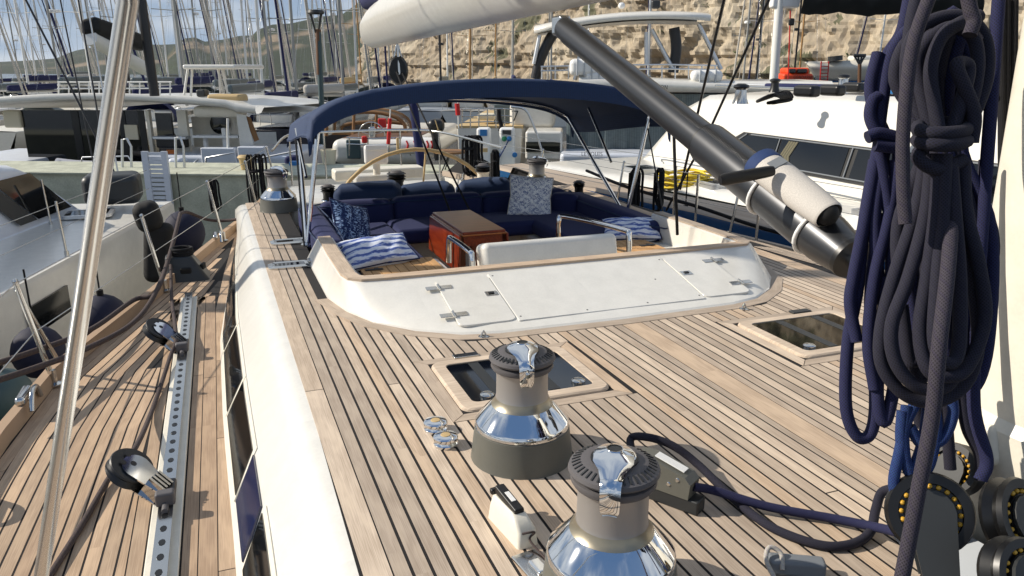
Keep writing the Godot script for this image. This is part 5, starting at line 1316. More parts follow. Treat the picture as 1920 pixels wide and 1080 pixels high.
func build_neighbours():
	var g: G
	# ---- left hand neighbour: grey white sailing yacht ----
	var L := thing("sailing_yacht", "grey white sailing yacht with black hull windows moored alongside by blue fenders", "yacht", Vector3(-3.6, -2.0, -7.0))
	var NE := [[3.0, -3.0], [-3.0, -2.65], [-5.0, -2.32], [-7.4, -1.90], [-9.6, -1.33], [-11.3, -0.9], [-12.2, -0.72]]
	var secs := []
	for z in [3.0, 1.0, -1.0, -3.0, -4.0, -5.0, -6.2, -7.4, -8.5, -9.6, -10.5, -11.3, -12.2]:
		var e := lut(NE, z)
		secs.append([Vector3(e - 0.25, -2.3, z), Vector3(e - 0.06, -1.8, z), Vector3(e, -1.3, z), Vector3(e + 0.02, -1.0, z), Vector3(e + 0.0, -0.98, z), Vector3(e - 0.02, -0.55, z), Vector3(e - 0.06, -0.5, z)])
	obj("hull", loft(secs), "gel", L)
	g = G.new(); g.quad(Vector3(-0.78, -0.52, -12.2), Vector3(-4.6, -0.52, -12.4), Vector3(-4.6, -2.3, -12.0), Vector3(-0.97, -2.3, -11.9)); obj("transom", g, "gel_blue_white", L)
	secs = []
	for z in [3.0, -3.0, -5.0, -7.4, -9.6, -11.3, -12.2]:
		var e := lut(NE, z); secs.append([Vector3(e - 0.05, -0.5, z), Vector3(e - 2.0, -0.44, z), Vector3(e - 4.4, -0.5, z)])
	obj("deck", loft(secs), "gel", L)
	for w in [[-5.3, -4.1, -1.15, -0.80], [-8.55, -7.75, -1.12, -0.72]]:
		g = G.new(); var e0 := lut(NE, w[0]) + 0.012; var e1 := lut(NE, w[1]) + 0.012
		g.quad(Vector3(e1, w[2], w[1]), Vector3(e0, w[2], w[0]), Vector3(e0, w[3], w[0]), Vector3(e1, w[3], w[1])); g.quad(Vector3(e1 - 0.03, w[3], w[1]), Vector3(e1, w[3], w[1]), Vector3(e0, w[3], w[0]), Vector3(e0 - 0.03, w[3], w[0])); obj("hull_window", g, "window_dark", L)
	# deckhouse
	var da := at(146, 394, -0.46); var db := at(-40, 420, -0.46)
	secs = []
	for q in [[da.z - 0.1, 0.0, 0.0], [da.z + 0.75, 0.72, 1.0], [da.z + 1.6, 0.84, 1.0], [da.z + 4.0, 0.9, 1.0], [da.z + 7.5, 0.7, 1.0]]:
		var xx: float = da.x - 0.28 * (q[0] - da.z)
		secs.append([Vector3(xx, -0.47, q[0]), Vector3(xx - 0.05, -0.45, q[0]), Vector3(xx - 0.16, -0.47 + q[1] * 0.86, q[0]), Vector3(xx - 0.35, -0.47 + q[1], q[0]), Vector3(xx - 2.6, -0.47 + q[1], q[0])])
	var dh := obj("deckhouse", loft(secs), "gel_blue_white", L)
	g = G.new(); var zz := da.z
	var wx := func(z: float, t: float) -> Vector3: return Vector3(da.x - 0.28 * (z - da.z) - 0.03 - 0.12 * t + 0.022, -0.42 + 0.6 * t, z)
	g.quad(wx.call(zz + 0.95, 0.05), wx.call(zz + 0.12, 0.05), wx.call(zz + 0.75, 0.95), wx.call(zz + 1.55, 0.95)); obj("side_window", g, "window_dark", dh)
	g = G.new(); g.quad(wx.call(zz + 1.35, 0.05), wx.call(zz + 0.98, 0.05), wx.call(zz + 1.58, 0.95), wx.call(zz + 1.95, 0.95)); obj("window_surround", g, "charcoal", dh)
	for q in [[96, 425, 96, 315], [200, 590, 165, 410], [275, 470, 232, 340], [22, 640, -10, 480]]:
		g = G.new(); var b := at(q[0], q[1], -0.5); var e := lut(NE, b.z) - 0.1; b.x = minf(b.x, e)
		g.tube([b, b + Vector3(-0.02, 0.58, 0)], 0.013, 8); g.tube([b, b + Vector3(0, 0.06, 0)], 0.022, 8); obj("stanchion", g, "steel", L)
	for y in [0.05, -0.2]:
		g = G.new(); var pts := []
		for z in [2.0, -4.0, -7.0, -9.0, -11.5]: pts.append(Vector3(lut(NE, z) - 0.12, y, z))
		g.tube(pts, 0.0035, 5); obj("lifeline", g, "steel", L)
	for q in [[205, 340, 140, 0], [225, 345, 155, 0], [178, 320, 105, 0], [228, 350, 28, 0]]:
		g = G.new(); var b := at(q[0], q[1], -0.3); g.tube([b, pd(q[2], q[3] - 40, proj_depth(b) * 0.98)], 0.012 if q[2] > 100 else 0.016, 6); obj("shroud", g, "dark_mast" if q[2] < 150 else "steel", L)
	g = G.new(); var hz := at(165, 402, -0.45); strip(g, [rrect(hz.x - 0.3, hz.x + 0.3, hz.z - 0.25, hz.z + 0.25, 0.08, -0.46), rrect(hz.x - 0.3, hz.x + 0.3, hz.z - 0.25, hz.z + 0.25, 0.08, -0.42), rrect(hz.x - 0.25, hz.x + 0.25, hz.z - 0.2, hz.z + 0.2, 0.06, -0.42)]); var hfr := obj("deck_hatch", g, "alu", L)
	g = G.new(); flat(g, rrect(hz.x - 0.25, hz.x + 0.25, hz.z - 0.2, hz.z + 0.2, 0.06, -0.423)); obj("pane", g, "window_dark", hfr)
	g = G.new(); g.tube([Vector3(-4.6, -0.5, -8.0), Vector3(-4.55, 15.0, -7.9)], [0.12, 0.1], 14); var lm := obj("mast", g, "white_mast", L)
	for q in [[Vector3(-2.1, -0.45, -7.6), 9.0], [Vector3(-2.2, -0.45, -8.2), 13.5], [Vector3(-4.3, -0.4, -12.0), 14.5], [Vector3(-4.7, -0.4, 2.5), 14.5]]:
		g = G.new(); g.tube([q[0], Vector3(-4.57, q[1], -7.93)], 0.011, 6); obj("shroud", g, "steel", lm)
	for q in [5.0, 9.5]:
		g = G.new(); g.tube([Vector3(-5.8, q + 0.1, -7.8), Vector3(-4.58, q, -7.95), Vector3(-3.4, q + 0.1, -7.8)], 0.035, 6); obj("spreader", g, "white_mast", lm)
	g = G.new(); g.rbox(at(212, 352, -0.2), Vector3(0.7, 0.4, 0.6), 0.1); obj("stern_locker", g, "charcoal", L)
	for q in [["big navy ball fender hanging between the two yachts by the stanchion", 345, 436, -0.6, 0.25, "fender_navy"], ["navy ball fender squeezed low beside the hull window", 195, 600, -0.85, 0.22, "fender_navy"], ["navy ball fender low against the hull beside the leaning stanchions", 72, 660, -0.85, 0.2, "fender_navy"], ["dark green fender down by the waterline", 8, 745, -0.95, 0.2, "lamp_green"]]:
		fender(q[0], at(q[1], q[2], q[3]), q[4], q[5])
	var bf := pd(282, 440, 8.2)
	var BF := thing("covered_outboard", "black cloth covered outboard hanging on the stern rail", "outboard cover", bf - Vector3(0, 0.4, 0))
	g = G.new(); g.rbox(bf + Vector3(0, 0.2, 0), Vector3(0.26, 0.32, 0.3), 0.1, Basis.from_euler(Vector3(0, 0, 0.2)), 4); obj("cowl_cover", g, "black_matte", BF)
	g = G.new(); g.rbox(bf + Vector3(0.06, -0.2, 0), Vector3(0.3, 0.66, 0.2), 0.09, Basis.from_euler(Vector3(0, 0, -0.12)), 4); obj("leg_cover", g, "black_matte", BF)
	# black covered boom behind the left yacht
	var BO := pthing("covered_boom", "white boom end under a black sail cover among the masts", "boom", 205, 100, 14.0)
	g = ptube([[168, 70], [270, 128, 16.0]], 14.0, 0.14, false, 14); obj("boom_tube", g, "white_mast", BO, PB)
	g = G.new(); var c0 := pl(166, 48, 14.0); var c1 := pl(262, 78, 16.0); var mid := (c0 + c1) / 2
	g.rbox(mid, Vector3(0.34, 0.32, (c1 - c0).length()), 0.1, Basis.looking_at((c1 - c0).normalized()), 3, 0.03)
	for i in g.v.size(): g.v[i].y += 0.03 * sin(g.v[i].x * 9.0 + g.v[i].z * 7.0)
	obj("sail_cover", g, "sail_cover_black", BO, PB)
	g = ptube([[262, -20], [290, 180]], 15.0, 0.09, false, 12); obj("black_mast", g, "dark_mast", BO, PB)
	# ---- right hand neighbour: navy hull, white deckhouse ----
	var Rr := thing("sailing_yacht", "navy hulled yacht with a white deckhouse and long dark windows alongside to port", "yacht", Vector3(7.5, -2.0, -7.0))
	var NR := [[2.0, 6.1], [-2.0, 5.85], [-5.2, 5.52], [-7.8, 5.26], [-9.15, 4.98], [-11.0, 4.6], [-13.0, 4.3]]
	var s1 := []; var s2 := []; var s3 := []
	for z in [2.0, -1.0, -3.5, -5.2, -6.5, -7.8, -9.15, -11.0, -13.0]:
		var e := lut(NR, z)
		s1.append([Vector3(e + 0.02, -0.52, z), Vector3(e - 0.02, -0.9, z), Vector3(e + 0.1, -2.3, z)]); s2.append([Vector3(e + 0.03, -0.3, z), Vector3(e + 0.0, -0.31, z), Vector3(e + 0.0, -0.50, z), Vector3(e + 0.02, -0.52, z)])
		s3.append([Vector3(e + 0.01, -0.3, z), Vector3(e + 0.06, -0.25, z), Vector3(e + 0.1, -0.3, z), Vector3(e + 0.75, -0.28, z)])
	obj("hull", loft(s1), "hull_navy", Rr); obj("lit_sheer_strake", loft(s2), "teal_paint_and_sheen", Rr); obj("side_deck", loft(s3), "teak4", Rr)  # teal strake paints the lit, reflecting upper edge of the navy hull
	g = G.new(); g.quad(Vector3(4.3, -0.3, -13.0), Vector3(9.0, -0.3, -13.0), Vector3(9.0, -2.3, -13.0), Vector3(4.3, -2.3, -13.0)); obj("transom", g, "hull_navy", Rr)
	# lower trunk and deckhouse
	s1 = []
	for q in [[-12.6, 0.06, 5.15], [-11.0, 0.08, 5.45], [-9.0, 0.11, 5.95], [-7.0, 0.13, 6.25], [-4.0, 0.14, 6.45], [1.0, 0.14, 6.6]]:
		s1.append([Vector3(q[2], -0.29, q[0]), Vector3(q[2] + 0.06, -0.29 + q[1] * 0.6, q[0]), Vector3(q[2] + 0.22, -0.29 + q[1], q[0]), Vector3(q[2] + 1.3, -0.27 + q[1], q[0]), Vector3(10.5, -0.25 + q[1], q[0])])
	obj("coachroof", loft(s1), "gel", Rr)
	s1 = []
	for q in [[-12.4, 0.02], [-12.0, 0.5], [-11.5, 0.85], [-10.9, 1.02], [-8.0, 1.10], [-4.0, 1.12], [1.0, 1.12]]:
		s1.append([Vector3(7.0, -0.3, q[0]), Vector3(7.12, -0.3 + q[1] * 0.37, q[0]), Vector3(7.34, -0.3 + q[1] * 1.05, q[0]), Vector3(7.5, -0.3 + q[1] * 1.225, q[0]), Vector3(8.6, -0.25 + q[1] * 1.225, q[0]), Vector3(10.4, -0.3 + q[1] * 1.225, q[0])])
	var DH := obj("deckhouse", loft(s1), "gel", Rr)
	# window band, set a little proud of the sloping side
	var ws := func(z: float, t: float, o: float) -> Vector3: return Vector3(7.095, 0.06, z).lerp(Vector3(7.215, 0.47, z), t) + Vector3(-0.9, 0.43, 0) * o
	g = G.new(); g.quad(ws.call(-10.35, -0.05, 0.012), ws.call(1.0, -0.05, 0.012), ws.call(1.0, 1.0, 0.012), ws.call(-9.55, 1.0, 0.012)); obj("window_surround", g, "black", DH)
	for w in [[-10.05, -9.45, -8.75, -8.75], [-8.68, -8.68, -7.45, -7.45], [-7.3, -7.3, -6.0, -6.0], [-5.9, -5.9, -3.4, -3.4]]:
		g = G.new(); g.quad(ws.call(w[0], 0.06, 0.02), ws.call(w[2], 0.06, 0.02), ws.call(w[3], 0.9, 0.02), ws.call(w[1], 0.9, 0.02)); var wp := obj("deckhouse_window", g, "window_dark", DH)
	var gc := G.new(); var rr := []
	for j in 6:
		var r := PackedVector3Array()
		for k in 17:
			var p: Vector3 = ws.call(-8.5 + k * 0.012 - 0.12 * (1.0 - absf(j - 2.0) / 4.0), 0.08 + j * 0.16, 0.024 + 0.006 * sin(k * 1.6)); r.append(p)
		rr.append(r)
	gc.grid(rr); obj("curtain", gc, "curtain", DH)
	g = G.new(); g.tube([Vector3(7.6, 1.10, -10.9), Vector3(7.55, 1.10, -2.0)], 0.02, 8); obj("roof_rail", g, "steel", DH)
	g = G.new(); g.tube([Vector3(7.9, 1.12, -10.8), Vector3(7.8, 1.12, -6.5)], 0.018, 8); obj("boathook", g, "alu", DH)
	g = G.new(); g.rbox(Vector3(7.75, 1.12, -8.4), Vector3(0.22, 0.08, 2.6), 0.03, Basis(Vector3.UP, 0.03), 3, 0.01); obj("rolled_awning", g, "cover_blue", DH)
	g = G.new(); g.rbox(Vector3(7.7, 1.11, -6.9), Vector3(0.25, 0.06, 1.2), 0.02, Basis(Vector3.UP, 0.1), 3); obj("rolled_cloth", g, "sky_blue", DH)
	for q in [[1388, 190, 0.6, "gel_cream"], [1452, 170, 0.6, "black"], [1580, 166, 0.75, "gel_cream"]]:
		var p := at(q[0], q[1], 1.10); p = p if p.length() < 16.0 else p * 0.9
		var xf := Transform3D(Basis.from_scale(Vector3.ONE * q[2]), Vector3(p.x, 1.08, p.z))
		g = G.new(); g.lathe([Vector2(0.12, 0), Vector2(0.09, 0.08), Vector2(0.08, 0.2), Vector2(0.1, 0.22)], 18, xf); var wn := obj("winch", g, "steel" if q[3] == "gel_cream" else "black", DH)
		g = G.new(); g.lathe([Vector2(0.1, 0.22), Vector2(0.12, 0.24), Vector2(0.1, 0.27), Vector2(0.05, 0.29), Vector2(0, 0.29)], 18, xf); obj("jaw", g, "black", wn)
	for q in [[1512, 180], [1600, 172], [1560, 178]]:
		var p := at(q[0], q[1], 1.10); g = G.new(); g.rbox(p + Vector3(0, 0.05, 0), Vector3(0.14, 0.12, 0.3), 0.04, Basis.IDENTITY, 2); obj("rope_clutch", g, "black", DH)
	g = G.new()
	for k in 7: g.tube(cr([at(1420 + k * 3, 190 - k, 1.12), at(1450 + k * 4, 178 - k, 1.2), at(1466 + k * 3, 186, 1.14), at(1440 + k * 2, 193, 1.12)], 4), 0.014, 6)
	var rc := obj("coiled_ropes", g, "rope_black", DH); rc.set_meta("kind", "stuff")
	for z in [-10.9, -9.2, -6.6]:
		g = G.new(); var hx: float = 5.9 + (z + 10.9) * 0.13; strip(g, [rrect(hx, hx + 0.5, z, z + 0.55, 0.07, -0.22), rrect(hx, hx + 0.5, z, z + 0.55, 0.07, -0.12), rrect(hx + 0.05, hx + 0.45, z + 0.05, z + 0.5, 0.05, -0.12)]); var dhx := obj("deck_hatch", g, "alu", Rr)
		g = G.new(); flat(g, rrect(hx + 0.05, hx + 0.45, z + 0.05, z + 0.5, 0.05, -0.122)); obj("pane", g, "window_dark", dhx)
	for z in [-11.2, -8.4, -5.6]:
		g = G.new(); g.tube(cr([Vector3(6.9, -0.16, z), Vector3(6.88, -0.09, z + 0.08), Vector3(6.88, -0.09, z + 1.9), Vector3(6.9, -0.16, z + 2.0)], 4), 0.014, 6); obj("grab_rail", g, "steel", Rr)
	for w in [-10.06, -8.715, -7.38, -5.95]:
		g = G.new(); g.tube([ws.call(w, 0.02, 0.024), ws.call(w + (0.62 if w < -10.0 else 0.0), 0.94, 0.024)], 0.012, 5); obj("window_gasket", g, "grey", DH)
	for q in [[-9.9, 0.04], [-9.35, 0.93]]:
		g = G.new(); g.tube([ws.call(q[0], q[1], 0.024), ws.call(0.5, q[1], 0.024)], 0.011, 5); obj("window_gasket", g, "grey", DH)
	# yellow hose
	var hp := at(1282, 352, -0.28)
	var HO := thing("yellow_hose", "coiled yellow hose heaped on the navy yacht's deck", "hose", hp)
	for k in 16:
		g = G.new(); var pts := []; var rx := rng.randf_range(0.25, 0.48); var rz := rng.randf_range(0.2, 0.4); var oy := 0.03 + k * 0.012
		for i in 17: pts.append(hp + Vector3(cos(TAU * i / 16) * rx + rng.randf_range(-0.02, 0.02), oy + 0.02 * sin(i * 1.3 + k), sin(TAU * i / 16) * rz))
		g.tube(cr(pts.slice(0, 16), 3, true), 0.014, 6, false); obj("turn", g, "rope_yellow", HO)
	for q in [[1302, 440, 1302, 310], [1262, 415, 1258, 300], [1488, 500, 1498, 410], [1416, 470, 1420, 420]]:
		g = G.new(); var b := at(q[0], q[1], -0.28); g.tube([b, b + Vector3(0, 0.62, 0)], 0.013, 8); obj("stanchion", g, "steel", Rr)
	for y in [0.3, 0.05]:
		g = G.new(); var pts := []
		for z in [1.0, -5.0, -7.8, -9.15, -12.5]: pts.append(Vector3(lut(NR, z) + 0.07, y, z))
		g.tube(pts, 0.0035, 5); obj("lifeline", g, "steel", Rr)
	g = G.new(); bolt_rope(g, [at(1100, 320, 0.0), at(1180, 352, 0.0), at(1300, 385, -0.1), at(1420, 425, -0.2), at(1560, 462, -0.3)], 0.02); single("mooring_line", g, "rope_black", "heavy black mooring line slung along the navy hull", "rope")
	for q in [[1190, 352, 0.13, 0.5, "black rope hank tied on the port guardrail beside the bimini leg"], [1236, 340, 0.05, 0.45, "thin black rope hank hanging next to the yellow hose"]]: hank(q[4], at(q[0], 325, 0.28) if false else pd(q[0], 325, 8.4), q[2], q[3])
	hank("large black rope hank on the starboard stern rail above the chrome winch", pd(474, 298, 10.2), 0.20, 0.75)
	hank("slim black rope hank on the quay side stanchion", pd(395, 345, 10.4), 0.10, 0.45)
	hank("black rope hank hung on the stern rail in front of the service pedestals", pd(878, 262, 12.0), 0.22, 0.62, "rope_black", 0.02)
	hank("narrow black rope hank beside the pale drum winch", pd(926, 288, 11.4), 0.10, 0.5)
	fender("bright blue ball fender on the navy hull by the guardrail", at(1283, 428, -0.55), 0.22, "fender_blue")
	var wb := G.new(); bolt_rope(wb, [pd(1262, 200, 5.6), pd(1266, 330, 5.6), pd(1270, 440, 5.8)], 0.012); single("backstay_tackle", wb, "rope_black", "black tackle line beside the bimini's port leg", "rope")
	for q in [[1360, -10, 1310, 205, "black shroud wire crossing in front of the catamaran hardtop"], [1446, -10, 1330, 245, "black shroud wire slanting over the navy yacht's roof"]]:
		g = G.new(); g.tube([pd(q[0], q[1], 7.0), pd(q[2], q[3], 9.0), pd(q[2] - (q[0] - q[2]) * 0.7, q[3] + 150, 9.5)], 0.016, 6); single("shroud_wire", g, "dark_mast", q[4], "wire")
# ================= boats beyond the quay, masts, far things =================
func mast_boat(label: String, hull: String, mastm: String, h: float, len_: float, cover: String, group: String) -> Node3D:
	# at the origin: stern at z = 0, bow at z = -len, waterline at y = 0
	var T := thing("moored_sailboat", label, "sailboat", Vector3.ZERO, group)
	var bm := len_ * 0.155
	var secs := []
	for q in [[0.0, 0.82, 0.95], [-0.2, 0.95, 0.95], [-0.45, 1.0, 1.0], [-0.7, 0.82, 1.1], [-0.9, 0.35, 1.22], [-1.0, 0.03, 1.3]]:
		var z: float = q[0] * len_; var w: float = q[1] * bm; var t: float = q[2]
		secs.append([Vector3(-w * 0.5, -0.4, z), Vector3(-w * 0.85, 0.15, z), Vector3(-w, t, z), Vector3(-w * 0.9, t + 0.03, z), Vector3(0, t + 0.08, z), Vector3(w * 0.9, t + 0.03, z), Vector3(w, t, z), Vector3(w * 0.85, 0.15, z), Vector3(w * 0.5, -0.4, z)])
	var g := loft(secs)
	g.quad(Vector3(-bm * 0.82, 0.95, 0.0), Vector3(bm * 0.82, 0.95, 0.0), Vector3(bm * 0.45, -0.4, 0.0), Vector3(-bm * 0.45, -0.4, 0.0))
	obj("hull", g, hull, T)
	g = G.new(); g.rbox(Vector3(0, 1.25, -len_ * 0.5), Vector3(bm * 1.15, 0.5, len_ * 0.42), 0.12, Basis.IDENTITY, 2); var cb := obj("cabin", g, "gel", T)
	for sx in [-1.0, 1.0]:
		g = G.new(); g.box(Vector3(sx * bm * 0.58, 1.3, -len_ * 0.5), Vector3(0.02, 0.16, len_ * 0.25)); obj("window", g, "window_dark", cb)
	g = G.new(); var rr := PackedVector3Array(); var r2 := PackedVector3Array(); var r3 := PackedVector3Array()
	for k in 13:
		var an := PI * k / 12
		rr.append(Vector3(cos(an) * bm * 0.72, 1.0 + sin(an) * 0.95, -len_ * 0.27)); r2.append(Vector3(cos(an) * bm * 0.68, 1.0 + sin(an) * 0.9, -len_ * 0.32)); r3.append(Vector3(cos(an) * bm * 0.62, 1.0 + sin(an) * 0.35, -len_ * 0.37))
	g.grid([rr, r2, r3]); obj("sprayhood", g, cover, T)
	g = G.new(); var mz := -len_ * 0.58
	g.tube([Vector3(0, 1.0, mz), Vector3(0, h * 0.7, mz + 0.05), Vector3(0, h, mz + 0.12)], [0.075, 0.068, 0.045], 8); var ms := obj("mast", g, mastm, T)
	for t: float in [0.38, 0.68]:
		g = G.new(); var hw := bm * 0.62 * (1.2 - t * 0.5); g.tube([Vector3(-hw, h * t + 0.08, mz + 0.18), Vector3(0, h * t, mz), Vector3(hw, h * t + 0.08, mz + 0.18)], 0.02, 5); obj("spreader", g, mastm, ms)
	g = G.new(); g.tube([Vector3(0, 2.0, mz), Vector3(0, 2.1, -len_ * 0.18)], 0.07, 8); obj("boom", g, mastm, T)
	g = G.new(); g.rbox(Vector3(0, 2.28, mz * 0.5 - len_ * 0.09), Vector3(0.28, 0.36, len_ * 0.38), 0.12, Basis.IDENTITY, 3); obj("sail_cover", g, cover, T)
	for a in [[Vector3(0, h, mz), Vector3(0, 1.3, -len_)], [Vector3(0, h, mz), Vector3(0, 1.0, -0.1)], [Vector3(0, h * 0.96, mz), Vector3(bm * 0.95, 1.0, mz + 0.3)], [Vector3(0, h * 0.96, mz), Vector3(-bm * 0.95, 1.0, mz + 0.3)]]:
		g = G.new(); g.tube(a, 0.006 if a[1].z > -len_ * 0.9 else 0.03, 4, false); obj("stay", g, "steel" if a[1].z > -len_ * 0.9 else "sail_white", T)
	g = G.new(); g.tube(cr([Vector3(-bm * 0.8, 1.0, -1.2), Vector3(-bm * 0.8, 1.65, -1.0), Vector3(-bm * 0.7, 1.65, -0.1), Vector3(0, 1.65, 0.0), Vector3(bm * 0.7, 1.65, -0.1), Vector3(bm * 0.8, 1.65, -1.0), Vector3(bm * 0.8, 1.0, -1.2)], 3), 0.018, 5); obj("pushpit", g, "steel", T)
	g = G.new(); g.tube([Vector3(0.03, h - 0.05, mz), Vector3(0.03, h + 0.5, mz)], 0.01, 4); g.tube([Vector3(-0.25, h + 0.06, mz + 0.1), Vector3(0.25, h + 0.06, mz + 0.1)], 0.01, 4); obj("masthead_gear", g, "dark_mast", ms)
	if mastm == "alu_mast":
		g = G.new(); g.lathe([Vector2(0, -0.1), Vector2(0.22, -0.08), Vector2(0.24, 0.0), Vector2(0.2, 0.1), Vector2(0, 0.13)], 12, Transform3D(Basis.IDENTITY, Vector3(0, h * 0.45, mz - 0.35))); obj("radar_dome", g, "white_plastic", ms)
		g = G.new(); g.tube([Vector3(0, h * 0.9, mz - 0.4), Vector3(0, 1.6, -len_ + 0.5)], [0.03, 0.075], 6); obj("furled_jib", g, "sail_white", T)
	elif mastm == "white_mast":
		g = G.new(); g.tube([Vector3(0, h * 0.9, mz - 0.4), Vector3(0, 1.6, -len_ + 0.5)], [0.03, 0.08], 6); obj("furled_jib", g, "cover_blue", T)
		g = G.new(); g.tube([Vector3(0, h * 0.95, mz + 0.1), Vector3(0.0, 2.2, -len_ * 0.2)], 0.008, 4); obj("topping_lift", g, "rope_black", T)
	elif mastm == "dark_mast":
		g = G.new(); g.lathe([Vector2(0, -0.1), Vector2(0.2, -0.08), Vector2(0.2, 0.08), Vector2(0, 0.1)], 10, Transform3D(Basis.IDENTITY, Vector3(0, h * 0.3, mz - 0.35))); obj("radar_dome", g, "charcoal", ms)
	return T
func build_background():
	var g: G
	# ---- catamaran beyond the quay, left ----
	var C := pthing("catamaran", "white catamaran with a long dark glass saloon under a wide white roof", "catamaran", 200, 320, 19.0)
	g = G.new(); var rows := []
	for j in 9:
		var r := PackedVector3Array()
		for i in 31:
			var px := -90.0 + i * 19.0
			var t := clampf((px + 90.0) / 570.0, 0, 1)
			var py := 201.0 - 22.0 * sin(PI * clampf(t * 0.85 + 0.1, 0, 1)) + (6.0 if t > 0.9 else 0.0)
			var q: Array = [[0, 0.16], [-0.03, 0.13], [-0.05, 0.05], [0.0, -0.03], [0.3, -0.02], [0.5, 0.10], [2.5, 0.05], [5.0, 0.0], [7.0, -0.1]][j]
			var p := pl(px, py, 18.6)
			r.append(Vector3(p.x, p.y - 0.1 + q[1], -18.6 - q[0]))
		rows.append(r)
	g.grid(rows); g.grid([rows[4], PackedVector3Array(Array(rows[8]).map(func(v): return v - Vector3(0, 0.25, 0)))]); obj("roof", g, "gel", C, PB)
	part(C, "saloon_glass", 38, 206, 272, 312, 19.3, 0.1, "window_dark")
	for x in [[272, 290], [330, 358]]: part(C, "door_frame", x[0], 207, x[1], 300, 19.25, 0.12, "gel_cream")
	part(C, "sliding_door", 290, 212, 330, 300, 19.3, 0.08, "window_dark")
	part(C, "corner_post", 2, 207, 40, 240, 19.2, 0.3, "cream", 0.05)
	for x in [145, 232, 268]: part(C, "window_divider", x, 207, x + 3, 312, 19.28, 0.05, "black")
	part(C, "interior_seat", 232, 234, 260, 262, 19.26, 0.05, "cream", 0.01)
	part(C, "fuel_tank", 358, 199, 452, 221, 18.8, 0.5, "gel_cream", 0.12)
	part(C, "cockpit_bulkhead", 358, 219, 452, 276, 20.0, 0.1, "gel_cream")
	g = G.new(); g.lathe([Vector2(0, 0), Vector2(0.27, 0.0), Vector2(0.27, 0.02), Vector2(0, 0.03)], 24, Transform3D(Basis(Vector3.RIGHT, PI / 2), pl(413, 232, 19.95))); obj("round_window", g, "window_dark", C, PB)
	part(C, "cockpit_table", 360, 254, 446, 259, 19.0, 0.5, "white_plastic"); part(C, "table_leg", 380, 259, 388, 275, 19.2, 0.1, "white_plastic"); part(C, "seat_pedestal", 414, 240, 426, 276, 19.1, 0.15, "white_plastic", 0.02)
	part(C, "cockpit_coaming", 375, 277, 442, 312, 18.4, 0.3, "gel_blue_white", 0.03); part(C, "coaming_panel", 444, 275, 497, 298, 18.35, 0.3, "gel_blue_white", 0.03); part(C, "hull", 270, 290, 545, 345, 18.5, 3.0, "gel_blue_white", 0.1); part(C, "hull", -120, 300, 60, 345, 18.5, 3.0, "gel_blue_white", 0.1); part(C, "bridge_deck", 30, 300, 300, 330, 19.6, 4.0, "cream")
	part(C, "barbecue", 290, 256, 346, 278, 18.9, 0.3, "black", 0.05); part(C, "barbecue_lid", 285, 256, 348, 262, 18.85, 0.3, "alu", 0.02); part(C, "yellow_panel", 312, 281, 332, 298, 18.7, 0.05, "rust_orange")
	g = G.new(); var qa := pl(443, 213, 18.7); var qb := pl(476, 272, 18.7); g.quad(pl(443, 213, 18.7), pl(461, 216, 18.7), pl(476, 272, 18.7), pl(450, 274, 18.7)); g.quad(pl(443, 213, 18.75), pl(450, 274, 18.75), pl(450, 274, 19.3), pl(443, 213, 19.3)); obj("roof_strut", g, "gel", C, PB)
	g = G.new(); g.quad(pl(458, 217, 18.72), pl(470, 220, 18.72), pl(486, 262, 18.72), pl(477, 266, 18.72)); obj("wood_panel", g, "tan_trim", C, PB)
	for y in [154, 166]: obj("roof_rail", ptube([[108, y], [322, y - 0.5]], 20.0, 0.02), "white_mast", C, PB)
	for i in 12: obj("rail_post", ptube([[110 + i * 19, 154], [110 + i * 19, 181]], 20.0, 0.018), "white_mast", C, PB)
	part(C, "fly_hardtop", 341, 121, 441, 130, 20.0, 2.0, "gel", 0.05)
	for q in [[352, 130, 345, 178], [360, 130, 358, 180], [418, 130, 428, 184], [410, 130, 414, 180]]: obj("hardtop_pole", ptube([[q[0], q[1]], [q[2], q[3]]], 20.3, 0.03), "white_mast", C, PB)
	part(C, "fly_seat", 386, 177, 450, 195, 19.6, 0.6, "beige", 0.08); part(C, "fly_locker", 366, 168, 384, 182, 19.7, 0.3, "charcoal", 0.05)
	for q in [[[230, 345], [229, 262], [238, 260], [246, 275], [247, 345]], [[330, 330], [329, 258], [338, 257], [344, 275], [347, 340]]]: obj("boarding_rail", ptube(q, 15.2, 0.025), "alu", C, PB)
	for q in [[[152, 305], [155, 295], [240, 293], [248, 305], [249, 322]], [[385, 322], [386, 296], [440, 286], [446, 322]], [[350, 318], [372, 298], [376, 322]], [[446, 305], [560, 282]]]: obj("stern_rail", ptube(q, 17.2, 0.022, false), "alu", C, PB)
	obj("awning_pole", ptube([[427, 222], [428, 300]], 18.5, 0.03), "white_mast", C, PB)
	# passerelle and dinghy with outboard
	var PA := pthing("passerelle", "pale blue slatted gangway standing upright at the quay edge", "gangway", 294, 360, 14.6)
	for x in [275, 311]: part(PA, "side_rail", x, 284, x + 3, 392, 14.2, 0.06, "gel_blue_white")
	for i in 13: part(PA, "tread", 278, 285.5 + i * 8.2, 311, 291.8 + i * 8.2, 14.22, 0.03, "gel_blue_white")
	var DI := pthing("dinghy", "grey inflatable dinghy lying behind the quay", "dinghy", 150, 325, 17.2)
	obj("tube", ptube([[104, 305], [112, 312], [160, 316], [230, 318], [270, 317]], 17.4, 0.13, true, 12), "hypalon", DI, PB); obj("tube", ptube([[108, 306, 18.2], [160, 311, 18.2], [270, 313, 18.2]], 18.2, 0.13, true, 12), "hypalon", DI, PB)
	part(DI, "floor", 120, 312, 270, 320, 17.5, 0.6, "grey"); part(DI, "red_band", 125, 306, 128, 320, 17.25, 0.1, "red", 0.02)
	var OM := pthing("outboard_motor", "pale blue outboard motor with a maker's name beside the gangway", "outboard motor", 325, 325, 17.0)
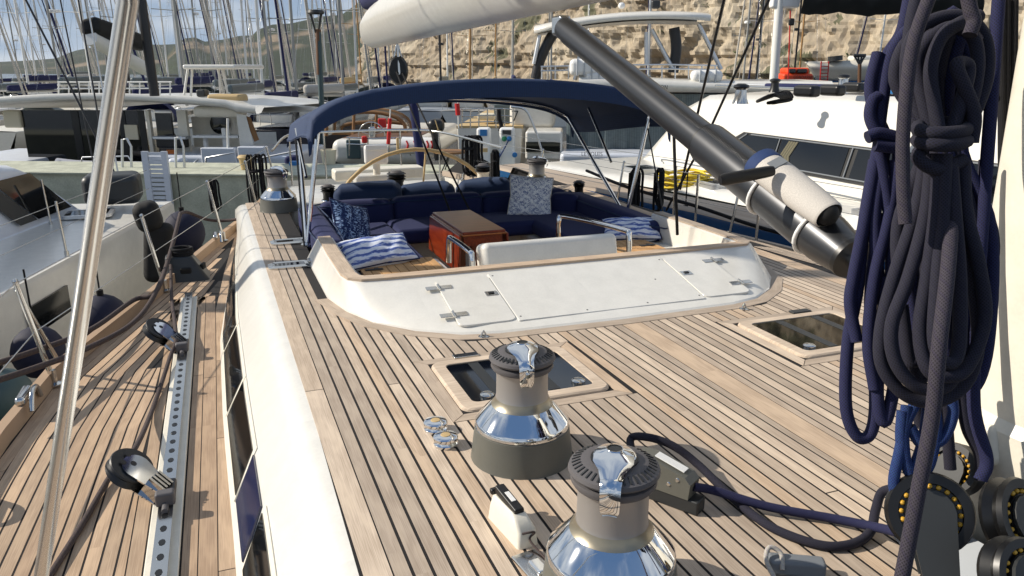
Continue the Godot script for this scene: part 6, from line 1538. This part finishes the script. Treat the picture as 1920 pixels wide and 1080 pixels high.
	part(OM, "cowling", 312, 297, 341, 318, 16.8, 0.4, "gel_blue_white", 0.09); part(OM, "lower_cowl", 314, 317, 340, 325, 16.85, 0.35, "lamp_green", 0.04)
	lettering(OM, "HONDA", 324, 307, 16.78, 4.2, "cover_blue")
	part(OM, "shaft", 322, 325, 331, 345, 16.95, 0.12, "grey", 0.02)
	# ---- lagoon style catamaran, right ----
	var K := pthing("catamaran", "large white flybridge catamaran with hardtop and grey cockpit covers", "catamaran", 1180, 300, 18.0)
	g = G.new(); rows = []
	for q in [[0.0, 0.0], [-0.05, 0.06], [0.0, 0.14], [0.4, 0.2], [2.0, 0.22], [2.7, 0.18], [2.75, 0.02], [0.1, -0.03]]:
		var r := PackedVector3Array()
		for i in 25:
			var t := i / 24.0; var px := lerpf(1000, 1337, t)
			var e := pow(absf(t * 2 - 1), 6.0)
			var p := pl(px, 62.0 - 24.0 * sin(PI * t) * 0.5 - t * 24.0, 19.0); r.append(Vector3(p.x, p.y + q[1], -19.0 - q[0] - 0.35 * e * (1.0 if q[0] < 1.0 else -1.0)))
		rows.append(r)
	g.grid(rows); obj("hardtop", g, "gel", K, PB)
	for q in [[[1046, 55], [1030, 75], [1012, 115], [1004, 148]], [[1264, 52], [1268, 90], [1262, 136]]]: obj("hardtop_arm", ptube(q, 19.6, 0.13, true, 10), "dark_mast", K, PB)
	for q in [[1094, 70, 1078, 150], [1222, 55, 1262, 130], [1310, 45, 1352, 130], [1212, 60, 1212, 120], [1012, 66, 1001, 120]]: obj("hardtop_strut", ptube([[q[0], q[1]], [q[2], q[3]]], 19.5, 0.05, false, 8), "alu", K, PB)
	part(K, "roof_dome", 1160, 4, 1172, 16, 19.8, 0.2, "white_plastic", 0.07); part(K, "roof_antenna", 1222, 0, 1238, 16, 19.8, 0.2, "charcoal", 0.05)
	g = G.new(); rows = []
	for q in [[1085, 142, 176], [1120, 140, 178], [1200, 145, 172], [1300, 150, 173], [1420, 152, 175], [1560, 152, 176]]:
		var a := pl(q[0], q[1], 18.6); var b := pl(q[0], q[2], 18.4)
		rows.append(PackedVector3Array([a + Vector3(0, 0, -2.5), a, a.lerp(b, 0.3) + Vector3(0, 0, 0.12), b, b + Vector3(0, -0.02, -2.5)]))
	g.grid(rows); obj("upper_deck", g, "gel", K, PB)
	lettering(K, "LAGOON", 1232, 164, 18.28, 7.0, "charcoal")
	for y in [123, 131]: obj("fly_rail", ptube([[1014, y + 2], [1090, y], [1250, y - 2], [1345, y]], 18.8, 0.022), "alu", K, PB)
	for i in 14: obj("rail_post", ptube([[1016 + i * 25, 124], [1016 + i * 25, 148]], 18.8, 0.018), "alu", K, PB)
	for q in [[1068, 110, 1122, 142], [1095, 133, 1150, 155], [1298, 131, 1356, 154]]:
		g = G.new(); pbox(g, q[0], q[1], q[2], q[3], 18.5, 0.45, 0.12); var rf := obj("life_raft", g, "white_plastic", K, PB)
		for k in 3: 
			var g3 := G.new(); var xx: float = lerpf(q[0], q[2], 0.25 + k * 0.25); pbox(g3, xx, q[1] - 0.5, xx + 1.5, q[3] + 0.5, 18.47, 0.5, 0.02); obj("strap", g3, "gel_grey", rf, PB)
	g = G.new(); rows = []
	for j in 7:
		var r := PackedVector3Array(); var t := j / 6.0
		for i in 61:
			var px := lerpf(1062, 1345, i / 60.0); var p := pl(px, lerpf(176, 288, t), 18.7)
			r.append(p + Vector3(0, 0, 0.05 * sin(i * 0.9) * (0.3 + t) + 0.04 * sin(i * 0.37 + t * 2.0)))
		rows.append(r)
	g.grid(rows); obj("cockpit_cover", g, "tarp", K, PB)
	part(K, "side_hull", 955, 190, 1040, 242, 19.4, 1.5, "gel", 0.15); lettering(K, "7", 966, 218, 19.36, 18.0, "charcoal")
	part(K, "stern_platform", 985, 246, 1054, 300, 18.2, 1.2, "gel", 0.06); part(K, "stern_window", 986, 266, 1050, 285, 18.14, 0.08, "window_dark"); part(K, "hull", 1050, 287, 1500, 318, 17.7, 3.0, "gel_blue_white", 0.1)
	lettering(K, "LE LOUIS", 1110, 289, 17.66, 7.0, "charcoal")
	obj("boarding_arch", ptube([[958, 200], [985, 206], [1002, 240], [1012, 270], [1020, 298]], 17.9, 0.03, true), "alu", K, PB)
	part(K, "main_wall", 1150, 176, 1560, 250, 19.2, 3.0, "gel_grey", 0.1)
	# ---- sailing boat with a clear sprayhood ----
	var A := pthing("sailing_boat", "sailing boat with tan trimmed clear sprayhood and a steering wheel", "sailboat", 690, 300, 18.0)
	part(A, "hull", 618, 262, 800, 310, 18.0, 6.0, "gel", 0.2); part(A, "cockpit_well", 640, 258, 780, 270, 18.4, 3.0, "brown", 0.05)
	part(A, "dark_panel", 648, 262, 676, 298, 17.8, 0.1, "lamp_green", 0.03)
	g = G.new(); rows = []
	for q in [[0.0, 1.0], [-0.7, 1.05], [-1.3, 0.45]]:
		var r := PackedVector3Array(); var a := pl(612, 255, 20.0); var b := pl(762, 255, 20.0)
		for k in 15:
			var an := PI * k / 14; r.append(Vector3(lerpf(b.x, a.x, 0.5 - 0.5 * cos(an)), a.y + 0.62 * pow(sin(an), 0.55) * q[1], -20.0 + q[0]))
		rows.append(r)
	g.grid(rows); obj("sprayhood_panes", g, "pane", A, PB)
	for k in 3:
		g = G.new(); g.tube(Array(rows[k]), 0.05, 7, false); obj("sprayhood_trim", g, "tan_trim", A, PB)
	for x in [664, 706]: obj("sprayhood_seam", ptube([[x, 215, 19.9], [x - 2, 254, 19.9]], 19.9, 0.04), "tan_trim", A, PB)
	part(A, "sprayhood_skirt", 622, 246, 764, 254, 19.9, 0.1, "tan_trim", 0.03)
	g = G.new(); var pts := []; var wc := pl(697, 254, 18.6)
	for i in 29: pts.append(wc + Vector3(cos(TAU * i / 28) * 0.32, sin(TAU * i / 28) * 0.32, 0))
	g.tube(pts, 0.014, 6, false)
	for i in 5: g.tube([wc, wc + Vector3(cos(TAU * i / 5 + 0.3), sin(TAU * i / 5 + 0.3), 0) * 0.32], 0.009, 5)
	obj("steering_wheel", g, "steel", A, PB); part(A, "binnacle", 690, 238, 704, 262, 18.5, 0.2, "steel", 0.04)
	for y in [258, 270]: obj("stern_rail", ptube([[650, y], [700, y + 2], [760, y], [800, y]], 17.6, 0.02), "steel", A, PB)
	for x in [655, 690, 730, 770, 798]: obj("rail_post", ptube([[x, 256], [x, 292]], 17.6, 0.018), "steel", A, PB)
	part(A, "horseshoe_buoy", 677, 255, 688, 269, 17.5, 0.08, "red", 0.035); part(A, "red_horseshoe_pouch", 708, 222, 724, 240, 19.0, 0.1, "red", 0.03)
	obj("rolled_ensign", ptube([[731, 222], [730, 240], [728, 270]], 17.3, 0.045, true, 8), "red", A, PB); obj("ensign_staff", ptube([[732, 205], [728, 275]], 17.35, 0.015), "white_mast", A, PB)
	part(A, "yellow_fender_stand", 742, 258, 748, 290, 17.4, 0.1, "beige", 0.03)
	g = G.new(); g.tube([pl(755, 272, 17.3), pl(815, 274, 17.3)], 0.19, 16); obj("life_raft", g, "white_plastic", A, PB)
	for x in [762, 776, 800, 808]: obj("raft_strap", ptube([[x, 264, 17.1], [x + 3, 272, 17.08], [x, 284, 17.12]], 17.1, 0.02, true), "red", A, PB)
	var O2 := pthing("outboard_motor", "black outboard motor with pale trim lines on a stern bracket", "outboard motor", 826, 290, 17.0)
	part(O2, "cowling", 800, 224, 830, 250, 16.9, 0.42, "black", 0.12); obj("trim_line", ptube([[801, 246], [808, 250], [822, 244], [829, 247]], 16.86, 0.014), "beige", O2, PB); obj("trim_line", ptube([[816, 225], [822, 244]], 16.86, 0.012), "beige", O2, PB); obj("leg", ptube([[815, 248], [818, 265], [822, 300]], 17.05, 0.09, true, 8), "black", O2, PB)
	var HB := pthing("sailing_boat", "white rounded hull with cluttered stern rails behind the service pedestals", "sailboat", 900, 300, 19.0)
	g = G.new(); var rows2 := []
	for q in [[0.0, 0.9], [-0.5, 1.0], [-3.0, 1.05], [-8.0, 0.9]]:
		var a := pl(852, 240, 19.0); var b := pl(985, 240, 19.0); var r := PackedVector3Array(); var m := (a.x + b.x) / 2; var hw: float = (b.x - a.x) / 2 * q[1]
		for k in 13:
			var an := PI * k / 12; r.append(Vector3(m - cos(an) * hw, a.y - 1.5 * pow(sin(an), 0.5) + 0.0, -19.0 + q[0]))
		rows2.append(r)
	g.grid(rows2); var ctr: Vector3 = (rows2[0][0] + rows2[0][12]) / 2
	for k in 12: g.tri(ctr, rows2[0][k], rows2[0][k + 1])
	obj("hull", g, "gel", HB, PB); part(HB, "deck", 856, 236, 980, 242, 19.0, 7.0, "beige")
	for y in [205, 218, 230]: obj("guard_rail", ptube([[864, y], [920, y - 2], [960, y]], 19.0, 0.016), "steel", HB, PB)
	for i in 7: obj("rail_post", ptube([[866 + i * 16, 203], [866 + i * 16, 240]], 19.0, 0.018), "steel", HB, PB)
	part(HB, "cream_locker", 895, 214, 928, 226, 19.6, 0.6, "cream", 0.06); part(HB, "windscreen", 926, 196, 958, 238, 19.9, 0.05, "tarp", 0.02); obj("red_danbuoy", ptube([[857, 194], [859, 216]], 18.8, 0.06, false, 10), "red", HB, PB); obj("danbuoy_pole", ptube([[859, 190], [860, 240]], 18.85, 0.02), "white_mast", HB, PB)
	obj("rolled_rope", ptube([[935, 205], [936, 222], [940, 236], [937, 246]], 18.7, 0.05, true, 8), "rope_black", HB, PB)
	# service pedestals on the quay
	for q in [[893, 919, 240, 312, "white service pedestal with a sloping blue screen"], [936, 964, 240, 324, "white service pedestal with blue power sockets"]]:
		var SP := pthing("service_pedestal", q[4], "pedestal", (q[0] + q[1]) / 2.0, q[3], 15.3)
		part(SP, "column", q[0], q[2], q[1], q[3], 15.2, 0.3, "white_plastic", 0.05)
		if q[0] < 900:
			part(SP, "screen", q[0] + 7, q[2] + 3, q[1] - 6, q[2] + 15, 15.17, 0.06, "sky_blue"); part(SP, "yellow_plate", q[0] + 5, q[2] + 38, q[1] - 5, q[2] + 45, 15.18, 0.05, "beige")
		else:
			part(SP, "meter_window", q[0] + 6, q[2] + 4, q[1] - 6, q[2] + 13, 15.17, 0.06, "charcoal")
			for k in [[0.35, 20, "green"], [0.68, 20, "sky_blue"], [-0.1, 50, "sky_blue"], [1.05, 50, "sky_blue"]]:
				g = G.new(); g.lathe([Vector2(0.05, 0), Vector2(0.05, 0.07), Vector2(0.0, 0.08)], 10, Transform3D(Basis(Vector3.RIGHT, PI / 2), pl(lerpf(q[0], q[1], k[0]), q[2] + k[1], 15.18))); obj("socket", g, k[2], SP, PB)
			obj("power_cable", ptube([[954, 262], [946, 278], [938, 292], [930, 308]], 15.1, 0.014, true), "rope_blue", SP, PB)
	var BP := pthing("dock_post", "blue sleeved pole rising through the view under the bimini", "pole", 790, 320, 14.9)
	obj("pole_sleeve", ptube([[772, 172], [790, 312]], 14.9, 0.085, false, 12), "cover_blue", BP, PB); obj("pole_foot", ptube([[790, 312], [791, 326]], 14.9, 0.06, false, 10), "steel", BP, PB)
	var LP := pthing("street_lamp", "green steel street lamp with a tapered cage head on a rust brown pole", "street lamp", 606, 300, 22.0)
	obj("pole", ptube([[597, 60], [601, 150], [607, 300]], 22.0, 0.075, false, 10), "lamp_green", LP, PB); obj("rusty_neck", ptube([[596.5, 55], [599, 140]], 22.0, 0.078, false, 10), "brown", LP, PB)
	var lh := pl(593, 40, 22.0)
	for k in 4:
		g = G.new(); var d := Vector3(cos(PI / 2 * k + 0.6), 0, sin(PI / 2 * k + 0.6)); g.tube([lh + Vector3(0, -0.3, 0) + d * 0.05, lh + d * 0.2 + Vector3(0, 0.2, 0)], 0.022, 5); obj("cage_bar", g, "charcoal", LP, PB)
	g = G.new(); g.lathe([Vector2(0.21, 0.19), Vector2(0.24, 0.22), Vector2(0.22, 0.29), Vector2(0.0, 0.31)], 16, Transform3D(Basis.IDENTITY, lh)); obj("lamp_cap", g, "charcoal", LP, PB)
	# quay clutter
	for q in [["bollard", "yellow and black mooring bollard on the quay edge", 432, 326, 15.0, "beige"], ["bucket", "cream plastic bucket on the quay beside the lamp post", 597, 322, 16.0, "cream"]]:
		var T := pthing(q[0], q[1], "bollard" if q[0] == "bollard" else "bucket", q[2], q[3] - 4, q[4])
		var p := pl(q[2], 0, q[4]); g = G.new(); g.lathe([Vector2(0.1, 0), Vector2(0.13, 0.2), Vector2(0.16, 0.24), Vector2(0.13, 0.28), Vector2(0, 0.3)] if q[0] == "bollard" else [Vector2(0.13, 0), Vector2(0.17, 0.3), Vector2(0.15, 0.3), Vector2(0.12, 0.03)], 16, Transform3D(Basis.IDENTITY, Vector3(p.x, -0.58, -q[4]))); obj("body", g, q[5], T, PB)
	var BG := pthing("shopping_bag", "navy and turquoise bag heaped on the quay beside the bimini", "bag", 540, 315, 16.0)
	part(BG, "navy_cloth", 530, 293, 556, 318, 16.0, 0.4, "cover_blue", 0.1); part(BG, "turquoise_bag", 541, 303, 557, 320, 15.7, 0.2, "sky_blue", 0.02)
	var TB := pthing("cafe_table", "small round wooden topped table on the quay", "table", 835, 330, 15.0)
	g = G.new(); var tc := pl(838, 0, 15.0); g.lathe([Vector2(0, -0.02), Vector2(0.33, -0.02), Vector2(0.34, 0.0), Vector2(0.33, 0.02), Vector2(0, 0.021)], 24, Transform3D(Basis.IDENTITY, Vector3(tc.x, -0.2, -15.0))); obj("table_top", g, "tan_trim", TB, PB)
	for k in 3: 
		g = G.new(); var d := Vector3(cos(TAU * k / 3), 0, sin(TAU * k / 3)) * 0.3; g.tube([Vector3(tc.x, -0.22, -15.0), Vector3(tc.x, -0.58, -15.0) + d], 0.015, 6); obj("leg", g, "charcoal", TB, PB)
	# ---- rows of moored sailing boats ----
	var protos := []
	for q in [["white sailboat with a bare silver mast in the crowded marina behind", "gel", "alu_mast", 15.0, 11.0, "cover_blue"], ["white sailboat with a white mast and grey covers in the crowded marina behind", "gel_cream", "white_mast", 17.5, 12.5, "tarp"], ["navy hulled sailboat with a silver mast in the crowded marina behind", "hull_navy", "alu_mast", 14.0, 10.0, "sail_white"], ["sailboat with a varnished wooden mast in the marina behind", "gel", "wood_mast", 16.0, 11.5, "beige"], ["white sailboat with a slim black mast in the marina behind", "gel_grey", "dark_mast", 18.0, 12.0, "sail_cover_black"]]:
		protos.append(mast_boat(q[0], q[1], q[2], q[3], q[4], q[5], "sailboats with " + ["silver", "white", "silver on navy hulls", "wooden", "black"][protos.size()] + " masts in the marina"))
	var used := [false, false, false, false, false]
	var spots := []
	for row in [[30.0, [[-40, 0], [120, 1], [330, 0], [495, 1], [560, 0], [615, 2]]], [40.0, [[15, 1], [90, 0], [175, 1], [215, 4], [300, 1], [385, 0], [450, 1], [520, 0], [640, 1]]], [54.0, [[-10, 0], [45, 1], [110, 0], [190, 2], [250, 0], [308, 1], [360, 0], [405, 1], [468, 1], [505, 0], [570, 1], [625, 0], [665, 3]]], [74.0, [[20, 0], [62, 1], [205, 0], [270, 1], [342, 2], [395, 0], [428, 1], [533, 1], [600, 1], [650, 0], [676, 3]]], [100.0, [[75, 0], [155, 1], [232, 0], [335, 1], [415, 0], [476, 0], [582, 0], [632, 1]]], [46.0, [[722, 1], [815, 4], [893, 3], [1048, 0], [1205, 1]]], [62.0, [[745, 0], [838, 1], [936, 3], [975, 0], [1100, 1]]], [56.0, [[1396, 0], [1412, 1], [1436, 4], [1494, 3], [1512, 4], [1672, 1]]]]:
		for s in row[1]: spots.append([s[0], row[0], s[1]])
	for s in spots:
		var pr: Node3D = protos[s[2]]
		var base := pl(s[0], 120, s[1] + 6.0); base.y = -2.0; base.z += 6.0
		var sc := rng.randf_range(0.85, 1.15)
		var tr := PB * Transform3D(Basis.from_euler(Vector3(rng.randf_range(-0.012, 0.012), rng.randf_range(-0.12, 0.12), rng.randf_range(-0.02, 0.02))).scaled(Vector3(1, sc, 1)), base)
		if not used[s[2]]: used[s[2]] = true; pr.transform = tr
		else: copy(pr, tr)
	# ---- far right: yard boats under the cliff ----
	var OB := pthing("patrol_boat", "orange patrol boat cabin with black lettering below the cliff", "patrol boat", 1490, 160, 50.0)
	part(OB, "cabin", 1469, 138, 1524, 158, 50.0, 3.0, "orange", 0.15); part(OB, "wheelhouse", 1478, 127, 1518, 139, 50.2, 2.0, "orange", 0.15); part(OB, "window", 1481, 129, 1492, 137, 49.95, 0.3, "window_dark", 0.05); part(OB, "window", 1496, 129, 1513, 137, 49.95, 0.3, "window_dark", 0.05); part(OB, "hull", 1440, 155, 1540, 166, 50.5, 3.0, "charcoal", 0.2)
	lettering(OB, "GENDARMERIE", 1513, 145, 49.9, 5.0, "black")
	var WH := pthing("yacht_ashore", "cream hulled yacht standing ashore with turquoise antifouling and a red ladder", "yacht", 1590, 165, 56.0)
	g = G.new(); rows = []
	for q in [[1508, 116, 118, 117], [1524, 115, 150, 126], [1570, 114, 153, 128], [1640, 112, 154, 128], [1720, 112, 150, 124]]:
		rows.append(PackedVector3Array([pl(q[0], q[1], 57.5), pl(q[0], q[1], 55.5), pl(q[0] + 2, (q[1] + q[2]) / 2.0, 55.6), pl(q[0] + 6, q[2], 56.6)]))
	g.grid(rows); obj("hull", g, "gel_cream", WH, PB)
	part(WH, "antifouling", 1526, 151, 1720, 163, 56.3, 1.0, "teal_paint_and_sheen", 0.1); part(WH, "cabin", 1600, 104, 1700, 114, 56.5, 1.2, "gel", 0.15)
	for x in [1537, 1551]: obj("ladder_rail", ptube([[x, 160], [x + 3, 115]], 54.5, 0.04), "red", WH, PB)
	for i in 7: obj("ladder_rung", ptube([[1537.5 + i * 0.4, 157 - i * 6.5], [1551.5 + i * 0.4, 157 - i * 6.5]], 54.5, 0.03), "red", WH, PB)
	obj("radar", ptube([[1566, 105], [1566, 114]], 55.5, 0.5, false, 8), "charcoal", WH, PB)
	var SL := pthing("street_lamp", "dark quay lamp with an open funnel head below the cliff", "street lamp", 1612, 165, 40.0)
	obj("pole", ptube([[1612, 120], [1611, 170]], 40.0, 0.09, false, 8), "brown", SL, PB)
	for dx in [-10, -3, 4, 10]: obj("cage_bar", ptube([[1612, 122], [1612 + dx, 104]], 40.0, 0.05, false, 5), "charcoal", SL, PB)
	obj("lamp_cap", ptube([[1601, 104], [1623, 104]], 40.0, 0.08, false, 8), "charcoal", SL, PB)
	# white mast with a covered boom reaching in from the right
	var WM := pthing("moored_sailboat", "white mast with a dark green sail cover sagging from its boom", "sailboat", 1450, 175, 24.0)
	obj("mast", ptube([[1464, -30], [1450, 160]], 24.0, 0.125, false, 14), "white_mast", WM, PB); part(WM, "mast_bracket", 1449, -8, 1500, 14, 23.9, 0.4, "white_plastic", 0.06)
	g = G.new(); rows = []
	for i in 25:
		var px := 1502.0 + i * 14.0; var r := PackedVector3Array(); var sag := 5.0 * sin(i * 0.9) + 3.0 * sin(i * 2.3)
		for k in 9:
			var t := k / 8.0; var p := pl(px, lerpf(-40, 25 + sag * 0.5 + i * 0.3, t), 23.5); r.append(p + Vector3(0, 0, 0.25 * sin(t * PI) + 0.05 * sin(i * 1.7 + t * 5.0)))
		rows.append(r)
	g.grid(rows); obj("sail_cover", g, "sail_cover_black", WM, PB)
	part(WM, "hull", 1390, 158, 1700, 176, 24.0, 3.0, "gel", 0.2)
	obj("halyard", ptube([[1482, 20], [1478, 150]], 23.8, 0.02), "red", WM, PB); part(WM, "block", 1480, 34, 1490, 48, 23.7, 0.1, "black", 0.05)
func _ready():
	rng.seed = 4711
	PB = Transform3D(Basis(Vector3.UP, deg_to_rad(-24.6)), Vector3.ZERO)
	cam = Camera3D.new(); cam.name = "camera"; add_child(cam)
	camT = Transform3D(Basis.from_euler(Vector3(deg_to_rad(-16.1), deg_to_rad(-20.5), 0)), Vector3(0, HC, 0))
	cam.transform = camT
	cam.fov = rad_to_deg(2.0 * atan(540.0 / F)); cam.near = 0.05; cam.far = 6000.0; cam.current = true
	var env := Environment.new()
	env.background_mode = Environment.BG_SKY
	var sky := Sky.new(); var pm := PanoramaSkyMaterial.new()
	var im := Image.create(1024, 512, false, Image.FORMAT_RGBF)
	var cn := nz(21, 1.0, 5); var cb := nz(33, 0.45, 3)
	for y in 512:
		var el := PI / 2 - PI * (y + 0.5) / 512.0
		for x in 1024:
			var az := TAU * (x + 0.5) / 1024.0
			var c := Color(0.33, 0.45, 0.62)
			if el > -0.02:
				var s := sin(maxf(el, 0.0))
				c = Color(0.42, 0.53, 0.66).lerp(Color(0.12, 0.22, 0.42), pow(clampf(s * 1.25, 0, 1), 0.55))
				var k := 1.0 / (s + 0.16)
				var q := Vector2(cos(az), sin(az)) * cos(el) * k
				var d: float = cn.get_noise_3d(q.x * 1.3, q.y * 1.3, 0.0) * 0.6 + cb.get_noise_3d(q.x, q.y, 4.0) * 0.7
				var a: float = smoothstep(-0.28, 0.3, d)
				c = c.lerp(Color(0.78, 0.82, 0.86), a * 0.85)
			else:
				c = Color(0.10, 0.13, 0.15)
			im.set_pixel(x, y, c)
	pm.panorama = ImageTexture.create_from_image(im)
	sky.sky_material = pm; env.sky = sky; env.background_energy_multiplier = 0.85
	env.tonemap_mode = Environment.TONE_MAPPER_LINEAR; env.tonemap_exposure = 1.14
	env.fog_enabled = true; env.fog_density = 0.00006; env.fog_light_color = Color(0.66, 0.72, 0.80)
	env.sdfgi_enabled = true; env.ssao_enabled = true; env.ssil_enabled = true
	var we := WorldEnvironment.new(); we.name = "environment"; we.environment = env; add_child(we)
	var sun := DirectionalLight3D.new(); sun.name = "sun"; add_child(sun)
	sun.look_at_from_position(Vector3.ZERO, Vector3(0.66, -0.47, 0.30)); sun.light_energy = 1.6; sun.light_color = Color(1.0, 0.96, 0.90); sun.light_angular_distance = 0.5; sun.shadow_enabled = true
	make_materials()
	build_setting()
	build_yacht()
	build_rig()
	build_fittings()
	build_neighbours()
	build_background()
